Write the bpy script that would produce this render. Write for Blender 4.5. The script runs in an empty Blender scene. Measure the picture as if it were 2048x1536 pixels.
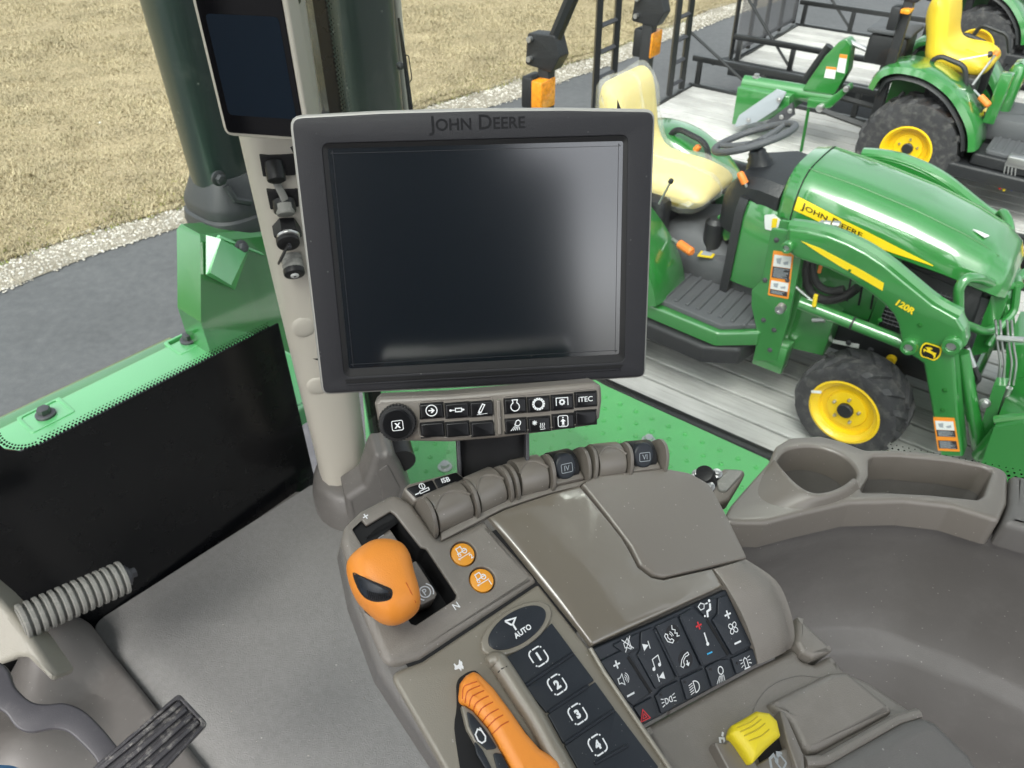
import bpy, bmesh, math, random
from mathutils import Vector, Matrix
from mathutils.bvhtree import BVHTree
from mathutils.geometry import tessellate_polygon
V = Vector
R = math.radians
rnd = random.Random(7)
SC = bpy.context.scene
COL = SC.collection

# ------------------------------------------------------------------ camera, sky, sun, exposure
FPX, PITCH = 1520.0, R(39.0)
CAMP = V((0, 0, 3.0))
AX, AU, AF = V((1, 0, 0)), V((0, math.sin(PITCH), math.cos(PITCH))), V((0, math.cos(PITCH), -math.sin(PITCH)))
cd = bpy.data.cameras.new('camera')
cam = bpy.data.objects.new('camera', cd)
COL.objects.link(cam)
cam.location = CAMP
cam.rotation_euler = (math.pi / 2 - PITCH, 0, 0)
cd.sensor_width = 36.0
cd.lens = FPX / 2048 * 36
cd.clip_start = 0.02
cd.clip_end = 400
cd.dof.use_dof = True
cd.dof.focus_distance = 0.60
cd.dof.aperture_fstop = 20.0
SC.camera = cam

SUN_EL, SUN_AZ = R(52), R(205)      # azimuth counted from +Y clockwise
wd = bpy.data.worlds.new('World')
SC.world = wd
wd.use_nodes = True
wn = wd.node_tree.nodes
bg = wn['Background']
sky = wn.new('ShaderNodeTexSky')
sky.sky_type = 'NISHITA'
sky.sun_disc = False
sky.sun_elevation = SUN_EL
sky.sun_rotation = SUN_AZ
sky.air_density = 1.0
sky.dust_density = 4.0
sky.ozone_density = 1.0
hs = wn.new('ShaderNodeHueSaturation')
hs.inputs['Saturation'].default_value = 0.25
wd.node_tree.links.new(sky.outputs[0], hs.inputs['Color'])
# broken overcast: soft cloud cells over the whole sky
wtc = wn.new('ShaderNodeTexCoord')
wno = wn.new('ShaderNodeTexNoise')
wno.inputs['Scale'].default_value = 3.4
wno.inputs['Detail'].default_value = 7
wno.inputs['Roughness'].default_value = 0.55
wno.inputs['Distortion'].default_value = 0.6
wmr = wn.new('ShaderNodeMapRange')
wmr.inputs[1].default_value = 0.36
wmr.inputs[2].default_value = 0.64
wmr.inputs[3].default_value = 0.66
wmr.inputs[4].default_value = 1.34
wmx = wn.new('ShaderNodeMix')
wmx.data_type = 'RGBA'
wmx.blend_type = 'MULTIPLY'
wmx.inputs[0].default_value = 1.0
wd.node_tree.links.new(wtc.outputs['Generated'], wno.inputs['Vector'])
wd.node_tree.links.new(wno.outputs[0], wmr.inputs[0])
wd.node_tree.links.new(hs.outputs[0], wmx.inputs[6])
wd.node_tree.links.new(wmr.outputs[0], wmx.inputs[7])
wd.node_tree.links.new(wmx.outputs[2], bg.inputs[0])
bg.inputs[1].default_value = 0.15
sl = bpy.data.lights.new('sun', 'SUN')
sl.energy = 1.2
sl.angle = R(35)
sl.color = (1, 0.97, 0.93)
so = bpy.data.objects.new('sun', sl)
COL.objects.link(so)
sd = V((math.sin(SUN_AZ) * math.cos(SUN_EL), math.cos(SUN_AZ) * math.cos(SUN_EL), math.sin(SUN_EL)))
so.rotation_euler = sd.to_track_quat('Z', 'Y').to_euler()
so.location = sd * 30
SC.view_settings.view_transform = 'Standard'
SC.view_settings.look = 'None'
SC.view_settings.gamma = 1.0
SC.view_settings.exposure = 1.18
SC.render.engine = 'CYCLES'
SC.cycles.use_denoising = True
SC.cycles.max_bounces = 8
SC.cycles.transparent_max_bounces = 12
SC.cycles.caustics_reflective = False
SC.cycles.caustics_refractive = False

# ------------------------------------------------------------------ pixel measuring (2048 x 1536 photograph)
def ray(px, py):
    return AF + AX * ((px - 1024) / FPX) + AU * ((768 - py) / FPX)
def at(px, py, t):
    return CAMP + ray(px, py) * t
def hit(px, py, p0, n):
    r = ray(px, py)
    return CAMP + r * ((p0 - CAMP).dot(n) / r.dot(n))
def onz(px, py, z):
    return hit(px, py, V((0, 0, z)), V((0, 0, 1)))

class Fr:
    """a working plane: origin, ex, ey in the plane, ez out of it"""
    def __init__(s, o, ex, ey):
        s.o = V(o); s.ex = V(ex).normalized()
        ey = V(ey); ey -= s.ex * ey.dot(s.ex)
        s.ey = ey.normalized(); s.ez = s.ex.cross(s.ey)
    def __call__(s, u, v, w=0.0):
        return s.o + s.ex * u + s.ey * v + s.ez * w
    def uv(s, px, py, w=0.0):
        d = hit(px, py, s.o + s.ez * w, s.ez) - s.o
        return (d.dot(s.ex), d.dot(s.ey))
    def poly(s, pts, w=0.0):
        return [s.uv(x, y, w) for x, y in pts]
    def up(s, w):
        return Fr(s.o + s.ez * w, s.ex, s.ey)
def tilt(fr, px, py, axis, ang, w=0.0):
    """frame through a pixel's point of fr, turned about an in-plane axis (u,v)"""
    u, v = fr.uv(px, py, w)
    o = fr(u, v, w)
    ax = (fr.ex * axis[0] + fr.ey * axis[1]).normalized()
    q = Matrix.Rotation(ang, 3, ax)
    return Fr(o, q @ fr.ex, q @ fr.ey)

# ------------------------------------------------------------------ materials
MATS = {}
def _nodes(name):
    m = bpy.data.materials.new(name)
    m.use_nodes = True
    nt = m.node_tree
    b = nt.nodes['Principled BSDF']
    return m, nt, b
def srgb(h):
    def f(c):
        c /= 255.0
        return c / 12.92 if c <= 0.04045 else ((c + 0.055) / 1.055) ** 2.4
    return tuple(f(int(h[i:i + 2], 16)) for i in (0, 2, 4))
def mat(name, col, rough=0.5, metal=0.0, spec=0.5, coat=0.0, coatr=0.05, grain=0.0, gscale=900.0, var=0.0, vscale=6.0,
        dust=0.0, dscale=60.0, dcol=(0.55, 0.52, 0.47), rvar=0.0, sub=0.0, trans=0.0, gdet=2.0, coior=1.5, specks=0.0, sscale=260.0, smudge=0.0, dlo=0.55):
    m, nt, b = _nodes(name)
    L = nt.links.new
    b.inputs['Base Color'].default_value = (*col, 1)
    b.inputs['Roughness'].default_value = rough
    b.inputs['Metallic'].default_value = metal
    b.inputs['Specular IOR Level'].default_value = spec
    b.inputs['Coat Weight'].default_value = coat
    b.inputs['Coat Roughness'].default_value = coatr
    b.inputs['Coat IOR'].default_value = coior
    b.inputs['Transmission Weight'].default_value = trans
    tc = nt.nodes.new('ShaderNodeTexCoord')
    geo = nt.nodes.new('ShaderNodeNewGeometry')
    src = geo.outputs['Position']
    colsock = None
    if var:
        n = nt.nodes.new('ShaderNodeTexNoise'); n.inputs['Scale'].default_value = vscale; n.inputs['Detail'].default_value = 5
        L(src, n.inputs['Vector'])
        mr = nt.nodes.new('ShaderNodeMapRange'); mr.inputs[1].default_value = 0.3; mr.inputs[2].default_value = 0.7
        mr.inputs[3].default_value = 1 - var; mr.inputs[4].default_value = 1 + var
        L(n.outputs[0], mr.inputs[0])
        mx = nt.nodes.new('ShaderNodeMix'); mx.data_type = 'RGBA'; mx.blend_type = 'MULTIPLY'
        mx.inputs[0].default_value = 1; mx.inputs[6].default_value = (*col, 1)
        L(mr.outputs[0], mx.inputs[7]); colsock = mx.outputs[2]
    if dust:
        n = nt.nodes.new('ShaderNodeTexNoise'); n.inputs['Scale'].default_value = dscale; n.inputs['Detail'].default_value = 8
        n.inputs['Roughness'].default_value = 0.7
        L(src, n.inputs['Vector'])
        mr = nt.nodes.new('ShaderNodeMapRange'); mr.inputs[1].default_value = dlo; mr.inputs[2].default_value = dlo + 0.25
        mr.inputs[3].default_value = 0; mr.inputs[4].default_value = dust
        L(n.outputs[0], mr.inputs[0])
        mx = nt.nodes.new('ShaderNodeMix'); mx.data_type = 'RGBA'
        L(mr.outputs[0], mx.inputs[0])
        if colsock: L(colsock, mx.inputs[6])
        else: mx.inputs[6].default_value = (*col, 1)
        mx.inputs[7].default_value = (*dcol, 1); colsock = mx.outputs[2]
    if specks:
        vo = nt.nodes.new('ShaderNodeTexVoronoi'); vo.inputs['Scale'].default_value = sscale
        L(src, vo.inputs['Vector'])
        lt = nt.nodes.new('ShaderNodeMath'); lt.operation = 'LESS_THAN'; lt.inputs[1].default_value = 0.13
        L(vo.outputs['Distance'], lt.inputs[0])
        sp = nt.nodes.new('ShaderNodeSeparateColor'); L(vo.outputs['Color'], sp.inputs[0])
        g2 = nt.nodes.new('ShaderNodeMath'); g2.operation = 'GREATER_THAN'; g2.inputs[1].default_value = 0.86
        L(sp.outputs[0], g2.inputs[0])
        mu = nt.nodes.new('ShaderNodeMath'); mu.operation = 'MULTIPLY'; L(lt.outputs[0], mu.inputs[0]); L(g2.outputs[0], mu.inputs[1])
        m2 = nt.nodes.new('ShaderNodeMath'); m2.operation = 'MULTIPLY'; L(mu.outputs[0], m2.inputs[0]); m2.inputs[1].default_value = specks
        mx = nt.nodes.new('ShaderNodeMix'); mx.data_type = 'RGBA'
        L(m2.outputs[0], mx.inputs[0])
        if colsock: L(colsock, mx.inputs[6])
        else: mx.inputs[6].default_value = (*col, 1)
        mx.inputs[7].default_value = (0.62, 0.60, 0.56, 1); colsock = mx.outputs[2]
    if colsock: L(colsock, b.inputs['Base Color'])
    if smudge:
        n = nt.nodes.new('ShaderNodeTexNoise'); n.inputs['Scale'].default_value = 34; n.inputs['Detail'].default_value = 7; n.inputs['Distortion'].default_value = 1.2
        L(src, n.inputs['Vector'])
        mr = nt.nodes.new('ShaderNodeMapRange'); mr.inputs[1].default_value = 0.46; mr.inputs[2].default_value = 0.60
        mr.inputs[3].default_value = coatr; mr.inputs[4].default_value = coatr + smudge
        L(n.outputs[0], mr.inputs[0]); L(mr.outputs[0], b.inputs['Coat Roughness'])
    if rvar:
        n = nt.nodes.new('ShaderNodeTexNoise'); n.inputs['Scale'].default_value = 25; n.inputs['Detail'].default_value = 6
        L(src, n.inputs['Vector'])
        mr = nt.nodes.new('ShaderNodeMapRange'); mr.inputs[1].default_value = 0.35; mr.inputs[2].default_value = 0.65
        mr.inputs[3].default_value = max(0.02, rough - rvar); mr.inputs[4].default_value = rough + rvar
        L(n.outputs[0], mr.inputs[0]); L(mr.outputs[0], b.inputs['Roughness'])
    if grain:
        n = nt.nodes.new('ShaderNodeTexNoise'); n.inputs['Scale'].default_value = gscale; n.inputs['Detail'].default_value = gdet
        L(src, n.inputs['Vector'])
        bp = nt.nodes.new('ShaderNodeBump'); bp.inputs['Strength'].default_value = grain; bp.inputs['Distance'].default_value = 0.6 / gscale
        L(n.outputs[0], bp.inputs['Height']); L(bp.outputs[0], b.inputs['Normal'])
    MATS[name] = m
    return m

BEIGE = mat('cab_plastic', srgb('7a746d'), 0.44, spec=0.85, grain=0.6, gscale=1300, var=0.04, vscale=18, rvar=0.07, dust=0.14, dscale=32, dlo=0.5, dcol=(0.42, 0.40, 0.37), specks=0.35)
BEIGED = mat('cab_plastic_shaded', srgb('676461'), 0.50, spec=0.7, grain=0.5, gscale=1200, var=0.06, vscale=7, rvar=0.06, dust=0.12, dscale=20, dlo=0.5, dcol=(0.34, 0.33, 0.31), specks=0.3, sscale=160)  # darker copy of the cab plastic, carrying soft shadow under the console
BEIGES = mat('cab_plastic_smooth', srgb('746e67'), 0.34, spec=0.85, grain=0.2, gscale=1400, rvar=0.06, specks=0.35)
BEIGEG = mat('cab_plastic_gloss', srgb('766f64'), 0.32, coat=1.0, coatr=0.04, spec=0.6, grain=0.03, gscale=60, coior=1.95, smudge=0.20, specks=0.3)
OLIVE = mat('control_strip_plastic', srgb('7f796d'), 0.38, spec=0.8, grain=0.25, gscale=1400, specks=0.3)
PILLAR = mat('pillar_plastic', srgb('c2bdb1'), 0.5, grain=0.25, gscale=1200)
BLK = mat('black_plastic', (0.012, 0.012, 0.013), 0.45, spec=0.4, grain=0.3, gscale=1500)
BLKB = mat('black_button', (0.015, 0.019, 0.026), 0.42, spec=0.5, grain=0.3, gscale=1600, specks=0.2, sscale=420)
BLKG = mat('black_gloss_key', (0.005, 0.005, 0.006), 0.28, spec=0.4)
VOID = mat('black_void', (0.004, 0.004, 0.005), 0.7)
BEZEL = mat('monitor_bezel', (0.021, 0.021, 0.025), 0.52, spec=0.35, grain=0.6, gscale=1500, specks=0.08, sscale=200)
SILVER = mat('monitor_rim', (0.33, 0.325, 0.31), 0.38, metal=0.1, grain=0.1)
DARKG = mat('display_black_glass', (0.003, 0.003, 0.004), 0.2, spec=0.3)
SCREEN = mat('monitor_screen', (0.004, 0.007, 0.011), 0.20, spec=1.0, coat=1.0, coatr=0.15, coior=2.0, specks=0.07, sscale=260)
SCREEN2 = mat('pillar_screen', (0.003, 0.009, 0.018), 0.25, spec=0.2)
WHITE = mat('white_print', (0.78, 0.80, 0.82), 0.5)
ENGR = mat('engraved_dark', (0.008, 0.008, 0.010), 0.4, spec=0.3)
GREYP = mat('grey_print', (0.34, 0.37, 0.40), 0.5)
REDP = mat('red_print', (0.62, 0.03, 0.04), 0.5)
BLUEP = mat('blue_print', (0.05, 0.42, 0.75), 0.5)
ORANGE = mat('orange_plastic', (0.84, 0.29, 0.04), 0.42, grain=0.3, gscale=1300, dust=0.10, dscale=120, dcol=(0.35, 0.15, 0.05))
ORANGED = mat('orange_groove', (0.52, 0.10, 0.012), 0.6)
ORANGEB = mat('orange_button', (0.82, 0.34, 0.03), 0.4, grain=0.1)
YELL = mat('yellow_plastic', (0.80, 0.64, 0.02), 0.45, grain=0.3, gscale=1300)
YELLD = mat('yellow_groove', (0.55, 0.42, 0.015), 0.5)
MATM = mat('floor_mat', (0.245, 0.243, 0.235), 0.85, grain=1.0, gscale=520, var=0.06, vscale=120, dust=0.2, dscale=300, dcol=(0.38, 0.37, 0.35), gdet=6)
PEDAL = mat('pedal_paint', (0.052, 0.050, 0.058), 0.42, grain=0.35, gscale=900, dust=0.06, dscale=90)
PEDALP = mat('pedal_pad_rubber', (0.050, 0.048, 0.053), 0.5, grain=0.4, gscale=500, dust=1.0, dscale=60, dcol=(0.5, 0.48, 0.44), dlo=0.52)
CASTG = mat('cast_footpeg_paint', srgb('98958a'), 0.45, grain=0.5, gscale=500)
RUBG = mat('grey_rubber', srgb('858580'), 0.55, grain=0.4, gscale=800, dust=0.35, dscale=130, dlo=0.5)
FRIT = mat('black_frit', (0.0045, 0.005, 0.006), 0.24, spec=0.45, rvar=0.05)
STEEL = mat('zinc_steel', (0.55, 0.55, 0.55), 0.32, metal=0.9, grain=0.2, gscale=300)
STEELD = mat('dark_steel', (0.11, 0.11, 0.12), 0.45, metal=0.6, grain=0.3, gscale=300)
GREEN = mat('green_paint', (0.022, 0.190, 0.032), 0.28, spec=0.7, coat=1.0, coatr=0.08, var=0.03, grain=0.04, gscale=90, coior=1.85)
GREENL = mat('green_sky_sheen', (0.12, 0.50, 0.18), 0.40, spec=0.8, coat=1.0, coatr=0.22, var=0.05, vscale=5, grain=0.2, gscale=250, coior=2.1)  # tractor green lightened, sky sheen on the ledge put into the base
GREENP = mat('green_platform_sheen', (0.075, 0.47, 0.105), 0.45, spec=0.6, coat=0.8, coatr=0.3, var=0.08, vscale=7, grain=0.2, gscale=250, coior=1.7)  # base colour raised to hold the sky's sheen on the platform
GREEND = mat('green_underside', (0.010, 0.12, 0.014), 0.4, var=0.06)
STACK = mat('dark_green_stack', (0.016, 0.030, 0.026), 0.36, coat=0.4, coatr=0.15, dust=0.06, dscale=14, specks=0.2, sscale=60)
BOOT = mat('rubber_boot', (0.045, 0.048, 0.052), 0.48, dust=0.35, dscale=18, dcol=(0.16, 0.16, 0.13))
TYRE = mat('tyre_rubber', (0.030, 0.030, 0.033), 0.72, grain=0.5, gscale=130, dust=0.7, dscale=22, dcol=(0.13, 0.125, 0.115), dlo=0.48)
TYELL = mat('yellow_wheel', (0.82, 0.55, 0.012), 0.35, coat=0.4, coatr=0.1, var=0.05)
SEATY = mat('yellow_seat', (0.80, 0.56, 0.03), 0.42, grain=0.2, gscale=300, dust=0.15, dscale=9, dcol=(0.30, 0.22, 0.06))
SEATW = mat('wrapped_seat_vinyl', (0.80, 0.64, 0.16), 0.45, var=0.06, vscale=5)
TBLK = mat('tractor_black', (0.016, 0.017, 0.019), 0.45, grain=0.3, gscale=120, dust=0.1, dscale=22, dcol=(0.08, 0.08, 0.08))
TGREY = mat('tractor_mat_grey', (0.085, 0.088, 0.095), 0.62, grain=0.3, gscale=150, dust=0.2, dscale=24, dcol=(0.16, 0.16, 0.16))
RAILB = mat('trailer_black_paint', (0.012, 0.013, 0.014), 0.35, coat=0.25, coatr=0.2, dust=0.14, dscale=14, dcol=(0.10, 0.10, 0.10))
ORGT = mat('orange_grip', (0.85, 0.23, 0.04), 0.45)
AMBER = mat('amber_lens', (0.85, 0.30, 0.015), 0.22, coat=0.5, var=0.25, vscale=60)
LABW = mat('label_white', (0.74, 0.75, 0.74), 0.4)
LABO = mat('label_orange', (0.82, 0.28, 0.03), 0.4)
LABK = mat('label_black', (0.03, 0.03, 0.035), 0.4)
DECY = mat('decal_yellow', (0.85, 0.62, 0.015), 0.35, coat=0.4)
DECK_ = mat('decal_black', (0.008, 0.008, 0.008), 0.35, coat=0.4)
HOSE = mat('hydraulic_hose', (0.014, 0.014, 0.015), 0.5, grain=0.6, gscale=200, dust=0.08, dscale=40, dcol=(0.2, 0.2, 0.2))
REDL = mat('red_lamp', (0.55, 0.01, 0.015), 0.3, coat=0.5)
BLUEC = mat('blue_cap', (0.02, 0.06, 0.5), 0.4)
DENIM = mat('denim_cloth', (0.10, 0.26, 0.52), 0.9, grain=0.8, gscale=600, var=0.2, vscale=90)
CABDK = mat('seat_upholstery', (0.018, 0.018, 0.019), 0.8, grain=0.5, gscale=600)
HEADL = mat('headliner', (0.10, 0.095, 0.09), 0.9)

def wood():
    m, nt, b = _nodes('weathered_planks'); L = nt.links.new
    tc = nt.nodes.new('ShaderNodeTexCoord'); oi = nt.nodes.new('ShaderNodeObjectInfo')
    mp = nt.nodes.new('ShaderNodeMapping'); mp.inputs['Scale'].default_value = (1.6, 46, 46)
    ad = nt.nodes.new('ShaderNodeVectorMath'); ad.operation = 'ADD'
    sc = nt.nodes.new('ShaderNodeVectorMath'); sc.operation = 'SCALE'; sc.inputs['Scale'].default_value = 37
    cmb = nt.nodes.new('ShaderNodeCombineXYZ')
    for i in range(3): L(oi.outputs['Random'], cmb.inputs[i])
    L(cmb.outputs[0], sc.inputs[0]); L(tc.outputs['Object'], ad.inputs[0]); L(sc.outputs[0], ad.inputs[1]); L(ad.outputs[0], mp.inputs[0])
    n = nt.nodes.new('ShaderNodeTexNoise'); n.inputs['Scale'].default_value = 2.0; n.inputs['Detail'].default_value = 12; n.inputs['Roughness'].default_value = 0.7; n.inputs['Distortion'].default_value = 0.35
    L(mp.outputs[0], n.inputs['Vector'])
    n2 = nt.nodes.new('ShaderNodeTexNoise'); n2.inputs['Scale'].default_value = 3.5; n2.inputs['Detail'].default_value = 4
    L(ad.outputs[0], n2.inputs['Vector'])
    cr = nt.nodes.new('ShaderNodeValToRGB')
    e = cr.color_ramp.elements
    e[0].position = 0.24; e[0].color = (0.30, 0.29, 0.28, 1); e[1].position = 0.78; e[1].color = (0.60, 0.59, 0.575, 1)
    e2 = cr.color_ramp.elements.new(0.48); e2.color = (0.51, 0.50, 0.48, 1)
    L(n.outputs[0], cr.inputs[0])
    mr = nt.nodes.new('ShaderNodeMapRange'); mr.inputs[1].default_value = 0.3; mr.inputs[2].default_value = 0.7; mr.inputs[3].default_value = 0.78; mr.inputs[4].default_value = 1.1
    L(n2.outputs[0], mr.inputs[0])
    mr2 = nt.nodes.new('ShaderNodeMapRange'); mr2.inputs[3].default_value = 0.80; mr2.inputs[4].default_value = 1.08
    L(oi.outputs['Random'], mr2.inputs[0])
    mu = nt.nodes.new('ShaderNodeMath'); mu.operation = 'MULTIPLY'; L(mr.outputs[0], mu.inputs[0]); L(mr2.outputs[0], mu.inputs[1])
    mx = nt.nodes.new('ShaderNodeMix'); mx.data_type = 'RGBA'; mx.blend_type = 'MULTIPLY'; mx.inputs[0].default_value = 1
    L(cr.outputs[0], mx.inputs[6]); L(mu.outputs[0], mx.inputs[7]); L(mx.outputs[2], b.inputs['Base Color'])
    b.inputs['Roughness'].default_value = 0.8
    bp = nt.nodes.new('ShaderNodeBump'); bp.inputs['Strength'].default_value = 0.5; bp.inputs['Distance'].default_value = 0.004
    L(n.outputs[0], bp.inputs['Height']); L(bp.outputs[0], b.inputs['Normal'])
    return m
WOOD = wood()
def ground_mat(name, stops, scales, rough=0.9, bump=0.5, bdist=0.02, bscale=40.0):
    m, nt, b = _nodes(name); L = nt.links.new
    geo = nt.nodes.new('ShaderNodeNewGeometry'); src = geo.outputs['Position']
    tot = None
    for s, w in scales:
        n = nt.nodes.new('ShaderNodeTexNoise'); n.inputs['Scale'].default_value = s; n.inputs['Detail'].default_value = 6; n.inputs['Roughness'].default_value = 0.65
        L(src, n.inputs['Vector'])
        mu = nt.nodes.new('ShaderNodeMath'); mu.operation = 'MULTIPLY'; mu.inputs[1].default_value = w
        L(n.outputs[0], mu.inputs[0])
        if tot is None: tot = mu.outputs[0]
        else:
            ad = nt.nodes.new('ShaderNodeMath'); L(tot, ad.inputs[0]); L(mu.outputs[0], ad.inputs[1]); tot = ad.outputs[0]
    cr = nt.nodes.new('ShaderNodeValToRGB'); cr.color_ramp.elements.remove(cr.color_ramp.elements[1])
    for i, (p, c) in enumerate(stops):
        e = cr.color_ramp.elements[0] if i == 0 else cr.color_ramp.elements.new(p)
        e.position = p; e.color = (*c, 1)
    L(tot, cr.inputs[0]); L(cr.outputs[0], b.inputs['Base Color'])
    b.inputs['Roughness'].default_value = rough
    n = nt.nodes.new('ShaderNodeTexNoise'); n.inputs['Scale'].default_value = bscale; n.inputs['Detail'].default_value = 5
    L(src, n.inputs['Vector'])
    bp = nt.nodes.new('ShaderNodeBump'); bp.inputs['Strength'].default_value = bump; bp.inputs['Distance'].default_value = bdist
    L(n.outputs[0], bp.inputs['Height']); L(bp.outputs[0], b.inputs['Normal'])
    return m
ASPH = ground_mat('asphalt', [(0.36, (0.064, 0.065, 0.069)), (0.50, (0.092, 0.094, 0.099)), (0.60, (0.118, 0.119, 0.124)), (0.68, (0.20, 0.187, 0.173))], [(1.3, 0.25), (14, 0.35), (160, 0.40)], 0.75, 0.5, 0.004, 160)
GRASSG = ground_mat('lawn_soil', [(0.36, (0.16, 0.14, 0.075)), (0.5, (0.31, 0.25, 0.145)), (0.62, (0.40, 0.33, 0.21))], [(0.45, 0.4), (4, 0.3), (30, 0.3)], 0.95, 0.8, 0.03, 25)
GRAVB = ground_mat('gravel_bed', [(0.36, (0.14, 0.12, 0.08)), (0.5, (0.27, 0.24, 0.19)), (0.62, (0.40, 0.37, 0.32))], [(1.2, 0.4), (14, 0.3), (90, 0.3)], 0.95, 0.9, 0.02, 70)
def tint_mat(name, cols, rough=0.85):
    """several colours shared out by island"""
    m, nt, b = _nodes(name); L = nt.links.new
    g = nt.nodes.new('ShaderNodeNewGeometry'); cr = nt.nodes.new('ShaderNodeValToRGB'); cr.color_ramp.interpolation = 'LINEAR'
    cr.color_ramp.elements.remove(cr.color_ramp.elements[1])
    for i, c in enumerate(cols):
        e = cr.color_ramp.elements[0] if i == 0 else cr.color_ramp.elements.new(i / (len(cols) - 1))
        e.position = i / (len(cols) - 1); e.color = (*c, 1)
    L(g.outputs['Random Per Island'], cr.inputs[0])
    n = nt.nodes.new('ShaderNodeTexNoise'); n.inputs['Scale'].default_value = 1.7; n.inputs['Detail'].default_value = 8; n.inputs['Roughness'].default_value = 0.65
    L(g.outputs['Position'], n.inputs['Vector'])
    mr = nt.nodes.new('ShaderNodeMapRange'); mr.inputs[1].default_value = 0.35; mr.inputs[2].default_value = 0.65; mr.inputs[3].default_value = 0.76; mr.inputs[4].default_value = 1.16
    L(n.outputs[0], mr.inputs[0])
    mx = nt.nodes.new('ShaderNodeMix'); mx.data_type = 'RGBA'; mx.blend_type = 'MULTIPLY'; mx.inputs[0].default_value = 1
    L(cr.outputs[0], mx.inputs[6]); L(mr.outputs[0], mx.inputs[7]); L(mx.outputs[2], b.inputs['Base Color'])
    b.inputs['Roughness'].default_value = rough
    return m
BLADES = tint_mat('dry_grass_blades', [(0.27, 0.245, 0.13), (0.36, 0.30, 0.18), (0.42, 0.355, 0.225), (0.49, 0.42, 0.28), (0.35, 0.29, 0.175)])
STONES = tint_mat('limestone_pebbles', [(0.24, 0.22, 0.17), (0.40, 0.37, 0.32), (0.50, 0.47, 0.42), (0.60, 0.58, 0.54), (0.30, 0.26, 0.19)])
MOSS = tint_mat('moss_blades', [(0.13, 0.17, 0.03), (0.22, 0.24, 0.05), (0.30, 0.27, 0.08)])
def glass_mat(name, tint=(0.93, 0.96, 0.94), refl=1.0):
    m, nt, b = _nodes(name); L = nt.links.new
    nt.nodes.remove(b)
    out = nt.nodes['Material Output']
    tr = nt.nodes.new('ShaderNodeBsdfTransparent'); tr.inputs[0].default_value = (*tint, 1)
    gl = nt.nodes.new('ShaderNodeBsdfGlossy'); gl.inputs['Roughness'].default_value = 0.01
    fr = nt.nodes.new('ShaderNodeFresnel'); fr.inputs['IOR'].default_value = 1.32
    mu = nt.nodes.new('ShaderNodeMath'); mu.operation = 'MULTIPLY'; mu.inputs[1].default_value = refl
    L(fr.outputs[0], mu.inputs[0])
    mx = nt.nodes.new('ShaderNodeMixShader')
    L(mu.outputs[0], mx.inputs[0]); L(tr.outputs[0], mx.inputs[1]); L(gl.outputs[0], mx.inputs[2]); L(mx.outputs[0], out.inputs[0])
    return m
GLASS = glass_mat('window_glass', refl=0.5)
def wrap_mat():
    m, nt, b = _nodes('clear_plastic_wrap'); L = nt.links.new
    out = nt.nodes['Material Output']
    b.inputs['Base Color'].default_value = (0.92, 0.93, 0.92, 1); b.inputs['Roughness'].default_value = 0.12
    n = nt.nodes.new('ShaderNodeTexNoise'); n.inputs['Scale'].default_value = 16; n.inputs['Distortion'].default_value = 1.5
    g = nt.nodes.new('ShaderNodeNewGeometry'); L(g.outputs['Position'], n.inputs['Vector'])
    bp = nt.nodes.new('ShaderNodeBump'); bp.inputs['Strength'].default_value = 0.5; bp.inputs['Distance'].default_value = 0.02
    L(n.outputs[0], bp.inputs['Height']); L(bp.outputs[0], b.inputs['Normal'])
    tr = nt.nodes.new('ShaderNodeBsdfTransparent'); mx = nt.nodes.new('ShaderNodeMixShader'); mx.inputs[0].default_value = 0.20
    L(tr.outputs[0], mx.inputs[1]); L(b.outputs[0], mx.inputs[2]); L(mx.outputs[0], out.inputs[0])
    return m
WRAP = wrap_mat()

# ------------------------------------------------------------------ objects
WORLD_MODE = {}
def thing(name, label, cat, loc=(0, 0, 0), group=None, M=None):
    o = bpy.data.objects.new(name, None)
    COL.objects.link(o)
    o.empty_display_size = 0.05
    if M is not None: o.matrix_world = M
    else: o.location = loc
    o['label'] = label; o['category'] = cat
    if group: o['group'] = group
    WORLD_MODE[o.name] = None if M is not None else V(loc)
    return o
def rootof(o):
    while o.parent: o = o.parent
    return o
def mesh_of(name, geo, mats, ang=35.0):
    vs, fs = geo[0], geo[1]
    me = bpy.data.meshes.new(name)
    me.from_pydata([tuple(v) for v in vs], [], fs)
    if not isinstance(mats, (list, tuple)): mats = [mats]
    for m in mats: me.materials.append(m)
    if len(geo) > 2:
        me.polygons.foreach_set('material_index', geo[2])
    me.validate()
    if ang:
        me.shade_smooth(); me.set_sharp_from_angle(angle=R(ang))
    me.update()
    return me
def mk(name, geo, m, parent=None, ang=35.0, kind=None, label=None, cat=None, group=None):
    if parent is not None:
        rt = rootof(parent); off = WORLD_MODE.get(rt.name)
        if off is not None: geo = ([V(v) - off for v in geo[0]],) + tuple(geo[1:])
    me = mesh_of(name, geo, m, ang)
    o = bpy.data.objects.new(name, me)
    COL.objects.link(o)
    if parent is not None: o.parent = parent
    if kind: o['kind'] = kind
    if label: o['label'] = label
    if cat: o['category'] = cat
    if group: o['group'] = group
    if parent is None: WORLD_MODE[o.name] = V((0, 0, 0))
    return o

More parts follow.
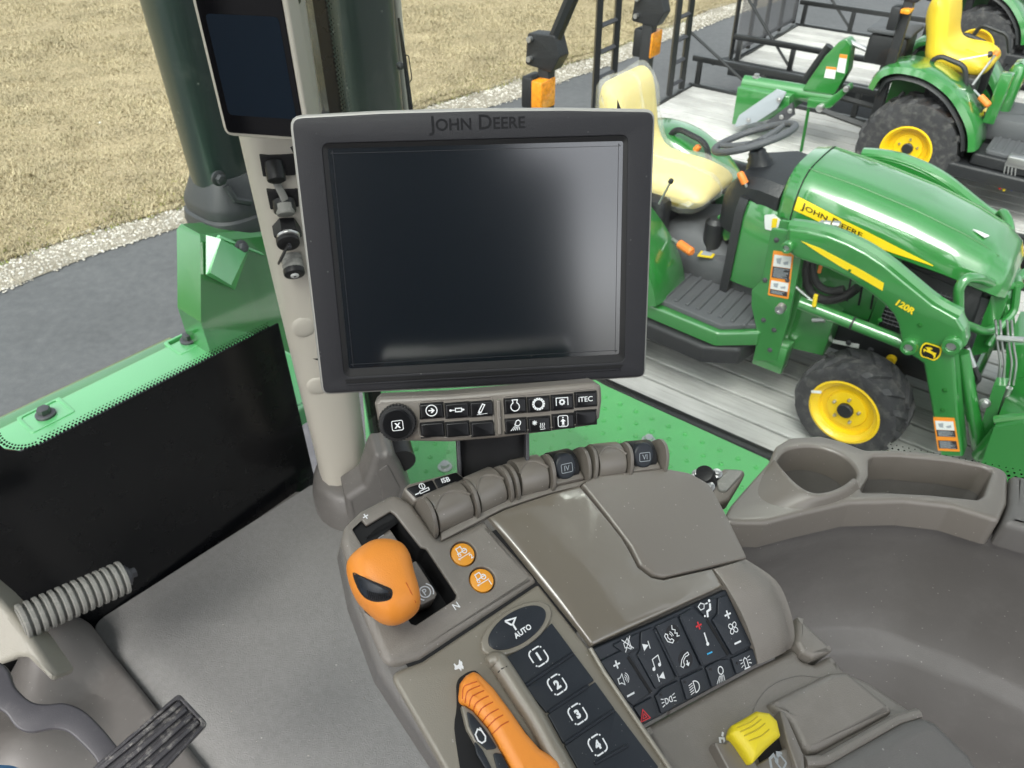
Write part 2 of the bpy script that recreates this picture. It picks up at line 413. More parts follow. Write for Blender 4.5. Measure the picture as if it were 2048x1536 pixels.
# ------------------------------------------------------------------ shapes: each returns (verts, faces)
def join(*gs):
    vs, fs = [], []
    for g in gs:
        k = len(vs); vs += list(g[0]); fs += [tuple(i + k for i in f) for f in g[1]]
    return vs, fs
def joinm(*gm):
    vs, fs, ms = [], [], []
    for g, mi in gm:
        k = len(vs); vs += list(g[0]); fs += [tuple(i + k for i in f) for f in g[1]]; ms += [mi] * len(g[1])
    return vs, fs, ms
def tf(g, M):
    return [M @ V(v) for v in g[0]], g[1]
def area2(p):
    return sum(p[i][0] * p[(i + 1) % len(p)][1] - p[(i + 1) % len(p)][0] * p[i][1] for i in range(len(p)))
def ccw(p):
    p = [tuple(q) for q in p]
    return p if area2(p) > 0 else p[::-1]
def clean(p, eps=1e-6):
    out = []
    for q in p:
        if not out or (q[0] - out[-1][0]) ** 2 + (q[1] - out[-1][1]) ** 2 > eps * eps: out.append(q)
    if (out[0][0] - out[-1][0]) ** 2 + (out[0][1] - out[-1][1]) ** 2 <= eps * eps: out.pop()
    return out
def roundp(p, r, n=4):
    """round the corners of a polygon; r one radius or one per corner"""
    p = [V((q[0], q[1])) for q in p]
    out = []
    N = len(p)
    for i in range(N):
        a, b, c = p[i - 1], p[i], p[(i + 1) % N]
        rr = r[i] if isinstance(r, (list, tuple)) else r
        d1, d2 = (a - b), (c - b)
        l1, l2 = d1.length, d2.length
        if rr <= 0 or l1 < 1e-9 or l2 < 1e-9:
            out.append(tuple(b)); continue
        d1 /= l1; d2 /= l2
        an = d1.angle(d2, math.pi)
        if an > math.pi * 0.97:
            out.append(tuple(b)); continue
        t = min(rr / math.tan(an / 2), l1 * 0.45, l2 * 0.45)
        s, e = b + d1 * t, b + d2 * t
        for k in range(n + 1):
            f = k / n
            out.append(tuple(s * (1 - f) ** 2 + b * (2 * f * (1 - f)) + e * f * f))
    return clean(out)
def offs(p, d):
    """inset (d>0) of a ccw polygon with mitred corners"""
    N = len(p); out = []
    for i in range(N):
        a, b, c = V(p[i - 1]), V(p[i]), V(p[(i + 1) % N])
        e1, e2 = (b - a), (c - b)
        if e1.length < 1e-12 or e2.length < 1e-12:
            out.append(tuple(b)); continue
        e1.normalize(); e2.normalize()
        n1, n2 = V((-e1.y, e1.x)), V((-e2.y, e2.x))
        m = n1 + n2
        if m.length < 1e-6: m = n1.copy()
        m.normalize()
        k = max(m.dot(n1), 0.35)
        out.append(tuple(b + m * (d / k)))
    return out
def rrect(w, h, r, cx=0, cy=0, n=4):
    return [(x + cx, y + cy) for x, y in roundp([(-w / 2, -h / 2), (w / 2, -h / 2), (w / 2, h / 2), (-w / 2, h / 2)], r, n)]
def circ(r, n=24, cx=0, cy=0, ry=None, rot=0):
    ry = ry or r
    c, s = math.cos(rot), math.sin(rot)
    out = []
    for k in range(n):
        a = 2 * math.pi * k / n
        x, y = r * math.cos(a), ry * math.sin(a)
        out.append((cx + x * c - y * s, cy + x * s + y * c))
    return out
def spline(pts, n=6, closed=True):
    """Catmull-Rom through points of any dimension"""
    P = [V(p) for p in pts]; N = len(P); out = []
    for i in range(N if closed else N - 1):
        if closed: p0, p1, p2, p3 = P[i - 1], P[i], P[(i + 1) % N], P[(i + 2) % N]
        else: p0, p1, p2, p3 = P[max(i - 1, 0)], P[i], P[i + 1], P[min(i + 2, N - 1)]
        for k in range(n):
            t = k / n
            out.append(tuple(0.5 * ((2 * p1) + (p2 - p0) * t + (2 * p0 - 5 * p1 + 4 * p2 - p3) * t * t + (3 * p1 - p0 - 3 * p2 + p3) * t ** 3)))
    if not closed: out.append(tuple(P[-1]))
    return out
def fill(outer, holes=()):
    loops = [[V((x, y, 0)) for x, y in outer]] + [[V((x, y, 0)) for x, y in h] for h in holes]
    return [tuple(t) for t in tessellate_polygon(loops)]
def ident(u, v, w): return V((u, v, w))
def plate(poly, z0, z1, r=0.0, holes=(), xf=ident, seg=3, hr=None, bottom=True):
    """slab with a rounded upper rim, optional through holes; z0 below, z1 the top"""
    poly = ccw(clean(poly)); holes = [ccw(clean(h)) for h in holes]
    hr = r if hr is None else hr
    vs, fs = [], []
    tops = []
    bots = []
    for li, lp in enumerate([poly] + holes):
        s = 1 if li == 0 else -1
        rr = r if li == 0 else hr
        rings = [(lp, z0)]
        if rr > 0:
            for k in range(seg + 1):
                a = math.pi / 2 * k / seg
                rings.append((offs(lp, s * rr * (1 - math.cos(a))), z1 - rr + rr * math.sin(a)))
        else:
            rings.append((lp, z1))
        N = len(lp); base = len(vs)
        for pts, z in rings: vs += [(x, y, z) for x, y in pts]
        for k in range(len(rings) - 1):
            for i in range(N):
                j = (i + 1) % N
                f = (base + k * N + i, base + k * N + j, base + (k + 1) * N + j, base + (k + 1) * N + i)
                fs.append(f if li == 0 else f[::-1])
        tops.append((base + (len(rings) - 1) * N, rings[-1][0])); bots.append((base, lp))
    idx = [b + i for b, p in tops for i in range(len(p))]
    for t in fill(tops[0][1], [p for b, p in tops[1:]]):
        q = [V(vs[idx[i]]) for i in t]
        up = (q[1] - q[0]).cross(q[2] - q[0]).z > 0
        fs.append(tuple(idx[i] for i in (t if up else t[::-1])))
    if bottom:
        idx = [b + i for b, p in bots for i in range(len(p))]
        for t in fill(bots[0][1], [p for b, p in bots[1:]]):
            q = [V(vs[idx[i]]) for i in t]
            up = (q[1] - q[0]).cross(q[2] - q[0]).z > 0
            fs.append(tuple(idx[i] for i in (t[::-1] if up else t)))
    return [xf(*v) for v in vs], fs
def sheet(poly, z, holes=(), xf=ident):
    poly = ccw(clean(poly)); holes = [ccw(clean(h)) for h in holes]
    vs = [(x, y, z) for p in [poly] + holes for x, y in p]
    fs = []
    for t in fill(poly, holes):
        q = [V(vs[i]) for i in t]
        fs.append(tuple(t) if (q[1] - q[0]).cross(q[2] - q[0]).z > 0 else tuple(t[::-1]))
    return [xf(*v) for v in vs], fs
def rings(loops, cap0=True, cap1=True, closed=True):
    """skin between loops with the same number of points"""
    N = len(loops[0]); vs = [V(p) for l in loops for p in l]; fs = []
    for k in range(len(loops) - 1):
        for i in range(N if closed else N - 1):
            j = (i + 1) % N
            fs.append((k * N + i, k * N + j, (k + 1) * N + j, (k + 1) * N + i))
    if cap0: fs.append(tuple(range(N))[::-1])
    if cap1: fs.append(tuple(range((len(loops) - 1) * N, len(loops) * N)))
    return vs, fs
def tube(path, r, n=10, closed=False, cap=True, flat=1.0):
    P = [V(p) for p in path]; N = len(P)
    rr = r if isinstance(r, (list, tuple)) else [r] * N
    tang = []
    for i in range(N):
        a = P[i - 1] if (i or closed) else P[i]; b = P[(i + 1) % N] if (i < N - 1 or closed) else P[i]
        d = b - a
        tang.append(d.normalized() if d.length > 1e-9 else V((0, 0, 1)))
    ref = V((0, 0, 1)) if abs(tang[0].z) < 0.9 else V((1, 0, 0))
    nx = tang[0].cross(ref).normalized()
    loops = []
    for i in range(N):
        t = tang[i]
        nx = (nx - t * nx.dot(t))
        nx = nx.normalized() if nx.length > 1e-6 else t.orthogonal().normalized()
        ny = t.cross(nx)
        loops.append([P[i] + (nx * math.cos(2 * math.pi * k / n) + ny * math.sin(2 * math.pi * k / n) * flat) * rr[i] for k in range(n)])
    if closed: loops.append(loops[0])
    return rings(loops, cap and not closed, cap and not closed)
def fillet(path, r, n=5):
    P = [V(p) for p in path]; out = [P[0]]
    for i in range(1, len(P) - 1):
        a, b, c = P[i - 1], P[i], P[i + 1]
        d1, d2 = (a - b), (c - b)
        t = min(r, d1.length * 0.45, d2.length * 0.45)
        s, e = b + d1.normalized() * t, b + d2.normalized() * t
        for k in range(n + 1):
            f = k / n
            out.append(s * (1 - f) ** 2 + b * (2 * f * (1 - f)) + e * f * f)
    out.append(P[-1])
    return out
def lathe(prof, n=32, xf=ident):
    """profile of (radius, height) turned about the w axis"""
    loops = [[xf(r * math.cos(2 * math.pi * k / n), r * math.sin(2 * math.pi * k / n), z) for k in range(n)] for r, z in prof]
    return rings(loops, True, True)
def box(x0, x1, y0, y1, z0, z1, r=0.0, xf=ident, seg=2):
    """box, all edges rounded when r"""
    if r <= 0: return plate([(x0, y0), (x1, y0), (x1, y1), (x0, y1)], z0, z1, 0, xf=xf)
    p = roundp([(x0, y0), (x1, y0), (x1, y1), (x0, y1)], r, 3)
    lo = []
    for k in range(seg + 1):
        a = math.pi / 2 * k / seg; lo.append((offs(p, r * (1 - math.sin(a))), z0 + r * (1 - math.cos(a))))
    for k in range(seg + 1):
        a = math.pi / 2 * k / seg; lo.append((offs(p, r * (1 - math.cos(a))), z1 - r + r * math.sin(a)))
    return rings([[xf(x, y, z) for x, y in q] for q, z in lo])
def sphere(c, r, n=16, m=9, s=(1, 1, 1)):
    loops = []
    for k in range(1, m):
        a = math.pi * k / m - math.pi / 2
        loops.append([V((c[0] + s[0] * r * math.cos(a) * math.cos(2 * math.pi * i / n), c[1] + s[1] * r * math.cos(a) * math.sin(2 * math.pi * i / n), c[2] + s[2] * r * math.sin(a))) for i in range(n)])
    return rings(loops)
def dome(poly, h, base=0.0, xf=ident, n=6, c=None, pw=1.0, down=0.0):
    """pillow: the outline shrinking to its centre on an elliptic profile"""
    poly = ccw(clean(poly))
    c = c or (sum(p[0] for p in poly) / len(poly), sum(p[1] for p in poly) / len(poly))
    loops = []
    if down:
        for k in range(n, 0, -1):
            a = math.pi / 2 * k / (n + 0.4); s = math.cos(a) ** pw
            loops.append([xf(c[0] + (x - c[0]) * s, c[1] + (y - c[1]) * s, base - down * math.sin(a)) for x, y in poly])
    for k in range(n + 1):
        a = math.pi / 2 * k / (n + 0.25); s = math.cos(a) ** pw
        loops.append([xf(c[0] + (x - c[0]) * s, c[1] + (y - c[1]) * s, base + h * math.sin(a)) for x, y in poly])
    return rings(loops)
def disc3(c, axis, r, h0, h1, n=20, bev=0.0):
    """cylinder from c+axis*h0 to c+axis*h1"""
    ax = V(axis).normalized(); f = Fr(c, ax.orthogonal(), ax.cross(ax.orthogonal()))
    if bev: return lathe([(r, h0), (r, h1 - bev), (r - bev * 0.3, h1 - bev * 0.3), (r - bev, h1)], n, f)
    return lathe([(r, h0), (r, h1)], n, f)
def hexbolt(c, axis, r, h):
    ax = V(axis).normalized(); f = Fr(c, ax.orthogonal(), ax.cross(ax.orthogonal()))
    return join(lathe([(r * 1.5, 0), (r * 1.5, h * 0.25), (r * 1.2, h * 0.35)], 18, f), plate(circ(r, 6), h * 0.3, h, r * 0.12, xf=f, seg=2))

# ------------------------------------------------------------------ lettering and symbols
_tc = {}
def text2d(s, bold=0.0, small=None):
    """outline of a text, centred, cap height 1: (verts2d, faces, width)"""
    key = (s, bold, small)
    if key in _tc: return _tc[key]
    cu = bpy.data.curves.new('lettering', 'FONT')
    cu.body = s; cu.align_x = 'CENTER'; cu.size = 1.0; cu.offset = bold; cu.resolution_u = 3
    if small:
        cu.small_caps_scale = small
        for i, ch in enumerate(s):
            if ch.islower(): cu.body_format[i].use_small_caps = True
    o = bpy.data.objects.new('lettering', cu)
    COL.objects.link(o)
    dg = bpy.context.evaluated_depsgraph_get(); dg.update()
    me = o.evaluated_get(dg).to_mesh()
    vs = [(v.co.x, v.co.y) for v in me.vertices]; fs = [tuple(p.vertices) for p in me.polygons]
    o.evaluated_get(dg).to_mesh_clear()
    bpy.data.objects.remove(o); bpy.data.curves.remove(cu)
    y0, y1 = min(v[1] for v in vs), max(v[1] for v in vs); x0, x1 = min(v[0] for v in vs), max(v[0] for v in vs)
    h = y1 - y0
    vs = [((x - (x0 + x1) / 2) / h, (y - (y0 + y1) / 2) / h) for x, y in vs]
    _tc[key] = (vs, fs, (x1 - x0) / h)
    return _tc[key]
def stroke(pts, w, closed=False):
    P = [V(p) for p in pts]; N = len(P); l, r = [], []
    for i in range(N):
        a = P[i - 1] if (i or closed) else None; b = P[i]; c = P[(i + 1) % N] if (i < N - 1 or closed) else None
        n1 = n2 = None
        if a is not None and (b - a).length > 1e-9: d = (b - a).normalized(); n1 = V((-d.y, d.x))
        if c is not None and (c - b).length > 1e-9: d = (c - b).normalized(); n2 = V((-d.y, d.x))
        n1 = n1 or n2; n2 = n2 or n1
        m = (n1 + n2)
        m = m.normalized() if m.length > 1e-6 else n1
        k = w / 2 / max(m.dot(n1), 0.5)
        l.append(b + m * k); r.append(b - m * k)
    vs = [tuple(p) for p in l + r]; fs = []
    for i in range(N if closed else N - 1):
        j = (i + 1) % N
        fs.append((i, N + i, N + j, j))
    return vs, fs
def arc(cx, cy, r, a0, a1, n=12, ry=None):
    ry = ry or r
    return [(cx + r * math.cos(R(a0 + (a1 - a0) * k / n)), cy + ry * math.sin(R(a0 + (a1 - a0) * k / n))) for k in range(n + 1)]
def icon(items):
    """('l',pts,width[,closed]) ('f',pts) ('t',text,cx,cy,height[,bold]) in units of the symbol's half size"""
    vs, fs = [], []
    for it in items:
        if it[0] == 'l': g = stroke(it[1], it[2], len(it) > 3 and it[3])
        elif it[0] == 'f':
            p = ccw(clean(it[1])); g = (p, [tuple(t) for t in fill(p)])
        else:
            tv, tfc, _ = text2d(it[1], it[5] if len(it) > 5 else 0.02)
            g = ([(x * it[4] + it[2], y * it[4] + it[3]) for x, y in tv], tfc)
        k = len(vs); vs += list(g[0])
        for f in g[1]:
            a = sum(g[0][f[i]][0] * g[0][f[(i + 1) % len(f)]][1] - g[0][f[(i + 1) % len(f)]][0] * g[0][f[i]][1] for i in range(len(f)))
            fs.append(tuple(i + k for i in (f if a > 0 else f[::-1])))
    return vs, fs
def put(fr, ic, cx, cy, dx, dy, w=0.0, lift=0.00025, onto=None, aspect=1.0):
    """lay a symbol on a frame: centre pixel, pixel offset of its right-hand end"""
    c = V(fr.uv(cx, cy, w)); e = V(fr.uv(cx + dx, cy + dy, w)) - c
    f = V((-e.y, e.x)) * aspect
    vs = [fr((c + e * x + f * y).x, (c + e * x + f * y).y, w + lift) for x, y in ic[0]]
    if onto is not None:
        t = BVHTree.FromPolygons([V(v) for v in onto[0]], onto[1])
        out = []
        for v in vs:
            h = t.ray_cast(v + fr.ez * 0.2, -fr.ez)
            out.append(h[0] + fr.ez * lift if h[0] is not None else v)
        vs = out
    return vs, ic[1]
def sub(g, n=1):
    """split every face so it can follow a curve"""
    bm = bmesh.new()
    bv = [bm.verts.new(v if len(v) == 3 else (v[0], v[1], 0)) for v in g[0]]
    for f in g[1]:
        try: bm.faces.new([bv[i] for i in f])
        except ValueError: pass
    for _ in range(n): bmesh.ops.subdivide_edges(bm, edges=bm.edges, cuts=1, use_grid_fill=True)
    bm.verts.index_update()
    out = ([tuple(v.co) for v in bm.verts], [tuple(v.index for v in f.verts) for f in bm.faces])
    bm.free()
    return out
def gridcut(g, fr, nu, nv, fn):
    """cut a built slab into a grid in frame fr and push it through fn(u,v)->dw"""
    bm = bmesh.new()
    bv = [bm.verts.new(v) for v in g[0]]
    for f in g[1]:
        try: bm.faces.new([bv[i] for i in f])
        except ValueError: pass
    us = [(V(v) - fr.o).dot(fr.ex) for v in g[0]]; ws = [(V(v) - fr.o).dot(fr.ey) for v in g[0]]
    for k in range(1, nu):
        u = min(us) + (max(us) - min(us)) * k / nu
        bmesh.ops.bisect_plane(bm, geom=bm.verts[:] + bm.edges[:] + bm.faces[:], plane_co=fr(u, 0), plane_no=fr.ex)
    for k in range(1, nv):
        u = min(ws) + (max(ws) - min(ws)) * k / nv
        bmesh.ops.bisect_plane(bm, geom=bm.verts[:] + bm.edges[:] + bm.faces[:], plane_co=fr(0, u), plane_no=fr.ey)
    for v in bm.verts:
        d = v.co - fr.o
        v.co += fr.ez * fn(d.dot(fr.ex), d.dot(fr.ey))
    bm.verts.index_update()
    out = ([tuple(v.co) for v in bm.verts], [tuple(v.index for v in f.verts) for f in bm.faces])
    bm.free()
    return out

# ================================================================== the yard outside
YH = R(-37)
YU, YL = V((math.cos(YH), math.sin(YH), 0)), V((-math.sin(YH), math.cos(YH), 0))
YW = at(1690, 830, 3.2)
DECK = YW.z - 0.23
YO = V((YW.x, YW.y, 0))
YM = Matrix(((YU.x, YL.x, 0, YO.x), (YU.y, YL.y, 0, YO.y), (0, 0, 1, 0), (0, 0, 0, 1)))
def Y(x, v, z=0.0): return YO + YU * x + YL * v + V((0, 0, z))
def yz(px, py, z):
    d = onz(px, py, z) - YO
    return (d.dot(YU), d.dot(YL))
def ys(px, py, v):
    d = hit(px, py, YO + YL * v, YL) - YO
    return (d.dot(YU), d.z)
def yf(px, py, x):
    d = hit(px, py, YO + YU * x, YU) - YO
    return (d.dot(YL), d.z)
def edge_x(v): return -5.42 + 0.085 * v + 0.05 * math.sin(v * 1.3) + 0.03 * math.sin(v * 3.1)
def lawn_x(v): return edge_x(v) - 0.50 + 0.06 * math.sin(v * 0.9 + 1)

g = [(-160, -160), (160, -160), (160, 160), (-160, 160)]
mk('asphalt_yard', sheet(g, 0.0), ASPH, kind='structure')
vv = [-60 + k * 0.5 for k in range(241)]
gs = [Y(edge_x(v), v, 0.008) for v in vv] + [Y(lawn_x(v) - 0.4, v, 0.008) for v in vv]
n = len(vv)
mk('gravel_verge', (gs, [(i, i + 1, n + i + 1, n + i) for i in range(n - 1)]), GRAVB, kind='structure')
def lawn_h(c, v): return 0.016 if c > -0.02 else 0.03 + 0.025 * math.sin(v * 0.7 + c) * math.sin(c * 0.9) + 0.008 * math.sin(v * 2.3 - c * 1.7) - c * 0.004
cols = [0, -0.15, -0.5, -1, -1.5, -2, -2.5, -3, -4, -5, -6, -7, -8, -9, -10, -12, -15, -20, -30, -60, -140]
lv, lf = [], []
for v in vv:
    for c in cols:
        h = lawn_h(c, v)
        lv.append(Y(lawn_x(v) + c, v, h))
m = len(cols)
for i in range(n - 1):
    for k in range(m - 1): lf.append((i * m + k, (i + 1) * m + k, (i + 1) * m + k + 1, i * m + k + 1))
mk('lawn', (lv, lf), GRASSG, ang=180, kind='structure')
def inframe(p, mg=60):
    d = p - CAMP; z = d.dot(AF)
    if z < 0.1: return False
    x = 1024 + FPX * d.dot(AX) / z; y = 768 - FPX * d.dot(AU) / z
    return -mg < x < 1500 and -mg < y < 640
def blades(n_want, x0, x1, v0, v1, hgt, wid, lean, edge):
    vs, fs = [], []
    cnt = 0
    while cnt < n_want:
        v = rnd.uniform(v0, v1); c = -rnd.random() ** 1.3 * (x1 - x0)
        p = Y(edge(v) + x1 + c, v, lawn_h(x1 + c, v) - 0.006)
        if not inframe(p, 20): continue
        cnt += 1
        cl = 0.5 + 0.5 * math.sin(p.x * 5 + 2 * math.sin(p.y * 3)) * math.sin(p.y * 4.1 + p.x)
        a = rnd.uniform(0, 6.283); h = hgt * rnd.uniform(0.4, 1.1) * (0.6 + 0.7 * cl); w = wid * rnd.uniform(0.6, 1.3)
        d = V((math.cos(a), math.sin(a), 0)); s = V((-d.y, d.x, 0)) * w
        t = p + d * (h * lean * rnd.uniform(0.4, 1.4)) + V((0, 0, h))
        k = len(vs); vs += [p - s, p + s, t]; fs.append((k, k + 1, k + 2))
    return vs, fs
mk('dry_lawn_grass', blades(250000, -10, 0.08, -3, 15, 0.036, 0.0055, 1.3, lawn_x), BLADES, ang=0, kind='stuff', label='dormant straw coloured lawn grass beyond the gravel verge', cat='grass')
mk('moss_strip', blades(5000, -0.45, 0.12, -3, 9, 0.022, 0.008, 1.2, lawn_x), MOSS, ang=0, kind='stuff', label='patchy green moss where the lawn meets the gravel', cat='moss')
vs, fs = [], []
oct_f = [(0, 2, 4), (2, 1, 4), (1, 3, 4), (3, 0, 4), (2, 0, 5), (1, 2, 5), (3, 1, 5), (0, 3, 5)]
for _ in range(14000):
    v = rnd.uniform(-4, 14); t = rnd.random()
    p = Y(edge_x(v) + (lawn_x(v) - edge_x(v)) * (1.15 * t ** 0.8 - 0.08), v, 0.010)
    if not inframe(p): continue
    s = rnd.uniform(0.006, 0.018)
    q = Matrix.Rotation(rnd.uniform(0, 6.28), 3, 'Z')
    ax = [q @ V((s * rnd.uniform(0.7, 1.3), 0, 0)), q @ V((0, s * rnd.uniform(0.6, 1.1), 0)), V((0, 0, s * rnd.uniform(0.4, 0.8)))]
    k = len(vs); vs += [p + ax[0], p - ax[0], p + ax[1], p - ax[1], p + ax[2], p - ax[2]]
    fs += [tuple(i + k for i in f) for f in oct_f]
mk('gravel_stones', (vs, fs), STONES, ang=0, kind='stuff', label='pale limestone gravel along the edge of the asphalt', cat='gravel')
# a scrap of paper on the lawn
p = onz(195, 252, 0.03)
fr = Fr(p, (1, 0.2, 0.1), (0, 1, 0.35))
mk('paper_scrap', gridcut(plate([(-0.05, -0.02), (0.0, -0.035), (0.05, 0.0), (0.03, 0.04), (-0.01, 0.02)], 0.0, 0.003, 0, xf=fr), fr, 4, 4, lambda a, b: 8 * a * a + 0.02 * math.sin(b * 90)),
   LABW, label='crumpled white scrap lying on the dry lawn', cat='litter')

# ------------------------------------------------------------------ trailers
PLANK = {}
def trailer(v0, v1, x0, x1, label, near_rail=0.0, far_rail=0.0, posts=0.95, first_post=0.3, npl=13):
    t = thing('utility_trailer', label, 'trailer', M=YM, group='flatbed trailers parked side by side')
    w = (v1 - v0) / npl
    key = (round(w, 4), round(x1 - x0, 3))
    if key not in PLANK:
        PLANK[key] = mesh_of('plank', box(0, x1 - x0, 0.0075, w - 0.0075, -0.038, 0, 0.004, seg=1), WOOD)
    for k in range(npl):
        o = bpy.data.objects.new('plank', PLANK[key]); COL.objects.link(o); o.parent = t
        o.location = (x0 + rnd.uniform(-0.004, 0.004), v0 + k * w, DECK + rnd.uniform(-0.003, 0.0))
    def beam(nm, xa, xb, va, vb, za, zb): return mk(nm, box(xa, xb, va, vb, za, zb, 0.006), RAILB, t)
    beam('side_beam', x0 - 0.05, x1, v0 - 0.055, v0 - 0.004, DECK - 0.13, DECK + 0.022)
    beam('side_beam', x0 - 0.05, x1, v1 + 0.004, v1 + 0.055, DECK - 0.13, DECK + 0.022)
    beam('rear_beam', x0 - 0.06, x0 - 0.008, v0, v1, DECK - 0.13, DECK + 0.012)
    for k in range(5): beam('cross_member', x0 + 0.2 + k * (x1 - x0 - 0.4) / 4, x0 + 0.26 + k * (x1 - x0 - 0.4) / 4, v0, v1, DECK - 0.12, DECK - 0.045)
    for va, hr in ((v0 - 0.03, near_rail), (v1 + 0.03, far_rail)):
        if hr:
            beam('top_rail', x0 - 0.05, x1, va - 0.025, va + 0.025, DECK + hr - 0.05, DECK + hr)
            x = x0
            k = 0
            while x < x1:
                beam('rail_post', x, x + 0.045, va - 0.02, va + 0.02, DECK + 0.022, DECK + hr - 0.05)
                x = x0 + first_post + k * posts; k += 1
    for s in (v0 + 0.25, v1 - 0.25):
        for xa in (x0 + 1.9, x0 + 2.75):
            prof = [(0.12, -0.09), (0.17, -0.1), (0.24, -0.085), (0.26, -0.05), (0.26, 0.05), (0.24, 0.085), (0.17, 0.1), (0.12, 0.09)]
            f = Fr(V((xa, s, 0.261)), V((1, 0, 0)), V((0, 0, 1)))
            ty = mk('tyre', lathe(prof, 28, f), TYRE, t)
            mk('rim', lathe([(0.125, -0.07), (0.125, 0.07)], 20, f), STEELD, ty)
    return t, beam
tA, beamA = trailer(-0.15, 2.02, -2.75, 3.4, 'near flatbed trailer carrying the loader tractor with grey boards', far_rail=0.30, first_post=0.35, posts=1.12, npl=15)
# fender box on the far side of the near trailer
mk('fender', box(-1.75, -0.35, 2.085, 2.28, DECK - 0.02, DECK + 0.19, 0.02), RAILB, tA)
mk('outer_angle', box(-2.8, 3.4, -0.33, -0.215, DECK - 0.12, DECK - 0.055, 0.004), STEELD, tA)
tB, beamB = trailer(2.42, 4.18, -2.75, 3.6, 'middle flatbed trailer with two upright ladder ramps at its tail', far_rail=0.27, first_post=0.62, posts=0.85)
tC, beamC = trailer(5.15, 6.92, -2.75, 3.6, 'far flatbed trailer with an upright mesh tail gate', near_rail=0.27, far_rail=0.27, first_post=0.55, posts=0.85)
def ladder(t, vc, x, wd, hgt, leanx=-0.03):
    for s in (-1, 1):
        mk('ramp_rail', tube([(x, vc + s * wd / 2, DECK + 0.02), (x + leanx, vc + s * wd / 2, DECK + hgt)], 0.032, 4), RAILB, t, ang=20)
    k = 0
    z = 0.10
    while z < hgt - 0.05:
        mk('ramp_rung', tube([(x + leanx * z / hgt, vc - wd / 2 + 0.02, DECK + z), (x + leanx * z / hgt, vc + wd / 2 - 0.02, DECK + z)], 0.02, 4), STEELD, t, ang=20)
        z += 0.19
ladder(tB, 2.58, -2.78, 0.27, 1.75)
ladder(tB, 3.87, -2.78, 0.24, 1.75)
mk('ramp_brace', tube([(-2.78, 4.0, DECK + 0.52), (-2.05, 4.19, DECK + 0.01)], 0.013, 8), RAILB, tB)
mk('reflector', box(-2.0, -1.93, 4.225, 4.232, DECK + 0.225, DECK + 0.262, 0.002), REDL, tB)
# mesh tail gate of the far trailer
GX = -2.82
for v in (5.17, 5.6, 6.03, 6.46, 6.9):
    mk('gate_upright', tube([(GX, v, DECK + 0.02), (GX - 0.03, v, DECK + 1.35)], 0.024, 4), RAILB, tC, ang=20)
for z in (0.06, 0.62, 1.3):
    mk('gate_crossbar', tube([(GX, 5.17, DECK + z), (GX, 6.9, DECK + z)], 0.02, 4), RAILB, tC, ang=20)
gm = []
for k in range(-44, 60):
    for s in (1, -1):
        a0, a1 = 5.19, 6.88
        pts = []
        y0 = 5.19 + k * 0.032
        za, zb = 0.06, 1.3
        ya, yb = y0, y0 + s * (zb - za) * 0.62
        t0, t1 = 0.0, 1.0
        dy = yb - ya
        lo, hi = sorted(((a0 - ya) / dy, (a1 - ya) / dy))
        t0, t1 = max(0, lo), min(1, hi)
        if t1 <= t0: continue
        P = lambda t: V((GX + 0.022 - 0.002 * s, ya + dy * t, DECK + za + (zb - za) * t))
        gm.append(tube([P(t0), P(t1)], 0.0026, 3))
mk('expanded_mesh', join(*gm), STEELD, tC, ang=0, kind='stuff')
mk('gate_brace', tube([(GX + 0.05, 5.16, DECK + 0.62), (-2.15, 5.12, DECK + 0.02)], 0.014, 8), RAILB, tC)
mk('gate_brace', tube([(GX + 0.05, 6.92, DECK + 0.62), (-2.15, 6.95, DECK + 0.02)], 0.014, 8), RAILB, tC)
mk('ramp_foot', tube([(GX - 0.25, 5.3, DECK - 0.1), (GX, 5.2, DECK)], 0.03, 4), RAILB, tC, ang=20)

# ------------------------------------------------------------------ compact tractors
def tyre_geo(r, w, rim, lugs, lh):
    pr = [(rim, -w * 0.40), (rim * 1.08, -w * 0.46), (r * 0.80, -w * 0.50), (r * 0.93, -w * 0.46), (r - lh, -w * 0.34), (r - lh * 0.7, 0), (r - lh, w * 0.34), (r * 0.93, w * 0.46), (r * 0.80, w * 0.50), (rim * 1.08, w * 0.46), (rim, w * 0.40)]
    f = Fr((0, 0, 0), (1, 0, 0), (0, 0, 1))          # axis along -y
    N = 40
    loops = [[f(a * math.cos(2 * math.pi * k / N), a * math.sin(2 * math.pi * k / N), z) for k in range(N)] for a, z in pr]
    parts = [rings(loops, False, False)]
    for k in range(lugs):
        for s in (-1, 1):
            a0 = 2 * math.pi * (k + (0.5 if s > 0 else 0)) / lugs
            da = 2 * math.pi / lugs
            sec = []
            for j, (t, rr) in enumerate(((0.02, r), (0.20, r), (0.36, r * 0.992), (0.475, r * 0.925), (0.485, r * 0.86))):
                a = a0 + da * 0.75 * (t / 0.485)
                hw = da * (0.17 + 0.05 * t)
                zz = s * t * w
                lo = rr - lh * 1.5
                sec.append([f(lo * math.cos(a - hw * 1.2), lo * math.sin(a - hw * 1.2), zz), f(rr * math.cos(a - hw * 0.8), rr * math.sin(a - hw * 0.8), zz),
                            f(rr * math.cos(a + hw * 0.8), rr * math.sin(a + hw * 0.8), zz), f(lo * math.cos(a + hw * 1.2), lo * math.sin(a + hw * 1.2), zz)])
            parts.append(rings(sec))
    return join(*parts)
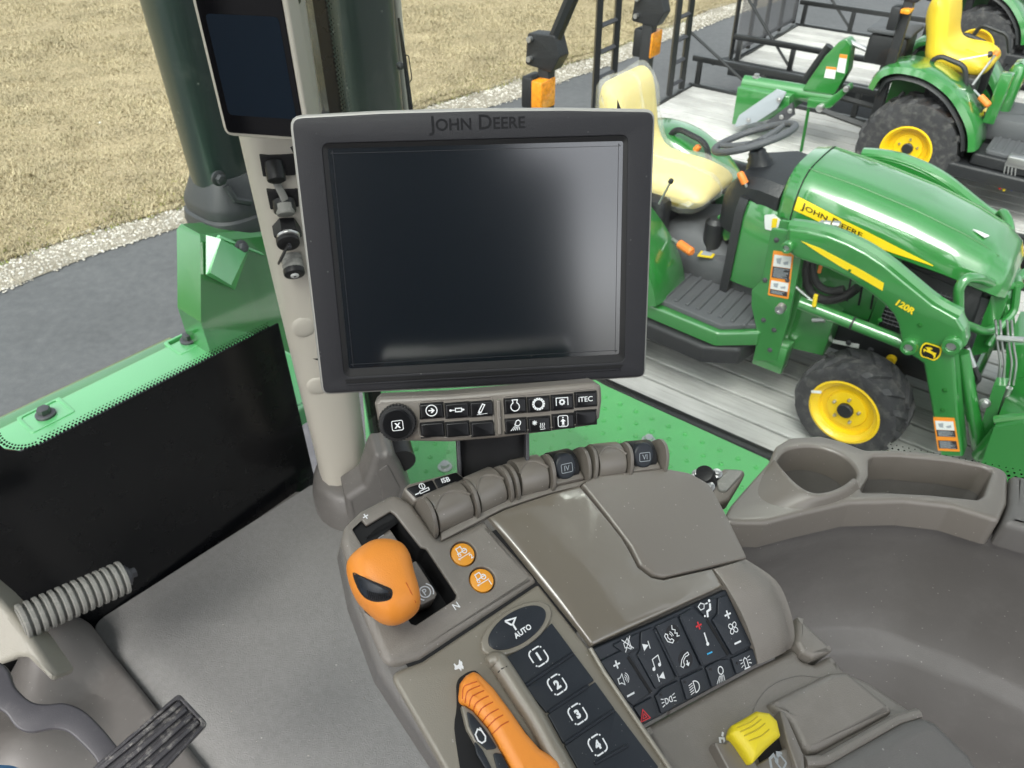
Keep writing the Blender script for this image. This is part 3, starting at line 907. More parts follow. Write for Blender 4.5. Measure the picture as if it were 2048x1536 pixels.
def rim_geo(rim, w, side, dish):
    """side = -1: outer face towards -y"""
    f = Fr((0, 0, 0), (1, 0, 0), (0, 0, 1)) if side < 0 else Fr((0, 0, 0), (1, 0, 0), (0, 0, -1))
    h = w * 0.43
    pr = [(rim * 1.04, h), (rim * 1.07, h + 0.004), (rim * 1.0, h + 0.006), (rim * 0.93, h - 0.01), (rim * 0.84, h - dish * 0.45), (rim * 0.80, h - dish), (rim * 0.62, h - dish), (rim * 0.58, h - dish + 0.012), (rim * 0.44, h - dish + 0.014), (rim * 0.10, h - dish + 0.014)]
    g = rings([[f(a * math.cos(2 * math.pi * k / 40), a * math.sin(2 * math.pi * k / 40), z) for k in range(40)] for a, z in pr], False, True)
    hub = lathe([(rim * 0.235, h - dish), (rim * 0.235, h - dish + 0.028), (rim * 0.20, h - dish + 0.032)], 20, f)
    bolts = join(*[lathe([(rim * 0.05, h - dish + 0.01), (rim * 0.05, h - dish + 0.026), (rim * 0.03, h - dish + 0.03)], 8, Fr(f(rim * 0.40 * math.cos(a), rim * 0.40 * math.sin(a), 0), f.ex, f.ey)) for a in [2 * math.pi * k / 5 + 0.3 for k in range(5)]])
    return g, hub, bolts
TY_F, TY_R = tyre_geo(0.23, 0.20, 0.142, 14, 0.018), tyre_geo(0.335, 0.29, 0.155, 15, 0.026)
def mirror(g):
    return [V((v[0], -v[1], v[2])) for v in g[0]], [tuple(f[::-1]) for f in g[1]]
def tractor(x0, vc, label, front=True, wrapped=False, seat=True, rx=0.0, sx=0.0, sz=0.0, px_=0.0, pz=0.0):
    M = YM @ Matrix.Translation((x0, vc, DECK))
    t = thing('compact_tractor', label, 'tractor', M=M, group='compact tractors loaded on the trailers')
    def S(px, py, yl):            # pixel -> local x, z in the vertical plane y = yl
        x, z = ys(px, py, vc + yl); return (x - x0, z - DECK)
    def Z(px, py, z):
        x, v = yz(px, py, DECK + z); return (x - x0, v - vc)
    def F(px, py, xl):
        v, z = yf(px, py, x0 + xl); return (v - vc, z - DECK)
    def wheel(x, y, r, g, rim, w, dish, side, steer=0.0):
        Mx = Matrix.Translation((x, y, r)) @ Matrix.Rotation(steer, 4, 'Z')
        ty = mk('tyre', tf(g, Mx), TYRE, t, ang=30)
        a, b, c = rim_geo(rim, w, side, dish)
        mk('rim', tf(a, Mx), TYELL, ty); mk('hub', tf(b, Mx), TBLK, ty); mk('wheel_bolts', tf(c, Mx), STEEL, ty, kind='stuff')
    for s in (-1, 1):
        wheel(-1.45 + rx, s * 0.42, 0.335, TY_R, 0.155, 0.30, 0.07, s)
        if front: wheel(0, s * 0.43, 0.23, TY_F, 0.142, 0.20, 0.035, s, R(-7))
    # rear fenders
    arcp = [(rx - 1.76, 0.68), (rx - 1.735, 0.76), (rx - 1.68, 0.80), (rx - 1.60, 0.815), (rx - 1.46, 0.80), (rx - 1.31, 0.73), (rx - 1.19, 0.62), (rx - 1.12, 0.52), (rx - 1.085, 0.42)]
    ap = spline(arcp, 4, False)
    for s in (-1, 1):
        def band(ya, yb, th, up):
            sec = []
            for i, (x, z) in enumerate(ap):
                a = V(ap[max(i - 1, 0)]); b = V(ap[min(i + 1, len(ap) - 1)]); d = (b - a).normalized(); nn = V((-d.y, d.x))
                if nn.y < 0 and i < len(ap) * 0.7: nn = -nn
                q = V((x, z)) + nn * up
                sec.append([(q.x, s * ya, q.y), (q.x + nn.x * th * 0.8, s * (ya + 0.012), q.y + nn.y * th * 0.8), (q.x + nn.x * th, s * (ya + 0.03), q.y + nn.y * th), (q.x + nn.x * th, s * (yb - 0.05), q.y + nn.y * th), (q.x + nn.x * th * 0.75, s * (yb - 0.012), q.y + nn.y * th * 0.75), (q.x, s * yb, q.y)])
            return rings(sec)
        mk('fender', band(0.26, 0.57, 0.05, 0.0), GREEN, t, ang=45)
        mk('fender_liner', band(0.28, 0.545, 0.03, -0.045), TBLK, t, ang=45)
        mk('inner_fender', plate(roundp([(rx - 1.72, 0.45), (rx - 1.72, 0.76), (rx - 1.4, 0.77), (rx - 1.16, 0.55), (rx - 1.1, 0.40)], 0.05), 0, 0.03, 0.005, xf=lambda a, b, w, s=s: V((a, s * (0.24 + w), b))), GREEND, t)
        mk('grab_handle', tube(fillet([(rx - 1.53, s * 0.33, 0.80), (rx - 1.48, s * 0.33, 0.90), (rx - 1.30, s * 0.33, 0.86), (rx - 1.26, s * 0.33, 0.74)], 0.05), 0.016, 8), TBLK, t)
    # frame, gearbox and axles
    mk('rear_axle', box(-1.62 + rx, -1.28 + rx, -0.3, 0.3, 0.2, 0.5, 0.04), TBLK, t)
    mk('frame', box(-1.4, 0.30, -0.15, 0.15, 0.26, 0.50, 0.02), TBLK, t)
    mk('platform_floor', box(-1.15, -0.42, -0.22, 0.22, 0.40, 0.56, 0.04), TGREY, t)
    for s in (-1, 1):
        mp = roundp([(-1.0, s * 0.20), (-1.0, s * 0.50), (-0.60, s * 0.53), (-0.47, s * 0.42), (-0.44, s * 0.20)], 0.03)
        mtp = mk('foot_mat', plate(mp, 0.415, 0.438, 0.006), TGREY, t)
        for k in range(9): mk('mat_rib', box(-0.97 + k * 0.055, -0.952 + k * 0.055, s * 0.345 - 0.135, s * 0.345 + (0.135 if k < 7 else 0.10), 0.436, 0.447, 0.003, seg=1), TGREY, mtp)
        mk('step_sill', plate(roundp([(-1.06, s * 0.30), (-1.06, s * 0.535), (-0.60, s * 0.56), (-0.45, s * 0.44), (-0.43, s * 0.30)], 0.03), 0.345, 0.413, 0.012), GREEN if wrapped else TBLK, t)
        mk('mower_skirt', plate(roundp([(-1.2, s * 0.30), (-1.2, s * 0.56), (-0.64, s * 0.585), (-0.50, s * 0.50), (-0.46, s * 0.30)], 0.04), 0.25, 0.335, 0.02), TBLK, t)
    # seat
    if seat:
        prof = [(-1.57, 0.82), (-1.61, 0.95), (-1.655, 1.08), (-1.65, 1.18), (-1.60, 1.215), (-1.54, 1.17), (-1.50, 1.06), (-1.475, 0.965), (-1.42, 0.915), (-1.28, 0.905), (-1.20, 0.875), (-1.18, 0.82), (-1.25, 0.765), (-1.45, 0.775)]
        prof = [(a + sx + (0.12 * max(0, a + 1.45) / 0.25 if wrapped else 0), b + sz - (0.10 * min(1, max(0, a + 1.52) / 0.06) if wrapped else 0) - (0.04 if wrapped and b > 1.0 else 0)) for a, b in prof]
        pr = spline(prof, 3)
        sm = SEATW if wrapped else SEATY
        hw_ = 0.20 if wrapped else 0.23
        half = plate(pr, 0, hw_, 0.07, xf=lambda a, b, w: V((a, -w, b)), seg=5)
        st = mk('seat', join(half, mirror(half)), sm, t, ang=60)
        if not wrapped:
            mk('seat_crease', tube(spline([(-1.36, -0.13, 0.912), (-1.27, -0.15, 0.906), (-1.23, -0.1, 0.894), (-1.23, 0.1, 0.894), (-1.27, 0.15, 0.906), (-1.36, 0.13, 0.912)], 4, False), 0.004, 5), SEATY, st)
        mk('seat_base', box(-1.55 + sx, -1.24 + sx, -0.16, 0.16, 0.56, 0.79 + sz, 0.04), TBLK, t)
        if wrapped:
            w2 = offs(ccw(pr), -0.016)
            hw = plate(w2, 0, 0.22, 0.08, xf=lambda a, b, w: V((a + 0.006 * math.sin(37 * b + 20 * w), -w, b + 0.008 * math.sin(31 * a + 23 * w))), seg=5)
            mk('plastic_wrap', join(hw, mirror(hw)), WRAP, st, ang=70)
    # roll bar with its folding plates and amber lamps
    for s in (-1, 1):
        y = s * 0.46
        Q = Matrix.Translation((px_, 0, pz))
        mk('roll_bar_post', tf(box(-1.65, -1.59, y - 0.028, y + 0.028, 0.48, 1.40, 0.008), Q), TBLK, t)
        mk('hinge_plate', plate(roundp([(-1.71, 1.34), (-1.57, 1.33), (-1.53, 1.40), (-1.56, 1.48), (-1.70, 1.47)], 0.015), -0.035, 0.035, 0.004, xf=lambda a, b, w, y=y: V((a + px_, y - w, b + pz))), TBLK, t)
        mk('hinge_pin', disc3((px_ - 1.68, y - 0.036, pz + 1.45), (0, -1, 0), 0.012, 0, 0.02, 10), STEEL, t)
        mk('hinge_pin', disc3((px_ - 1.68, y - 0.036, pz + 1.37), (0, -1, 0), 0.012, 0, 0.02, 10), STEEL, t)
        mk('roll_bar_upper', tube(fillet([(px_ - 1.60, y, pz + 1.42), (px_ - 1.48, y, pz + 1.68), (px_ - 1.38, y * 0.8, pz + 1.92), (px_ - 1.38, 0, pz + 1.93)], 0.06), 0.03, 8), TBLK, t)
        yy = y + s * 0.03
        lh = mk('lamp_housing', box(px_ - 1.70, px_ - 1.640, yy - 0.05, yy + 0.05, pz + 1.165, pz + 1.305, 0.012), TBLK, t)
        mk('amber_lens', box(px_ - 1.641, px_ - 1.585, yy - 0.056, yy + 0.056, pz + (1.172 if wrapped else 1.27), pz + 1.298, 0.008), AMBER, lh)
        mk('side_console', box(-1.5 + rx, -1.2 + rx, s * 0.24 - 0.05, s * 0.24 + 0.05, 0.56, 0.79, 0.03), TBLK, t)
    return t, S, Z, F
def grip(t, S, a, b, ya, yb, stick=0.007, r=0.018, m=ORGT, name='lever', part=0.45):
    p = V((*S(*a, ya), 0)); q = V((*S(*b, yb), 0))
    p, q = V((p.x, ya, p.y)), V((q.x, yb, q.y))
    l = mk(name, tube([p, q], stick, 8), STEEL, t)
    d = (q - p).normalized()
    mk('lever_grip', tube([q - d * (q - p).length * part, q - d * 0.004, q + d * 0.004], [r, r, r * 0.7], 12), m, l)

# ---- near tractor with the loader
t1, S1, Z1, F1 = tractor(0.0, 0.53, 'compact tractor with front loader and plastic wrapped seat on near trailer', wrapped=True, rx=0.14, sx=0.13, sz=0.055)
# hood
st = [(-0.575, 1.02, 0.85, 0.20), (-0.56, 1.055, 0.85, 0.235), (-0.50, 1.065, 0.86, 0.26), (-0.30, 1.045, 0.855, 0.268), (-0.05, 1.005, 0.835, 0.265), (0.13, 0.96, 0.815, 0.255), (0.25, 0.92, 0.79, 0.238), (0.32, 0.875, 0.765, 0.205), (0.35, 0.82, 0.75, 0.165)]
def hood_sec(x, zt, zb, hw, k=0.0):
    h = zt - zb
    half = [(0, zt), (hw * 0.35, zt - h * 0.01), (hw * 0.60, zt - h * 0.05), (hw * 0.78, zt - h * 0.16), (hw * 0.90, zt - h * 0.34), (hw * 0.97, zt - h * 0.58), (hw, zb + 0.01), (hw - 0.012, zb)]
    return [V((x, y, z)) for y, z in half] + [V((x, -y, z)) for y, z in half[:0:-1]]
secs = []
for i in range(len(st) - 1):
    for k in range(4):
        a, b = st[i], st[i + 1]; f = k / 4
        secs.append(hood_sec(*[a[j] + (b[j] - a[j]) * f for j in range(4)]))
secs.append(hood_sec(*st[-1]))
HOOD = rings(secs)
hood = mk('hood', HOOD, GREEN, t1, ang=50)
hb = BVHTree.FromPolygons([V(v) for v in HOOD[0]], HOOD[1])
def on_hood(x, z, lift=0.002):
    h = hb.ray_cast(V((x, -1.0, z)), V((0, 1, 0)))
    return (h[0] + V((0, -lift, 0))) if h[0] is not None else V((x, -0.25, z))
# yellow side stripe with the maker's name (laid on the hood side)
def stripe(P, lift, m, name, parent, nx=26, nz=3):
    loops = []
    for i in range(nx + 1):
        f = i / nx
        lo, hi = P(f)
        loops.append([on_hood(lo[0] + (hi[0] - lo[0]) * k / nz, lo[1] + (hi[1] - lo[1]) * k / nz, lift) for k in range(nz + 1)])
    g = rings(loops, False, False, closed=False)
    return mk(name, g, m, parent, ang=60)
def P_str(f):
    x = -0.49 + f * 0.57
    top = 0.972 - 0.10 * f - 0.02 * f * f; hgt = 0.056 * (1 - 0.3 * f) if f < 0.5 else 0.056 * 0.85 * (1 - (f - 0.5) / 0.5) + 0.004
    return (x, top - hgt), (x, top)
stripe(P_str, 0.003, DECY, 'yellow_stripe', hood)
tv, tfc, tw = text2d('John Deere', 0.012, 0.78)
tg = sub((tv, tfc), 1)
lx0, lx1 = -0.465, -0.20
lv = []
for v in tg[0]:
    f = (v[0] / tw + 0.5)
    x = lx0 + (lx1 - lx0) * f
    fs_ = (x + 0.49) / 0.57
    lo, hi = P_str(fs_)
    zc = (lo[1] + hi[1]) / 2
    lv.append(on_hood(x, zc + v[1] * 0.034, 0.0045))
mk('lettering', (lv, tg[1]), DECK_, hood, ang=0)
for s in (-1, 1):
    ln = [hb.ray_cast(V((x, s * (0.15 - 0.05 * max(0, x)), 2)), V((0, 0, -1)))[0] + V((0, 0, 0.0005)) for x in [-0.5 + 0.07 * k for k in range(12)]]
    mk('hood_crease', tube(ln, 0.0035, 5), GREEND, hood)
sx_ = [V((-0.495, v.y * 1.004, v.z + 0.0006)) for v in hood_sec(-0.495, 1.0648, 0.8595, 0.2605)][:8]
for s in (-1, 1): mk('hood_seam', tube([V((v.x, s * abs(v.y), v.z)) for v in sx_[:7]], 0.003, 5), VOID, hood)
mk('hood_badge', plate([(0.0, 0.0), (0.05, -0.012), (0.06, 0.02), (0.02, 0.01)], 0, 0.004, 0, xf=lambda a, b, w: V((0.15 + a, -0.09 + b, 0.955 - 0.28 * a + w))), LABW, hood)
# nose, grille and engine bay
gr = mk('grille', rings([hood_sec(x, 0.84 if x < 0.3 else 0.765, 0.42, hw) for x, hw in ((-0.15, 0.20), (0.20, 0.20), (0.27, 0.17), (0.30, 0.13))]), TBLK, t1)
for k in range(10): mk('grille_slat', box(0.22, 0.306, -0.14 + k * 0.03, -0.132 + k * 0.03, 0.46, 0.72, 0.002, seg=1), STEELD, gr)
for s in (-1, 1):
    sp = mk('side_screen', plate(roundp([(-0.05, 0.50), (0.24, 0.50), (0.22, 0.76), (-0.05, 0.80)], 0.03), 0, 0.004, 0.001, xf=lambda a, b, w, s=s: V((a, s * (0.205 + w), b))), TBLK, t1)
    mk('screen_wires', join(*[tube([(-0.04 + k * 0.018, s * 0.211, 0.51), (-0.04 + k * 0.018, s * 0.211, 0.73)], 0.002, 3) for k in range(15)] + [tube([(-0.04, s * 0.212, 0.52 + k * 0.018), (0.21, s * 0.212, 0.52 + k * 0.018)], 0.002, 3) for k in range(12)]), STEELD, sp, ang=0, kind='stuff')
    mk('engine_panel', plate(roundp([(-0.42, 0.50), (-0.08, 0.50), (-0.06, 0.825), (-0.42, 0.84)], 0.02), 0, 0.012, 0.004, xf=lambda a, b, w, s=s: V((a, s * (0.20 + w), b))), GREEN, t1)
    [mk('panel_vent', box(-0.20 + k * 0.05, -0.192 + k * 0.05, s * 0.2135 - 0.001, s * 0.2135 + 0.002, 0.56, 0.72, 0, xf=lambda a, b, c: V((a + (c - 0.64) * -0.12, b, c))), VOID, t1) for k in range(3)]
    mk('bay_post', box(-0.075, -0.035, s * 0.215 - 0.012, s * 0.215 + 0.012, 0.48, 0.83, 0.006), GREEN, t1)
# dash cowl with black edging, dash, column, wheel
cw = [rings([[V((x, y, z)) for y, z in [(-hw, 0.50), (-hw, zt - 0.06), (-hw + 0.03, zt), (hw - 0.03, zt), (hw, zt - 0.06), (hw, 0.50)]] for x, hw, zt in ((-0.70, 0.255, 0.885), (-0.62, 0.262, 0.885), (-0.50, 0.26, 0.86), (-0.38, 0.245, 0.83))])]
mk('dash_cowl', cw[0], GREEN, t1, ang=30)
mk('cowl_edging', rings([[V((x, y, z)) for y, z in [(-hw, 0.42), (-hw, zt - 0.055), (-hw + 0.03, zt), (hw - 0.03, zt), (hw, zt - 0.055), (hw, 0.42)]] for x, hw, zt in ((-0.735, 0.265, 0.895), (-0.695, 0.27, 0.895))]), TBLK, t1, ang=30)
dk = [V((*Z1(1553, 470, 0.0), 0))]
lf_ = mk('maker_sticker', plate(roundp([S1(1529, 430, -0.265), (S1(1548, 428, -0.265)), S1(1562, 440, -0.265), S1(1553, 463, -0.265), S1(1530, 458, -0.265)], 0.008), 0, 0.002, 0, xf=lambda a, b, w: V((a, -0.265 - w, b))), LABW, t1)
mk('sticker_patch', plate(roundp([S1(1545, 437, -0.267), S1(1556, 436, -0.267), S1(1552, 457, -0.267), S1(1543, 455, -0.267)], 0.004), 0, 0.002, 0, xf=lambda a, b, w: V((a, -0.2675 - w, b))), DECY, lf_)
mk('dashboard', rings([[V((x, y, z)) for y, z in [(-hw, 0.70), (-hw, zt - 0.04), (-hw + 0.04, zt), (hw - 0.04, zt), (hw, zt - 0.04), (hw, 0.70)]] for x, hw, zt in ((-0.84, 0.15, 0.88), (-0.78, 0.19, 0.96), (-0.66, 0.23, 0.985), (-0.57, 0.23, 0.975))]), TBLK, t1, ang=40)
mk('steering_pedestal', box(-0.86, -0.70, -0.10, 0.10, 0.5, 0.88, 0.04), TBLK, t1)
sc = V((S1(1508, 276, 0.0)[0], 0, S1(1508, 276, 0.0)[1]))
sax = V((-0.42, 0, 0.91)).normalized()
sf = Fr(sc, V((0, 1, 0)), V((0, 1, 0)).cross(-sax))
sw = mk('steering_wheel', tube([sf(0.175 * math.cos(a), 0.175 * math.sin(a), 0) for a in [2 * math.pi * k / 40 for k in range(40)]], 0.0155, 10, closed=True), TGREY, t1)
for a in (R(90), R(210), R(330)): mk('steering_spoke', tube([sf(0, 0, -0.03), sf(0.10 * math.cos(a), 0.10 * math.sin(a), -0.015), sf(0.172 * math.cos(a), 0.172 * math.sin(a), 0)], [0.02, 0.014, 0.012], 8), TGREY, sw)
mk('steering_hub', lathe([(0.03, -0.05), (0.045, -0.035), (0.04, -0.015), (0.02, -0.01)], 20, sf), TBLK, sw)
mk('column_bellows', tube([sc - sax * (0.05 + 0.012 * k) for k in range(16)], [0.028 + 0.005 * k + (0.006 if k % 2 else 0) for k in range(16)], 24), TBLK, t1, ang=60)
# pedals, levers, labels on the platform
mk('brake_pedal', dome(circ(0.05, 18, *Z1(1447, 372, 0.72)), 0.02, 0.70), TGREY, t1)
mk('tunnel_shroud', rings([[V((x, y, z)) for y, z in [(-hw, 0.44), (-hw * 0.9, zt - 0.04), (-hw * 0.6, zt), (hw * 0.6, zt), (hw * 0.9, zt - 0.04), (hw, 0.44)]] for x, hw, zt in ((-1.1, 0.2, 0.62), (-0.95, 0.22, 0.66), (-0.85, 0.20, 0.62), (-0.72, 0.20, 0.56), (-0.5, 0.2, 0.55))]), TGREY, t1, ang=50)
mk('green_leg_panel', plate(roundp([S1(1437, 430, -0.12), S1(1478, 410, -0.12), S1(1478, 470, -0.12), S1(1452, 480, -0.12)], 0.01), -0.02, 0.02, 0.004, xf=lambda a, b, w: V((a, -0.12 - w, b))), GREEN, t1)
grip(t1, S1, (1345, 478), (1383, 504), -0.30, -0.36, r=0.021, part=0.6)
grip(t1, S1, (1504, 395), (1480, 346), -0.20, -0.20, r=0.016, part=0.42)
grip(t1, S1, (1318, 408), (1343, 360), -0.33, -0.33, stick=0.005, r=0.012, m=TBLK, part=0.1)
grip(t1, S1, (1372, 320), (1398, 293), 0.33, 0.33, r=0.017, part=0.6)
zt = 0.553
fp = [Z1(1394, 515, zt), Z1(1417, 485, zt), Z1(1447, 490, zt), Z1(1424, 519, zt)]
lb = mk('instruction_label', plate(fp, zt + 0.006, zt + 0.010, 0), DECY, t1)
mk('label_text_block', plate(offs(ccw(fp), 0.012), zt + 0.0105, zt + 0.0125, 0), GREYP, lb)
mk('floor_sticker', plate([S1(1470, 532, -0.21), S1(1492, 515, -0.21), S1(1494, 526, -0.21), S1(1482, 537, -0.21)], 0, 0.003, 0, xf=lambda a, b, w: V((a, -0.213 - w, b))), LABW, t1)
mk('oil_filter', tube([(-0.86, -0.14, 0.56), (-0.86, -0.14, 0.70), (-0.86, -0.14, 0.72)], [0.045, 0.045, 0.03], 16), TBLK, t1)
# stickers on the front tyre, a front lamp
x, z = S1(1634, 787, -0.53)
mk('tyre_sticker', plate(roundp([(x - 0.022, z - 0.004), (x + 0.018, z + 0.012), (x + 0.014, z + 0.024), (x - 0.026, z + 0.008)], 0.003), 0, 0.002, 0, xf=lambda a, b, w: V((a, -0.5335 - w, b))), LABW, t1)
# front axle
mk('front_axle', box(-0.05, 0.05, -0.36, 0.36, 0.19, 0.27, 0.02), TBLK, t1)
mk('front_frame', box(-0.30, 0.36, -0.20, 0.20, 0.33, 0.46, 0.02), TBLK, t1)
mk('frame_label', plate([S1(1664, 680, -0.21), S1(1718, 690, -0.21), S1(1716, 698, -0.21), S1(1662, 686, -0.21)], 0, 0.003, 0, xf=lambda a, b, w: V((a, -0.203 - w, b))), LABW, t1)
mk('grease_cap', disc3((0.06, -0.21, 0.36), (0, -1, 0), 0.022, 0, 0.03, 12), TYELL, t1)
mk('tie_rod', tube([(0.10, -0.36, 0.20), (0.14, 0.36, 0.22)], 0.011, 8), TBLK, t1)
# ---- loader
L_ = thing('front_loader', 'green front loader with black and yellow deer badge bolted to wrapped seat tractor', 'loader', M=YM @ Matrix.Translation((0, 0.53, DECK)))
ARM = [(1576, 457), (1615, 462), (1655, 472), (1695, 488), (1730, 506), (1770, 533), (1805, 562), (1865, 611), (1914, 638), (1929, 662), (1932, 692), (1907, 716), (1926, 915), (1880, 915), (1846, 728), (1805, 700), (1796, 650), (1785, 628), (1764, 606), (1730, 580), (1700, 560), (1655, 538), (1591, 517), (1570, 500)]
MAST = [(1543, 456), (1585, 462), (1607, 478), (1602, 520), (1588, 590), (1578, 640), (1553, 722), (1506, 722), (1512, 690), (1514, 660), (1503, 610), (1504, 580), (1524, 560), (1533, 510)]
YA = -0.49
armp = [S1(x, y, YA) for x, y in ARM]; mastp = [S1(x, y, -0.43) for x, y in MAST]
for s in (-1, 1):
    X = lambda y0, s=s: (lambda a, b, w: V((a, s * (y0 + w), b)))
    fix = (lambda g: g) if s < 0 else (lambda g: (g[0], [tuple(f[::-1]) for f in g[1]]))
    flip = (lambda g: (g[0], [tuple(f[::-1]) for f in g[1]])) if s > 0 else (lambda g: g)
    arm = mk('loader_arm', flip(plate(roundp(armp, 0.01), 0, 0.075, 0.012, xf=X(0.415))), GREEN, L_, ang=40)
    mk('arm_top_tube', tube(spline([(armp[i][0] + 0.0, s * 0.45, armp[i][1] - 0.012) for i in (0, 1, 2, 3, 4, 5, 6, 7, 8)], 4, False), 0.036, 10), GREEN, arm)
    mast = mk('loader_mast', flip(join(plate(roundp(mastp, 0.012), 0, 0.014, 0.003, xf=X(0.42)), plate(roundp(mastp, 0.012), 0, 0.014, 0.003, xf=X(0.33)))), GREEN, L_)
    mx, mz = S1(1548, 690, -0.4)
    mk('mast_foot', box(mx - 0.07, mx + 0.07, s * 0.385 - 0.045, s * 0.385 + 0.045, mz - 0.12, mz + 0.02, 0.008), GREEN, L_)
    mk('mast_bracket', plate([(mx, 0.31), (mx + 0.20, 0.34), (mx + 0.2, 0.52), (mx + 0.02, 0.58)], 0, 0.18, 0.006, xf=X(0.16)), GREEN, L_)
    for (px, py, r, col) in ((1905, 688, 0.034, GREEN), (1820, 690, 0.032, GREEN), (1577, 492, 0.024, GREEN), (1563, 615, 0.020, STEEL)):
        x, z = S1(px, py, YA)
        b = mk('pin_boss', flip(lathe([(r, -0.005), (r, 0.022), (r * 0.9, 0.028), (r * 0.55, 0.028), (r * 0.5, 0.016)], 22, lambda a, bb, w, x=x, z=z, s=s: V((x + a, s * (0.49 + w), z + bb)))), col, L_)
        mk('pin', flip(lathe([(r * 0.48, 0), (r * 0.48, 0.019)], 12, lambda a, bb, w, x=x, z=z, s=s: V((x + a, s * (0.49 + w), z + bb)))), STEEL, b)
    # lift and tilt cylinders
    a, b = S1(1600, 606, -0.44), S1(1818, 690, -0.44)
    d = (V(b) - V(a)); mid = V(a) + d * 0.5
    cyl = mk('lift_cylinder', tube([(a[0], s * 0.44, a[1]), (b[0], s * 0.44, b[1])], 0.027, 16), GREEN, L_)
    mk('cylinder_collar', tube([(mid.x - d.x * 0.01, s * 0.44, mid.y - d.y * 0.01), (mid.x + d.x * 0.01, s * 0.44, mid.y + d.y * 0.01)], 0.0285, 16), TBLK, cyl)
    a, b = S1(1920, 712, -0.40), S1(1955, 905, -0.40)
    tc_ = mk('tilt_cylinder', tube([(a[0], s * 0.37, a[1]), (b[0], s * 0.37, b[1])], 0.027, 16), GREEN, L_)
    # stripes, model number, badge
    sx = [S1(x, y, -0.49) for x, y in ((1603, 482), (1640, 496), (1680, 517), (1725, 541), (1768, 566), (1765, 581), (1722, 556), (1680, 532), (1640, 507))]
    mk('arm_stripe', flip(plate(sx, 0, 0.002, 0, xf=X(0.4905))), DECY, arm)
    if s < 0:
        FA = Fr(V((0, 0, 0)), V((1, 0, 0)), V((0, 0, 1)))
        def lay(ic, px, py, dx, dy, lift, y=-0.4905, aspect=1.0):
            c = V(S1(px, py, y)); e = V(S1(px + dx, py + dy, y)) - c
            f = V((-e.y, e.x)) * aspect
            return [V(((c + e * a + f * b).x, y - lift, (c + e * a + f * b).y)) for a, b in ic[0]], ic[1]
        mk('model_number', lay(icon([('t', '120R', 0, 0, 0.62, 0.04)]), 1812, 614, 22, 13, 0.002), DECY, arm, ang=0)
        bd = roundp([(-0.95, 0.55), (-0.75, 0.95), (0, 1.0), (0.75, 0.95), (0.95, 0.55), (1, 0), (0.88, -0.6), (0.6, -0.98), (0, -0.92), (-0.6, -0.98), (-0.88, -0.6), (-1, 0)], 0.25)
        e1 = mk('deer_badge', lay(icon([('f', bd)]), 1861, 703, 20.5, 6.5, 0.002, aspect=0.95), DECY, arm, ang=0)
        mk('badge_field', lay(icon([('f', [(x * 0.85, y * 0.84) for x, y in bd])]), 1861, 703, 20.5, 6.5, 0.0028, aspect=0.95), DECK_, e1, ang=0)
        deer = [(-0.72, 0.02), (-0.62, 0.16), (-0.40, 0.10), (-0.30, 0.12), (-0.42, 0.30), (-0.58, 0.34), (-0.56, 0.42), (-0.40, 0.44), (-0.34, 0.56), (-0.28, 0.44), (-0.16, 0.66), (-0.16, 0.46), (0.02, 0.62), (-0.02, 0.44), (0.16, 0.50), (0.02, 0.34), (-0.10, 0.30), (0.05, 0.16), (0.30, 0.10), (0.48, 0.06), (0.56, 0.14), (0.58, 0.0), (0.55, -0.16), (0.62, -0.36), (0.56, -0.62), (0.46, -0.72), (0.50, -0.50), (0.42, -0.34), (0.24, -0.20), (0.0, -0.16), (-0.26, -0.12), (-0.48, -0.04), (-0.52, -0.22), (-0.62, -0.30), (-0.60, -0.12), (-0.66, -0.02)]
        mk('leaping_deer', lay(icon([('f', deer)]), 1861, 703, 20.5, 6.5, 0.0036, aspect=0.95), DECY, e1, ang=0)
        def warn(quad, rows, y, parent):
            base = [S1(a, b, y) for a, b in quad]
            l = mk('warning_label', plate(roundp(base, 0.004), 0, 0.0015, 0, xf=lambda a, b, w: V((a, y - w, b))), LABO, parent)
            def q(fu, fv):
                tl, tr, br, bl = [V(p) for p in base]
                top = tl + (tr - tl) * fu; bot = bl + (br - bl) * fu
                return tuple(top + (bot - top) * fv)
            for v0, v1, m_ in rows:
                pn = mk('label_panel', plate([q(0.08, v0), q(0.92, v0), q(0.92, v1), q(0.08, v1)], 0, 0.001, 0, xf=lambda a, b, w: V((a, y - 0.0018 - w, b))), m_, l)
                ln = []
                if m_ is LABK:
                    k = v0 + 0.02
                    while k < v1 - 0.02:
                        e = rnd.uniform(0.6, 0.88)
                        ln.append(plate([q(0.14, k), q(e, k), q(e, k + 0.010), q(0.14, k + 0.010)], 0, 0.0005, 0, xf=lambda a, b, w: V((a, y - 0.003 - w, b)))); k += 0.024
                else:
                    vm = (v0 + v1) / 2; hh = (v1 - v0)
                    ln.append(plate([q(0.2, vm - hh * 0.2), q(0.45, vm - hh * 0.3), q(0.42, vm + hh * 0.25), q(0.25, vm + hh * 0.2)], 0, 0.0005, 0, xf=lambda a, b, w: V((a, y - 0.003 - w, b))))
                    ln.append(plate([q(0.55, vm + hh * 0.05), q(0.8, vm - hh * 0.1), q(0.8, vm + hh * 0.2), q(0.6, vm + hh * 0.25)], 0, 0.0005, 0, xf=lambda a, b, w: V((a, y - 0.003 - w, b))))
                mk('label_print', join(*ln), GREYP, pn, kind='stuff')
        warn([(1547, 501), (1588, 506), (1577, 598), (1536, 590)], [(0.08, 0.33, LABW), (0.34, 0.58, LABK), (0.65, 0.84, LABW), (0.85, 0.95, LABK)], -0.4345, mast)
        warn([(1866, 834), (1909, 836), (1920, 903), (1876, 901)], [(0.10, 0.36, LABW), (0.37, 0.56, LABK), (0.68, 0.92, LABK)], -0.4905, arm)
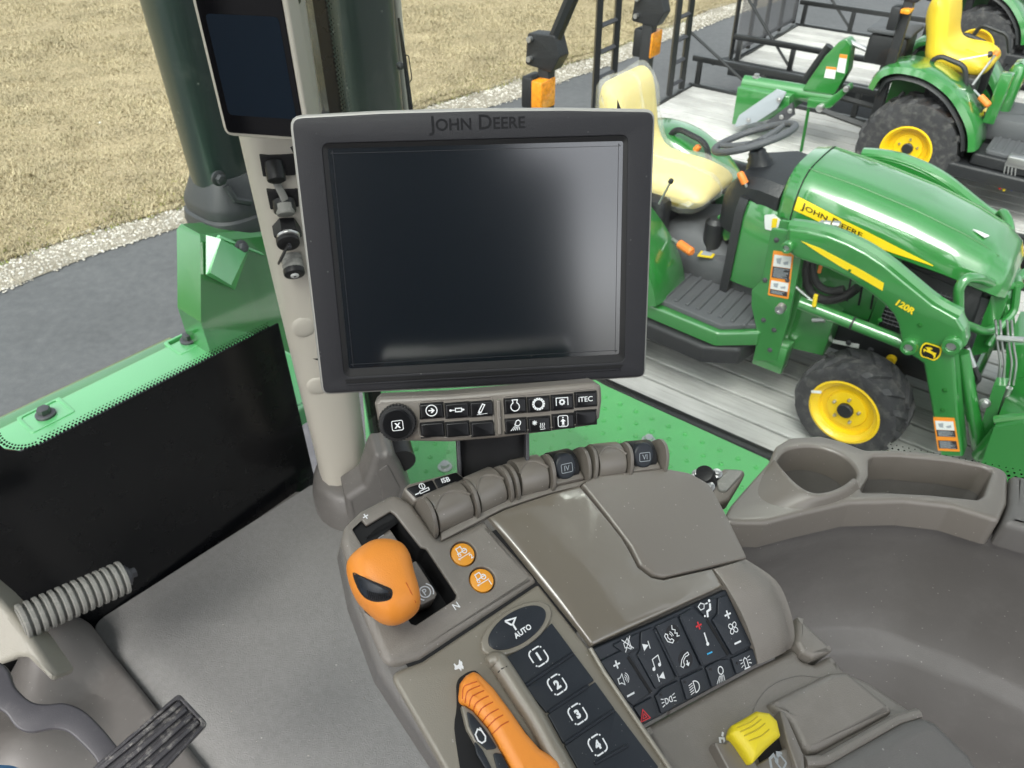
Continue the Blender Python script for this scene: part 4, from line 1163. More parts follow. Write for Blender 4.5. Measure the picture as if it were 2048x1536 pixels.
# cross tube, brush guard
x0g = armp[8][0]
mk('torque_tube', tube([(armp[13][0] - 0.03, -0.42, armp[13][1] + 0.12), (armp[13][0] - 0.03, 0.42, armp[13][1] + 0.12)], 0.045, 14), GREEN, L_)
by = lambda px, py, yl: V((S1(px, py, yl)[0], yl, S1(px, py, yl)[1]))
hoop = [by(1926, 650, -0.36), by(1917, 625, -0.36), by(1917, 575, -0.36), by(1932, 556, -0.34), by(1956, 556, -0.29), by(1985, 567, -0.19), by(2016, 577, -0.08), by(2048, 546, 0.06)]
low_t = [by(1924, 646, -0.36), by(1968, 664, -0.22), by(1996, 655, -0.12)]
for s in (1, -1):
    mm = (lambda p: p) if s > 0 else (lambda p: V((p.x, -p.y, p.z)))
    mk('brush_guard_hoop', tube(fillet([mm(p) for p in hoop], 0.05), 0.019, 12), GREEN, L_)
    mk('brush_guard_lower', tube(fillet([mm(p) for p in low_t], 0.04), 0.018, 12), GREEN, L_)
q4 = [by(1986, 582, -0.15), by(2018, 590, -0.15), by(1976, 704, -0.15), by(1938, 714, -0.15)]
mk('brush_guard_plate', rings([q4, [p + V((0, 0.03, 0)) for p in q4]]), GREEN, L_)
mk('brush_guard_tail', tube(fillet([by(2034, 570, -0.06), by(2028, 625, -0.06), by(2000, 650, -0.12), by(1975, 690, -0.16)], 0.05), 0.016, 10), GREEN, L_)
# bucket end, links and pipes at the right
BX = S1(1960, 905, -0.40)[0]
lk = rings([[by(1987, 770, -0.36), by(2013, 772, -0.36), by(1972, 900, -0.36), by(1945, 905, -0.36)], [by(1987, 770, -0.36) + V((0, 0.06, 0)), by(2013, 772, -0.36) + V((0, 0.06, 0)), by(1972, 900, -0.36) + V((0, 0.06, 0)), by(1945, 905, -0.36) + V((0, 0.06, 0))]])
mk('bucket_link', lk, GREEN, L_)
mk('link_bolt', hexbolt(by(1970, 805, -0.365), (0, -1, 0), 0.014, 0.02), STEEL, L_)
mk('tilt_rod', tube([by(2018, 775, -0.28), by(1972, 885, -0.28)], 0.014, 12), STEEL, L_)
mk('pivot_lug', tube([by(1960, 915, -0.42), by(2008, 870, -0.42)], [0.035, 0.05], 14), GREEN, L_)
bk = [(0.50, 0.42), (0.575, 0.485), (0.80, 0.47), (1.05, 0.30), (1.20, 0.03), (1.0, 0.012), (0.62, 0.02), (0.53, 0.16)]
mk('bucket', rings([[V((a, -0.52, b)) for a, b in bk], [V((a, 0.52, b)) for a, b in bk]]), GREEN, L_, ang=30)
mk('bucket_side_rib', tube([by(1990, 840, -0.47), by(2060, 832, -0.47)], 0.018, 8), GREEN, L_)
cr_ = [by(2013, 690, -0.15), by(2060, 690, -0.15), by(2060, 800, -0.15), by(2010, 780, -0.15)]
mk('cross_bracket', rings([cr_, [p + V((0, 0.3, 0)) for p in cr_]]), GREEN, L_)
for k in range(4):
    ax_ = 1993 + k * 9 + (k // 2) * 5
    mk('hydraulic_pipe', tube(fillet([by(ax_ - 2, 640, -0.26), by(ax_ + 2, 690, -0.26), by(ax_ + 8, 725, -0.26), by(ax_ + 2, 770, -0.26)], 0.02), 0.0045, 8), STEEL, L_)
mk('pipe_clamp', tube([by(1994, 676, -0.275), by(2048, 680, -0.275)], 0.012, 8), STEEL, L_)
hs_ = mk('loader_hose', tube(spline([by(1932, 690, -0.33), by(1945, 725, -0.33), by(1953, 745, -0.33), by(1957, 758, -0.33), by(1950, 765, -0.33), by(1938, 766, -0.33)], 5, False), 0.011, 8), HOSE, L_)
mk('hose_fitting', tube([by(1932, 696, -0.335), by(1947, 733, -0.335)], 0.013, 10), STEEL, hs_)
for px, py in ((1553, 480), (1592, 500), (1530, 560), (1527, 640), (1548, 660), (1575, 560), (1540, 700)):
    x, z = S1(px, py, -0.434)
    mk('mast_bolt', hexbolt(V((x, -0.4335, z)), (0, -1, 0), 0.0075, 0.009), STEELD, L_)
for px, py in ((1760, 640), (1840, 650), (1890, 780), (1885, 820), (1700, 540)):
    x, z = S1(px, py, -0.49)
    mk('arm_bolt', hexbolt(V((x, -0.49, z)), (0, -1, 0), 0.006, 0.007), GREEND, L_)
mk('hydraulic_line', tube(spline([by(1560, 545, -0.42), by(1640, 612, -0.42), by(1740, 655, -0.42), by(1800, 680, -0.42)], 5, False), 0.006, 6), STEEL, L_)
for px, py in ((1660, 664), (1700, 676), (1745, 690)):
    x, z = S1(px, py, -0.21)
    mk('frame_bolt', hexbolt(V((x, -0.203, z - 0.03)), (0, -1, 0), 0.009, 0.01), STEELD, L_)
# hoses by the mast
for pts, r in (([(1628, 462), (1660, 462), (1695, 470), (1722, 492), (1740, 520), (1748, 542), (1746, 560)], 0.017),
               ([(1622, 500), (1612, 540), (1620, 580), (1650, 600), (1690, 592), (1715, 575)], 0.019),
               ([(1632, 490), (1625, 535), (1635, 568), (1660, 582), (1688, 578)], 0.016)):
    h = mk('hydraulic_hose', tube(spline([by(x, y, -0.33) for x, y in pts], 5, False), r, 10), HOSE, L_)
mk('steel_elbow', tube([by(1608, 468, -0.34), by(1650, 446, -0.34)], 0.016, 4), STEEL, L_)
for a, b, r in (((1650, 448), (1662, 450), 0.016), ((1666, 450), (1680, 452), 0.018), ((1722, 500), (1736, 506), 0.014), ((1738, 512), (1754, 524), 0.010), ((1650, 640), (1625, 640), 0.010)):
    mk('hose_coupling', tube([by(*a, -0.35), by(*b, -0.35)], r, 12), STEEL, L_)
mk('hose_tag', tube([by(1638, 545, -0.36), by(1642, 530, -0.36)], 0.008, 6), ORGT, L_)
mk('hose_tag', tube([by(1628, 612, -0.47), by(1632, 590, -0.47)], 0.009, 6), DECY, L_)
mk('far_arm_plate', plate([S1(1737, 338, 0.49), S1(1762, 346, 0.49), S1(1757, 362, 0.49), S1(1733, 352, 0.49)], 0, 0.004, 0, xf=lambda a, b, w: V((a, 0.408 - w, b))), LABK, L_)

# ---- middle tractor with a rear blade
t2, S2, Z2, F2 = tractor(0.90, 3.37, 'compact tractor with bare yellow seat and rear blade on middle trailer', px_=-0.10, pz=-0.12)
mk('hood', tf(HOOD, Matrix.Translation((0, 0, 0))), GREEN, t2, ang=50)
mk('dash_cowl', cw[0], GREEN, t2, ang=30)
mk('green_seat_pedestal', box(-1.08, -0.98, -0.08, 0.14, 0.45, 0.86, 0.05), GREEN, t2)
mk('rear_box', box(-1.98, -1.72, -0.14, 0.14, 0.72, 0.92, 0.03), TBLK, t2)
mk('toolbox_lid', box(-2.0, -1.70, -0.16, 0.16, 0.925, 0.955, 0.012), TGREY, t2)
grip(t2, S2, (1918, 120), (1984, 108), -0.30, -0.26, stick=0.006, r=0.02, m=TBLK, part=0.12)
grip(t2, S2, (1945, 170), (1996, 102), -0.30, -0.22, stick=0.008, r=0.02, part=0.12)
grip(t2, S2, (1948, 180), (1977, 211), -0.34, -0.40, r=0.022, part=0.55)
mk('seat_side_loop', tube(fillet([(-1.42, 0.34, 0.85), (-1.38, 0.34, 0.97), (-1.2, 0.34, 0.93), (-1.15, 0.34, 0.82)], 0.04), 0.014, 8), TBLK, t2)
mk('fender_post', box(-1.09, -1.02, -0.36, -0.27, 0.55, 0.86, 0.01), GREEN, t2)
zt2 = 0.553
fp2 = [Z2(1964, 226, zt2), Z2(1974, 216, zt2), Z2(1994, 221, zt2), Z2(1985, 234, zt2)]
mk('instruction_label', plate(fp2, zt2 + 0.012, zt2 + 0.016, 0), DECY, t2)
for k in range(4):
    a, b = S2(2012 + 7 * k, 325, -0.55), S2(2003 + 8 * k, 372 + 3 * (k % 2), -0.55)
    h = mk('coupler_hose', tube([(a[0], -0.55, a[1]), (b[0], -0.55, b[1])], 0.0045, 6), STEEL, t2)
    mk('coupler_cap', tube([(b[0], -0.55, b[1]), (b[0] - 0.004, -0.55, b[1] - 0.022)], 0.009, 8), (REDL, DECY, REDL, BLUEC)[k], h)
ca, cb = S2(2015, 318, -0.53), S2(2060, 330, -0.53)
mk('coupler_block', box(ca[0], cb[0], -0.56, -0.48, cb[1] - 0.03, ca[1] + 0.03, 0.01), STEEL, t2)
rb = thing('rear_blade', 'green rear grader blade with white labels mounted behind bare seat tractor', 'blade', M=YM @ Matrix.Translation((0.90, 3.37, DECK)))
def X2(y0): return lambda a, b, w: V((a, y0 - w, b))
tw_ = mk('tower_plate', plate(roundp([S2(1683, 80, 0), S2(1698, 74, 0), S2(1707, 86, 0), S2(1700, 140, 0), S2(1673, 186, 0), S2(1608, 178, 0), S2(1655, 110, 0)], 0.02), -0.06, 0.06, 0.006, xf=X2(0)), GREEN, rb)
for q in (((1680, 108), (1695, 110), (1689, 147), (1673, 143)), ((1653, 133), (1673, 135), (1669, 158), (1648, 155))):
    lb = mk('warning_label', plate([S2(*p, -0.062) for p in q], 0, 0.002, 0, xf=X2(-0.0605)), LABW, tw_)
    tl, tr, br, bl = [V(S2(*p, -0.062)) for p in q]
    mk('label_band', plate([tuple(tl), tuple(tr), tuple(tr + (br - tr) * 0.2), tuple(tl + (bl - tl) * 0.2)], 0, 0.001, 0, xf=X2(-0.0628)), LABO, lb)
mk('rubber_bumper', tube([(*S2(1612, 160, 0.12),)[:1] + (0.12,) + (S2(1612, 160, 0.12)[1],), (S2(1660, 92, 0.12)[0], 0.12, S2(1660, 92, 0.12)[1])], 0.035, 10), TBLK, rb)
a, b = S2(1488, 166, 0), S2(1672, 196, 0)
mk('blade_beam', tube([(a[0], 0, a[1]), (b[0], 0, b[1])], 0.062, 18), GREEN, rb)
mk('beam_bolt', hexbolt(V((S2(1512, 158, 0)[0], 0, S2(1512, 158, 0)[1] + 0.01)), (0, 0, 1), 0.022, 0.03), STEEL, rb)
mk('hitch_arm', plate(roundp([S2(1618, 196, -0.1), S2(1655, 200, -0.1), S2(1702, 164, -0.1), S2(1705, 176, -0.1), S2(1662, 215, -0.1), S2(1616, 214, -0.1)], 0.01), -0.03, 0.03, 0.006, xf=X2(-0.1)), GREEN, rb)
mk('hitch_pin', disc3(V((S2(1643, 214, -0.13)[0], -0.13, S2(1643, 214, -0.13)[1])), (0, -1, 0), 0.028, 0, 0.05, 14, 0.006), STEEL, rb)
mk('hitch_pin', disc3(V((S2(1695, 176, -0.13)[0], -0.13, S2(1695, 176, -0.13)[1])), (0, -1, 0), 0.022, 0, 0.04, 14, 0.006), STEEL, rb)
mb = [(S2(1480, 172, -0.1)), S2(1584, 190, -0.1), S2(1582, 222, -0.1), S2(1530, 240, -0.1), S2(1468, 246, -0.1)]
mk('mouldboard', plate(mb, -0.25, 0.10, 0.01, xf=X2(-0.05)), GREEN, rb)
wp = [S2(1460, 260, -0.28), S2(1470, 236, -0.28), S2(1545, 184, -0.28), S2(1565, 190, -0.28), S2(1545, 224, -0.28), S2(1505, 250, -0.28)]
mk('end_plate', plate(roundp(wp, 0.01), 0, 0.012, 0.002, xf=X2(-0.19)), GREYP, rb)
ce = [S2(1530, 246, -0.2), S2(1583, 206, -0.2), S2(1586, 232, -0.2), S2(1555, 255, -0.2)]
ce_ = mk('cutting_edge', plate(ce, -0.02, 0.02, 0.003, xf=X2(-0.17)), STEELD, rb)
for p in ((1497, 240), (1558, 200), (1563, 234), (1580, 222)):
    mk('plate_bolt', hexbolt(V((S2(*p, -0.205)[0], -0.205, S2(*p, -0.205)[1])), (0, -1, 0), 0.012, 0.012), STEEL, rb)
a, b = S2(1617, 218, -0.12), S2(1606, 287, -0.12)
mk('parking_stand', tube([(a[0], -0.12, a[1]), (b[0], -0.12, 0.0)], 0.012, 8), GREEND, rb)
for sgn in (-0.25, 0.25):
    mk('lift_arm', tube([(-1.55, sgn, 0.30), (S2(1645, 214, sgn)[0], sgn * 0.8, S2(1645, 214, -0.12)[1])], 0.022, 4), TBLK, t2, ang=20)
mk('lift_link', tube([(-1.62, -0.27, 0.62), (-1.80, -0.25, 0.32)], 0.014, 8), STEELD, t2)
mk('top_link', tube([(-1.66, 0, 0.70), (S2(1698, 84, 0)[0], 0, S2(1698, 84, 0)[1])], 0.018, 10), STEEL, t2)

# ---- far tractor, seen only by its fender and wheel
t3, S3, Z3, F3 = tractor(0.72, 6.29, 'compact tractor on the far trailer behind the gate and rails', seat=True)
mk('hood', HOOD, GREEN, t3, ang=50)

# ================================================================== the cab of the big tractor
CFD, CRD = V((math.cos(R(140)), math.sin(R(140)), 0)), V((math.cos(R(50)), math.sin(R(50)), 0))
UP = V((0, 0, 1))
def CB(f, r, z): return CFD * f + CRD * r + V((0, 0, z))
FLZ = 1.75
def zf(px, py, z):
    p = onz(px, py, z); return (p.x, p.y)
# ---- floor and roof: the shell
fl = [CB(f, r, 0) for f, r in ((-0.75, -0.8), (-0.75, 0.86), (0.2, 0.84), (1.02, 0.70), (1.16, 0.55), (1.16, -0.8))]
mk('cab_floor', plate([(p.x, p.y) for p in fl], FLZ - 0.08, FLZ - 0.012, 0), BEIGED, kind='structure')
rf = [CB(f, r, 0) for f, r in ((-0.80, -0.90), (-0.80, 0.90), (0.3, 0.86), (1.18, 0.76), (1.18, -0.90))]
ht = [CB(f, r, 0) for f, r in ((-0.22, -0.46), (-0.22, 0.54), (0.70, 0.54), (0.70, -0.46))]
mk('cab_roof', plate([(p.x, p.y) for p in rf], 3.50, 3.66, 0.03, holes=[[(p.x, p.y) for p in ht]]), HEADL, kind='structure')
mk('added_light_hatch', plate([(p.x, p.y) for p in ht], 3.60, 3.606, 0), GLASS, label='clear glass hatch in the cab roof', cat='roof hatch')  # unseen opening, added only to brighten the cab interior
cs = thing('cab_frame', 'dark green steel posts of the cab behind the beige pillar', 'cab frame', CB(1.0, 0.7, FLZ))
def post(pts, r, m, nm='post'): return mk(nm, tube(pts, r, 10), m, cs)
post([CB(-0.72, 0.84, FLZ), CB(-0.75, 0.84, 3.5)], 0.06, STACK)
post([CB(-0.72, -0.8, FLZ), CB(-0.75, -0.8, 3.5)], 0.06, STACK)
post([CB(1.1, -0.8, FLZ), CB(1.05, -0.8, 3.5)], 0.06, STACK)
qp = [CB(-0.74, -0.81, 0), CB(-0.20, -0.81, 0), CB(-0.20, -0.77, 0), CB(-0.74, -0.77, 0)]
mk('added_dark_panel', plate([(p.x, p.y) for p in qp], FLZ, 3.5, 0.0), CABDK, cs)  # unseen black panel added to darken the monitor's reflection
pb_ = hit(754, 880, CB(0, 0.755, 0), CRD); pt_ = hit(617, 0, CB(0, 0.755, 0), CRD)
post([pb_ + (pb_ - pt_) * 0.12, pt_ + (pt_ - pb_) * 0.7], 0.013, BLK, 'front_post')
# mat
mp = [zf(*q, FLZ) for q in ((182, 1258), (400, 1118), (625, 975), (900, 1000), (1050, 1250), (1000, 1700), (480, 1640), (313, 1416))]
mk('floor_mat', plate(roundp(mp, [0.03, 0, 0.01, 0, 0, 0, 0, 0.0]), FLZ - 0.01, FLZ + 0.012, 0.004), MATM, label='grey textured rubber mat covering the cab floor', cat='floor mat')
# crumbs of dirt on the mat
vs, fs = [], []
for _ in range(60):
    x, y = zf(rnd.uniform(260, 760), rnd.uniform(1180, 1530), FLZ + 0.012)
    s = rnd.choice([0.0005, 0.0006, 0.0008, 0.0014])
    p = V((x, y, FLZ + 0.0125)); k = len(vs)
    vs += [p + V((s, 0, 0)), p - V((s, 0, 0)), p + V((0, s, 0)), p - V((0, s, 0)), p + V((0, 0, s)), p - V((0, 0, s))]
    fs += [tuple(i + k for i in f) for f in oct_f]
mk('mat_grit', (vs, fs), STONES, ang=0, kind='stuff', label='pale specks of grit scattered on the floor mat', cat='grit')
# footwell cover left of the mat
hz = FLZ + 0.03
hp = [zf(*q, hz) for q in ((110, 1262), (165, 1248), (190, 1262), (316, 1418), (430, 1560), (400, 1720), (-60, 1720), (-160, 1480), (40, 1330))]
hf = Fr(V((0, 0, hz)), V((1, 0, 0)), V((0, 1, 0)))
b1 = zf(120, 1330, hz); b2 = zf(60, 1510, hz)
def hump(u, v):
    d1 = math.hypot((u - b1[0]) / 0.085, (v - b1[1]) / 0.12); d2 = math.hypot((u - b2[0]) / 0.12, (v - b2[1]) / 0.12)
    sm = lambda d: 0.5 + 0.5 * math.cos(math.pi * min(1, d))
    return 0.085 * sm(d1) ** 0.7 + 0.06 * sm(d2) ** 0.7
mk('footwell_cover', gridcut(plate(roundp(hp, 0.025), FLZ - 0.01, hz, 0.012, xf=lambda a, b, w: V((a, b, w))), hf, 34, 34, hump), BEIGED, ang=60,
   label='moulded grey plastic footwell cover beside the floor mat', cat='footwell cover')
# ribbed foot peg on its casting
A_, B_ = at(40, 1246, 1.10), at(252, 1152, 1.20)
fp_ = thing('ribbed_foot_peg', 'grey cast bracket carrying a ribbed rubber foot peg', 'foot peg', A_)
cf = Fr(at(40, 1280, 1.09), V((1, 0, 0)), (AU + AF * 0.15))
cast = [(-60, 1150), (-10, 1192), (24, 1228), (70, 1290), (113, 1352), (102, 1366), (52, 1317), (35, 1316), (0, 1330), (-60, 1345)]
cg = mk('casting', plate(roundp(cf.poly(cast), 0.006), -0.045, 0.0, 0.009, xf=cf), CASTG, fp_, ang=40)
d = (B_ - A_).normalized(); L0 = (B_ - A_).length
pr, rr = [], []
NR = 14
for k in range(NR):
    a = k / NR
    for q, r in ((0.02, 0.0215), (0.10, 0.0215), (0.16, 0.0262), (0.24, 0.0272), (0.66, 0.0272), (0.74, 0.0262), (0.80, 0.0215)):
        pr.append(A_ + d * (L0 * (a + q / NR))); rr.append(r)
mk('rubber_sleeve', tube(pr, rr, 26), RUBG, fp_, ang=45)
mk('end_washer', tube([B_ - d * 0.004, B_ + d * 0.003], 0.017, 20), STEELD, fp_)
mk('end_bolt', hexbolt(B_ + d * 0.003, d, 0.0085, 0.012), STEELD, fp_)
# brake pedal
nP = (-(ray(280, 1460).normalized()) + UP * 0.25).normalized()
po = at(300, 1468, 0.97)
exP = hit(410, 1375, po, nP) - hit(270, 1490, po, nP)
pf = Fr(po, exP, nP.cross(exP))
bp = thing('brake_pedal', 'dark grey brake pedal with curved arm and ribbed worn pad', 'pedal', po)
pad = roundp(pf.poly([(358, 1387), (416, 1448), (255, 1620), (150, 1580), (192, 1530)]), [0.006, 0.006, 0.004, 0.004, 0.004])
mk('pad', plate(pad, -0.012, 0.0, 0.003, xf=pf), PEDALP, bp)
rim_ = ccw(clean(pad))
mk('pad_rim', plate(rim_, 0.0, 0.0055, 0.002, holes=[offs(rim_, 0.005)], xf=pf), PEDALP, bp)
for k in range(1, 5):
    f = k / 5.0
    a = (358 + (416 - 358) * f, 1387 + (1448 - 1387) * f)
    ua, va = pf.uv(*a)
    ub, vb = pf.uv(a[0] - 175, a[1] + 138 + 6 * k)
    e = (V((ub, vb)) - V((ua, va))).normalized(); nn = V((-e.y, e.x)) * 0.0034
    q = [V((ua, va)) + e * 0.006 + nn, V((ub, vb)) + nn, V((ub, vb)) - nn, V((ua, va)) + e * 0.006 - nn]
    mk('pad_rib', plate([tuple(p) for p in q], 0.0, 0.006, 0.0022, xf=pf), PEDALP, bp)
top = [(-60, 1300), (8, 1330), (28, 1372), (60, 1402), (92, 1408), (128, 1406), (165, 1420), (200, 1452), (225, 1482), (240, 1500)]
bot = [(-60, 1420), (0, 1420), (32, 1455), (62, 1465), (105, 1458), (135, 1464), (165, 1490), (190, 1518), (200, 1545), (215, 1560)]
af = Fr(at(150, 1450, 0.985), pf.ex, pf.ey)
ap_ = [tuple(x) for x in spline(top, 4, False)] + [tuple(x) for x in spline(bot[::-1], 4, False)]
mk('arm', plate(af.poly(ap_), -0.014, 0.0, 0.003, xf=af), PEDAL, bp, ang=40)
# the driver's knee, just inside the frame
kn = at(-20, 1720, 0.645)
pk = thing('person', 'knee of the seated driver in blue denim', 'person', kn)
mk('trouser_leg', tube(spline([at(-280, 2038, 0.50), at(-200, 1908, 0.55), at(-75, 1735, 0.62), at(10, 1661, 0.645), at(70, 1652, 0.66)], 5, False), [0.095 - 0.0009 * k if k < 13 else 0.0833 - (k - 12) * 0.0085 for k in range(21)], 20), DENIM, pk, ang=60)

# ---- windscreen with its black band
WF = 1.135
wf = Fr(CB(WF, 0, 0), CRD, UP)
ws = thing('windscreen', 'front windscreen pane with a wide black band along its foot', 'windscreen', CB(WF, 0, 2.0))
mk('glass_pane', plate([(-0.78, 1.95), (0.68, 1.95), (0.68, 3.5), (-0.78, 3.5)], -0.003, 0.003, 0, xf=wf), GLASS, ws)
e1, e2 = wf.uv(545, 647), wf.uv(60, 893)
def band_z(r): return e1[1] + (e2[1] - e1[1]) * (r - e1[0]) / (e2[0] - e1[0])
rl = wf.uv(5, 905)[0]
low = [(-0.80, 1.70), (0.64, 1.70), (0.64, band_z(0.64)), (rl + 0.045, band_z(rl + 0.045)), (rl + 0.02, band_z(rl) + 0.006), (rl + 0.004, band_z(rl) + 0.022), (rl - 0.004, band_z(rl) + 0.05), (rl - 0.004, 2.75), (-0.80, 2.75)]
mk('black_band', plate(low, 0.005, 0.009, 0, xf=wf), FRIT, ws)
dts = []
for k in range(150):
    for row, rad in ((0, 0.0024), (1, 0.0019), (2, 0.0013)):
        r = rl + 0.05 + k * 0.0062 + (0.0031 if row % 2 else 0)
        if r > 0.62: continue
        dts.append(sheet(circ(rad, 6, r, band_z(r) + 0.0025 + row * 0.0046), 0.0065, xf=wf))
for k in range(14):
    a = R(265 - k * 7)
    for row, rad in ((0, 0.0024), (1, 0.0018)):
        q = 0.045 - row * 0.005
        dts.append(sheet(circ(rad, 6, rl + 0.048 + q * math.cos(a), band_z(rl + 0.045) + 0.047 + q * math.sin(a)), 0.0065, xf=wf))
mk('band_dots', join(*dts), FRIT, ws, ang=0, kind='stuff')

# ---- the big tractor's bodywork seen in front of the windscreen
LZ = 1.90
bw = thing('tractor_bodywork', 'sky-lightened green bodywork ledge with bolts beyond the windscreen', 'bodywork', CB(1.4, 0.4, LZ))
lp = [CB(f, r, 0) for f, r in ((1.18, -0.4), (1.18, 0.80), (1.62, 0.78), (1.63, -0.4))]
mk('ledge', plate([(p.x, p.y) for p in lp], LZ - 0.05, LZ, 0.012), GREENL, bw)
lp = [CB(f, r, 0) for f, r in ((1.635, -0.4), (1.635, 0.74), (1.80, 0.70), (1.83, -0.4))]
mk('lower_skirt', plate([(p.x, p.y) for p in lp], LZ - 0.25, LZ - 0.09, 0.03), GREEN, bw)
for px, py in ((92, 830), (378, 681)):
    c = onz(px, py, LZ)
    q = Matrix.Rotation(R(50), 2)
    rc = lambda h: [(c.x + (q @ V(p)).x, c.y + (q @ V(p)).y) for p in ((-h, -h * 0.8), (h, -h * 0.8), (h, h * 0.8), (-h, h * 0.8))]
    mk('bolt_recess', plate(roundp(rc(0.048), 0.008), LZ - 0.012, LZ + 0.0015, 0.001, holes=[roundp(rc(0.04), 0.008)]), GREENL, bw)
    b_ = mk('bolt', hexbolt(c, UP, 0.014, 0.02), STEELD, bw)
# raised green block carrying the stack
bf = [(362, 470), (522, 462), (560, 640), (545, 662), (398, 640), (372, 560)]
blk = thing('stack_pedestal', 'folded green pedestal under the dark exhaust stack', 'bodywork', CB(1.55, 0.85, LZ))
q0 = CB(1.46, 0.72, 0)
cor = lambda f, r, z: CB(f, r, z)
lo = [cor(1.50, 0.62, LZ - 0.3), cor(1.50, 1.02, LZ - 0.3), cor(1.85, 1.02, LZ - 0.3), cor(1.85, 0.62, LZ - 0.3)]
tl, tr = hit(398, 476, CB(1.56, 0, 0), CFD), hit(545, 462, CB(1.56, 0, 0), CFD)
bl, br = hit(402, 645, CB(1.50, 0, 0), CFD), hit(570, 648, CB(1.50, 0, 0), CFD)
bk_ = CFD * 0.10
mk('block', rings([[bl - UP * 0.3, br - UP * 0.3, br - UP * 0.3 + bk_, bl - UP * 0.3 + bk_], [bl, br, br + bk_, bl + bk_], [tl - UP * 0.012, tr - UP * 0.012, tr - UP * 0.012 + bk_, tl - UP * 0.012 + bk_], [tl + CFD * 0.015 + CRD * 0.012, tr + CFD * 0.015, tr + bk_ * 0.95, tl + bk_ * 0.95 + CRD * 0.012]]), GREEN, blk, ang=25)
nb = (br - bl).cross(tl - bl).normalized()
nb = nb if nb.dot(CAMP - bl) > 0 else -nb
kf = Fr(bl + nb * 0.004, (br - bl), (tl - bl))
if kf.ez.dot(nb) < 0: kf = Fr(bl + nb * 0.004, -(br - bl), (tl - bl))
def kpl(pts): return [kf.uv(*p) for p in pts]
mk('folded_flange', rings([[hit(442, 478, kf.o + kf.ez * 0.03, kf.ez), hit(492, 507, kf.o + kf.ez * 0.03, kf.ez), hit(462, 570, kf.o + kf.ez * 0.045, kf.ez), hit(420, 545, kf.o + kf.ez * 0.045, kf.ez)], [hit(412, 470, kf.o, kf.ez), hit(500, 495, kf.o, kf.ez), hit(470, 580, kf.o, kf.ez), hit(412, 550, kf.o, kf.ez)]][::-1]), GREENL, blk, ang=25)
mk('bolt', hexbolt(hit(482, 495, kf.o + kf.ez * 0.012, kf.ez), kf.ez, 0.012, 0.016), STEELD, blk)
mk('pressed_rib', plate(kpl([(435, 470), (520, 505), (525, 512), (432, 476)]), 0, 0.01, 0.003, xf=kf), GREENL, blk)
# stack with its rubber boot
st_ = thing('exhaust_stack', 'tall dark green exhaust stack with a black rubber boot at its foot', 'exhaust stack', CB(1.7, 0.9, 2.1))
def oval(c, a, b, n=28, p=2.6):
    out = []
    for k in range(n):
        t = 2 * math.pi * k / n
        x = math.copysign(abs(math.cos(t)) ** (2 / p), math.cos(t)) * a; y = math.copysign(abs(math.sin(t)) ** (2 / p), math.sin(t)) * b
        out.append(c + CRD * x + CFD * y)
    return out
SF = 1.68
def col_at(y, xl, xr):
    l, r = hit(xl, y, CB(SF, 0, 0), CFD), hit(xr, y, CB(SF, 0, 0), CFD)
    return l, r
l1, r1 = col_at(372, 396, 505); l0, r0 = col_at(0, 302, 470)
w1 = (r1 - l1).length / 2
zb = l1.z; cR = (l1.dot(CRD) + w1)
ztop = 3.8
cen = lambda z: CB(SF, cR, z)
mk('stack_tube', rings([oval(cen(zb - 0.02), w1, w1 * 0.9), oval(cen(zb + 0.4), w1 * 1.04, w1 * 0.95), oval(cen(ztop), w1 * 1.1, w1)]), STACK, st_, ang=50)
cR2 = cR + w1 * 1.55
cen2 = lambda z: CB(SF + 0.02, cR2, z)
mk('intake_tube', rings([oval(cen2(zb - 0.06), w1 * 0.95, w1 * 0.8), oval(cen2(ztop), w1 * 1.0, w1 * 0.85)]), STACK, st_, ang=50)
mk('clamp_bolt', hexbolt(hit(436, 356, CB(SF - w1, 0, 0), CFD), -CFD, 0.012, 0.02), BOOT, st_)
bl_ = [(zb - 0.115, 1.46), (zb - 0.095, 1.50), (zb - 0.075, 1.46), (zb - 0.070, 1.38), (zb - 0.050, 1.40), (zb - 0.040, 1.36), (zb - 0.01, 1.18), (zb + 0.012, 1.06), (zb + 0.02, 1.0)]
bootc = CB(SF, cR + 0.02, 0)
mk('rubber_boot', rings([oval(V((bootc.x, bootc.y, z)), w1 * k * 1.12, w1 * k, p=3.2) for z, k in bl_]), BOOT, st_, ang=40)
mk('boot_strap', tube([hit(452, 372, CB(SF - w1 * 1.2, 0, 0), CFD), hit(470, 400, CB(SF - w1 * 1.35, 0, 0), CFD), hit(500, 405, CB(SF - w1 * 1.35, 0, 0), CFD)], 0.008, 6), BOOT, st_)
# broad dark stack seen through the side glass
ra, rb_ = hit(660, 0, CB(1.35, 0, 0), CFD), hit(772, 0, CB(1.35, 0, 0), CFD)
rc_, rd_ = hit(690, 215, CB(1.35, 0, 0), CFD), hit(790, 215, CB(1.35, 0, 0), CFD)
w2 = (rb_ - ra).length / 2; c2 = (ra + rb_) / 2
mk('muffler_shroud', rings([oval(V((c2.x, c2.y, 2.05)), w2, w2 * 0.7), oval(V((c2.x, c2.y, 3.6)), w2, w2 * 0.7)]), STACK, st_, ang=50)

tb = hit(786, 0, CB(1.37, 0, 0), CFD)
mk('pillar_reflection_strip', rings([oval(V((tb.x, tb.y, 2.05)), 0.012, 0.02), oval(V((tb.x, tb.y, 3.6)), 0.012, 0.02)]), PILLAR, st_, ang=50)  # tan tube stands in for the pillar's reflection in the side glass

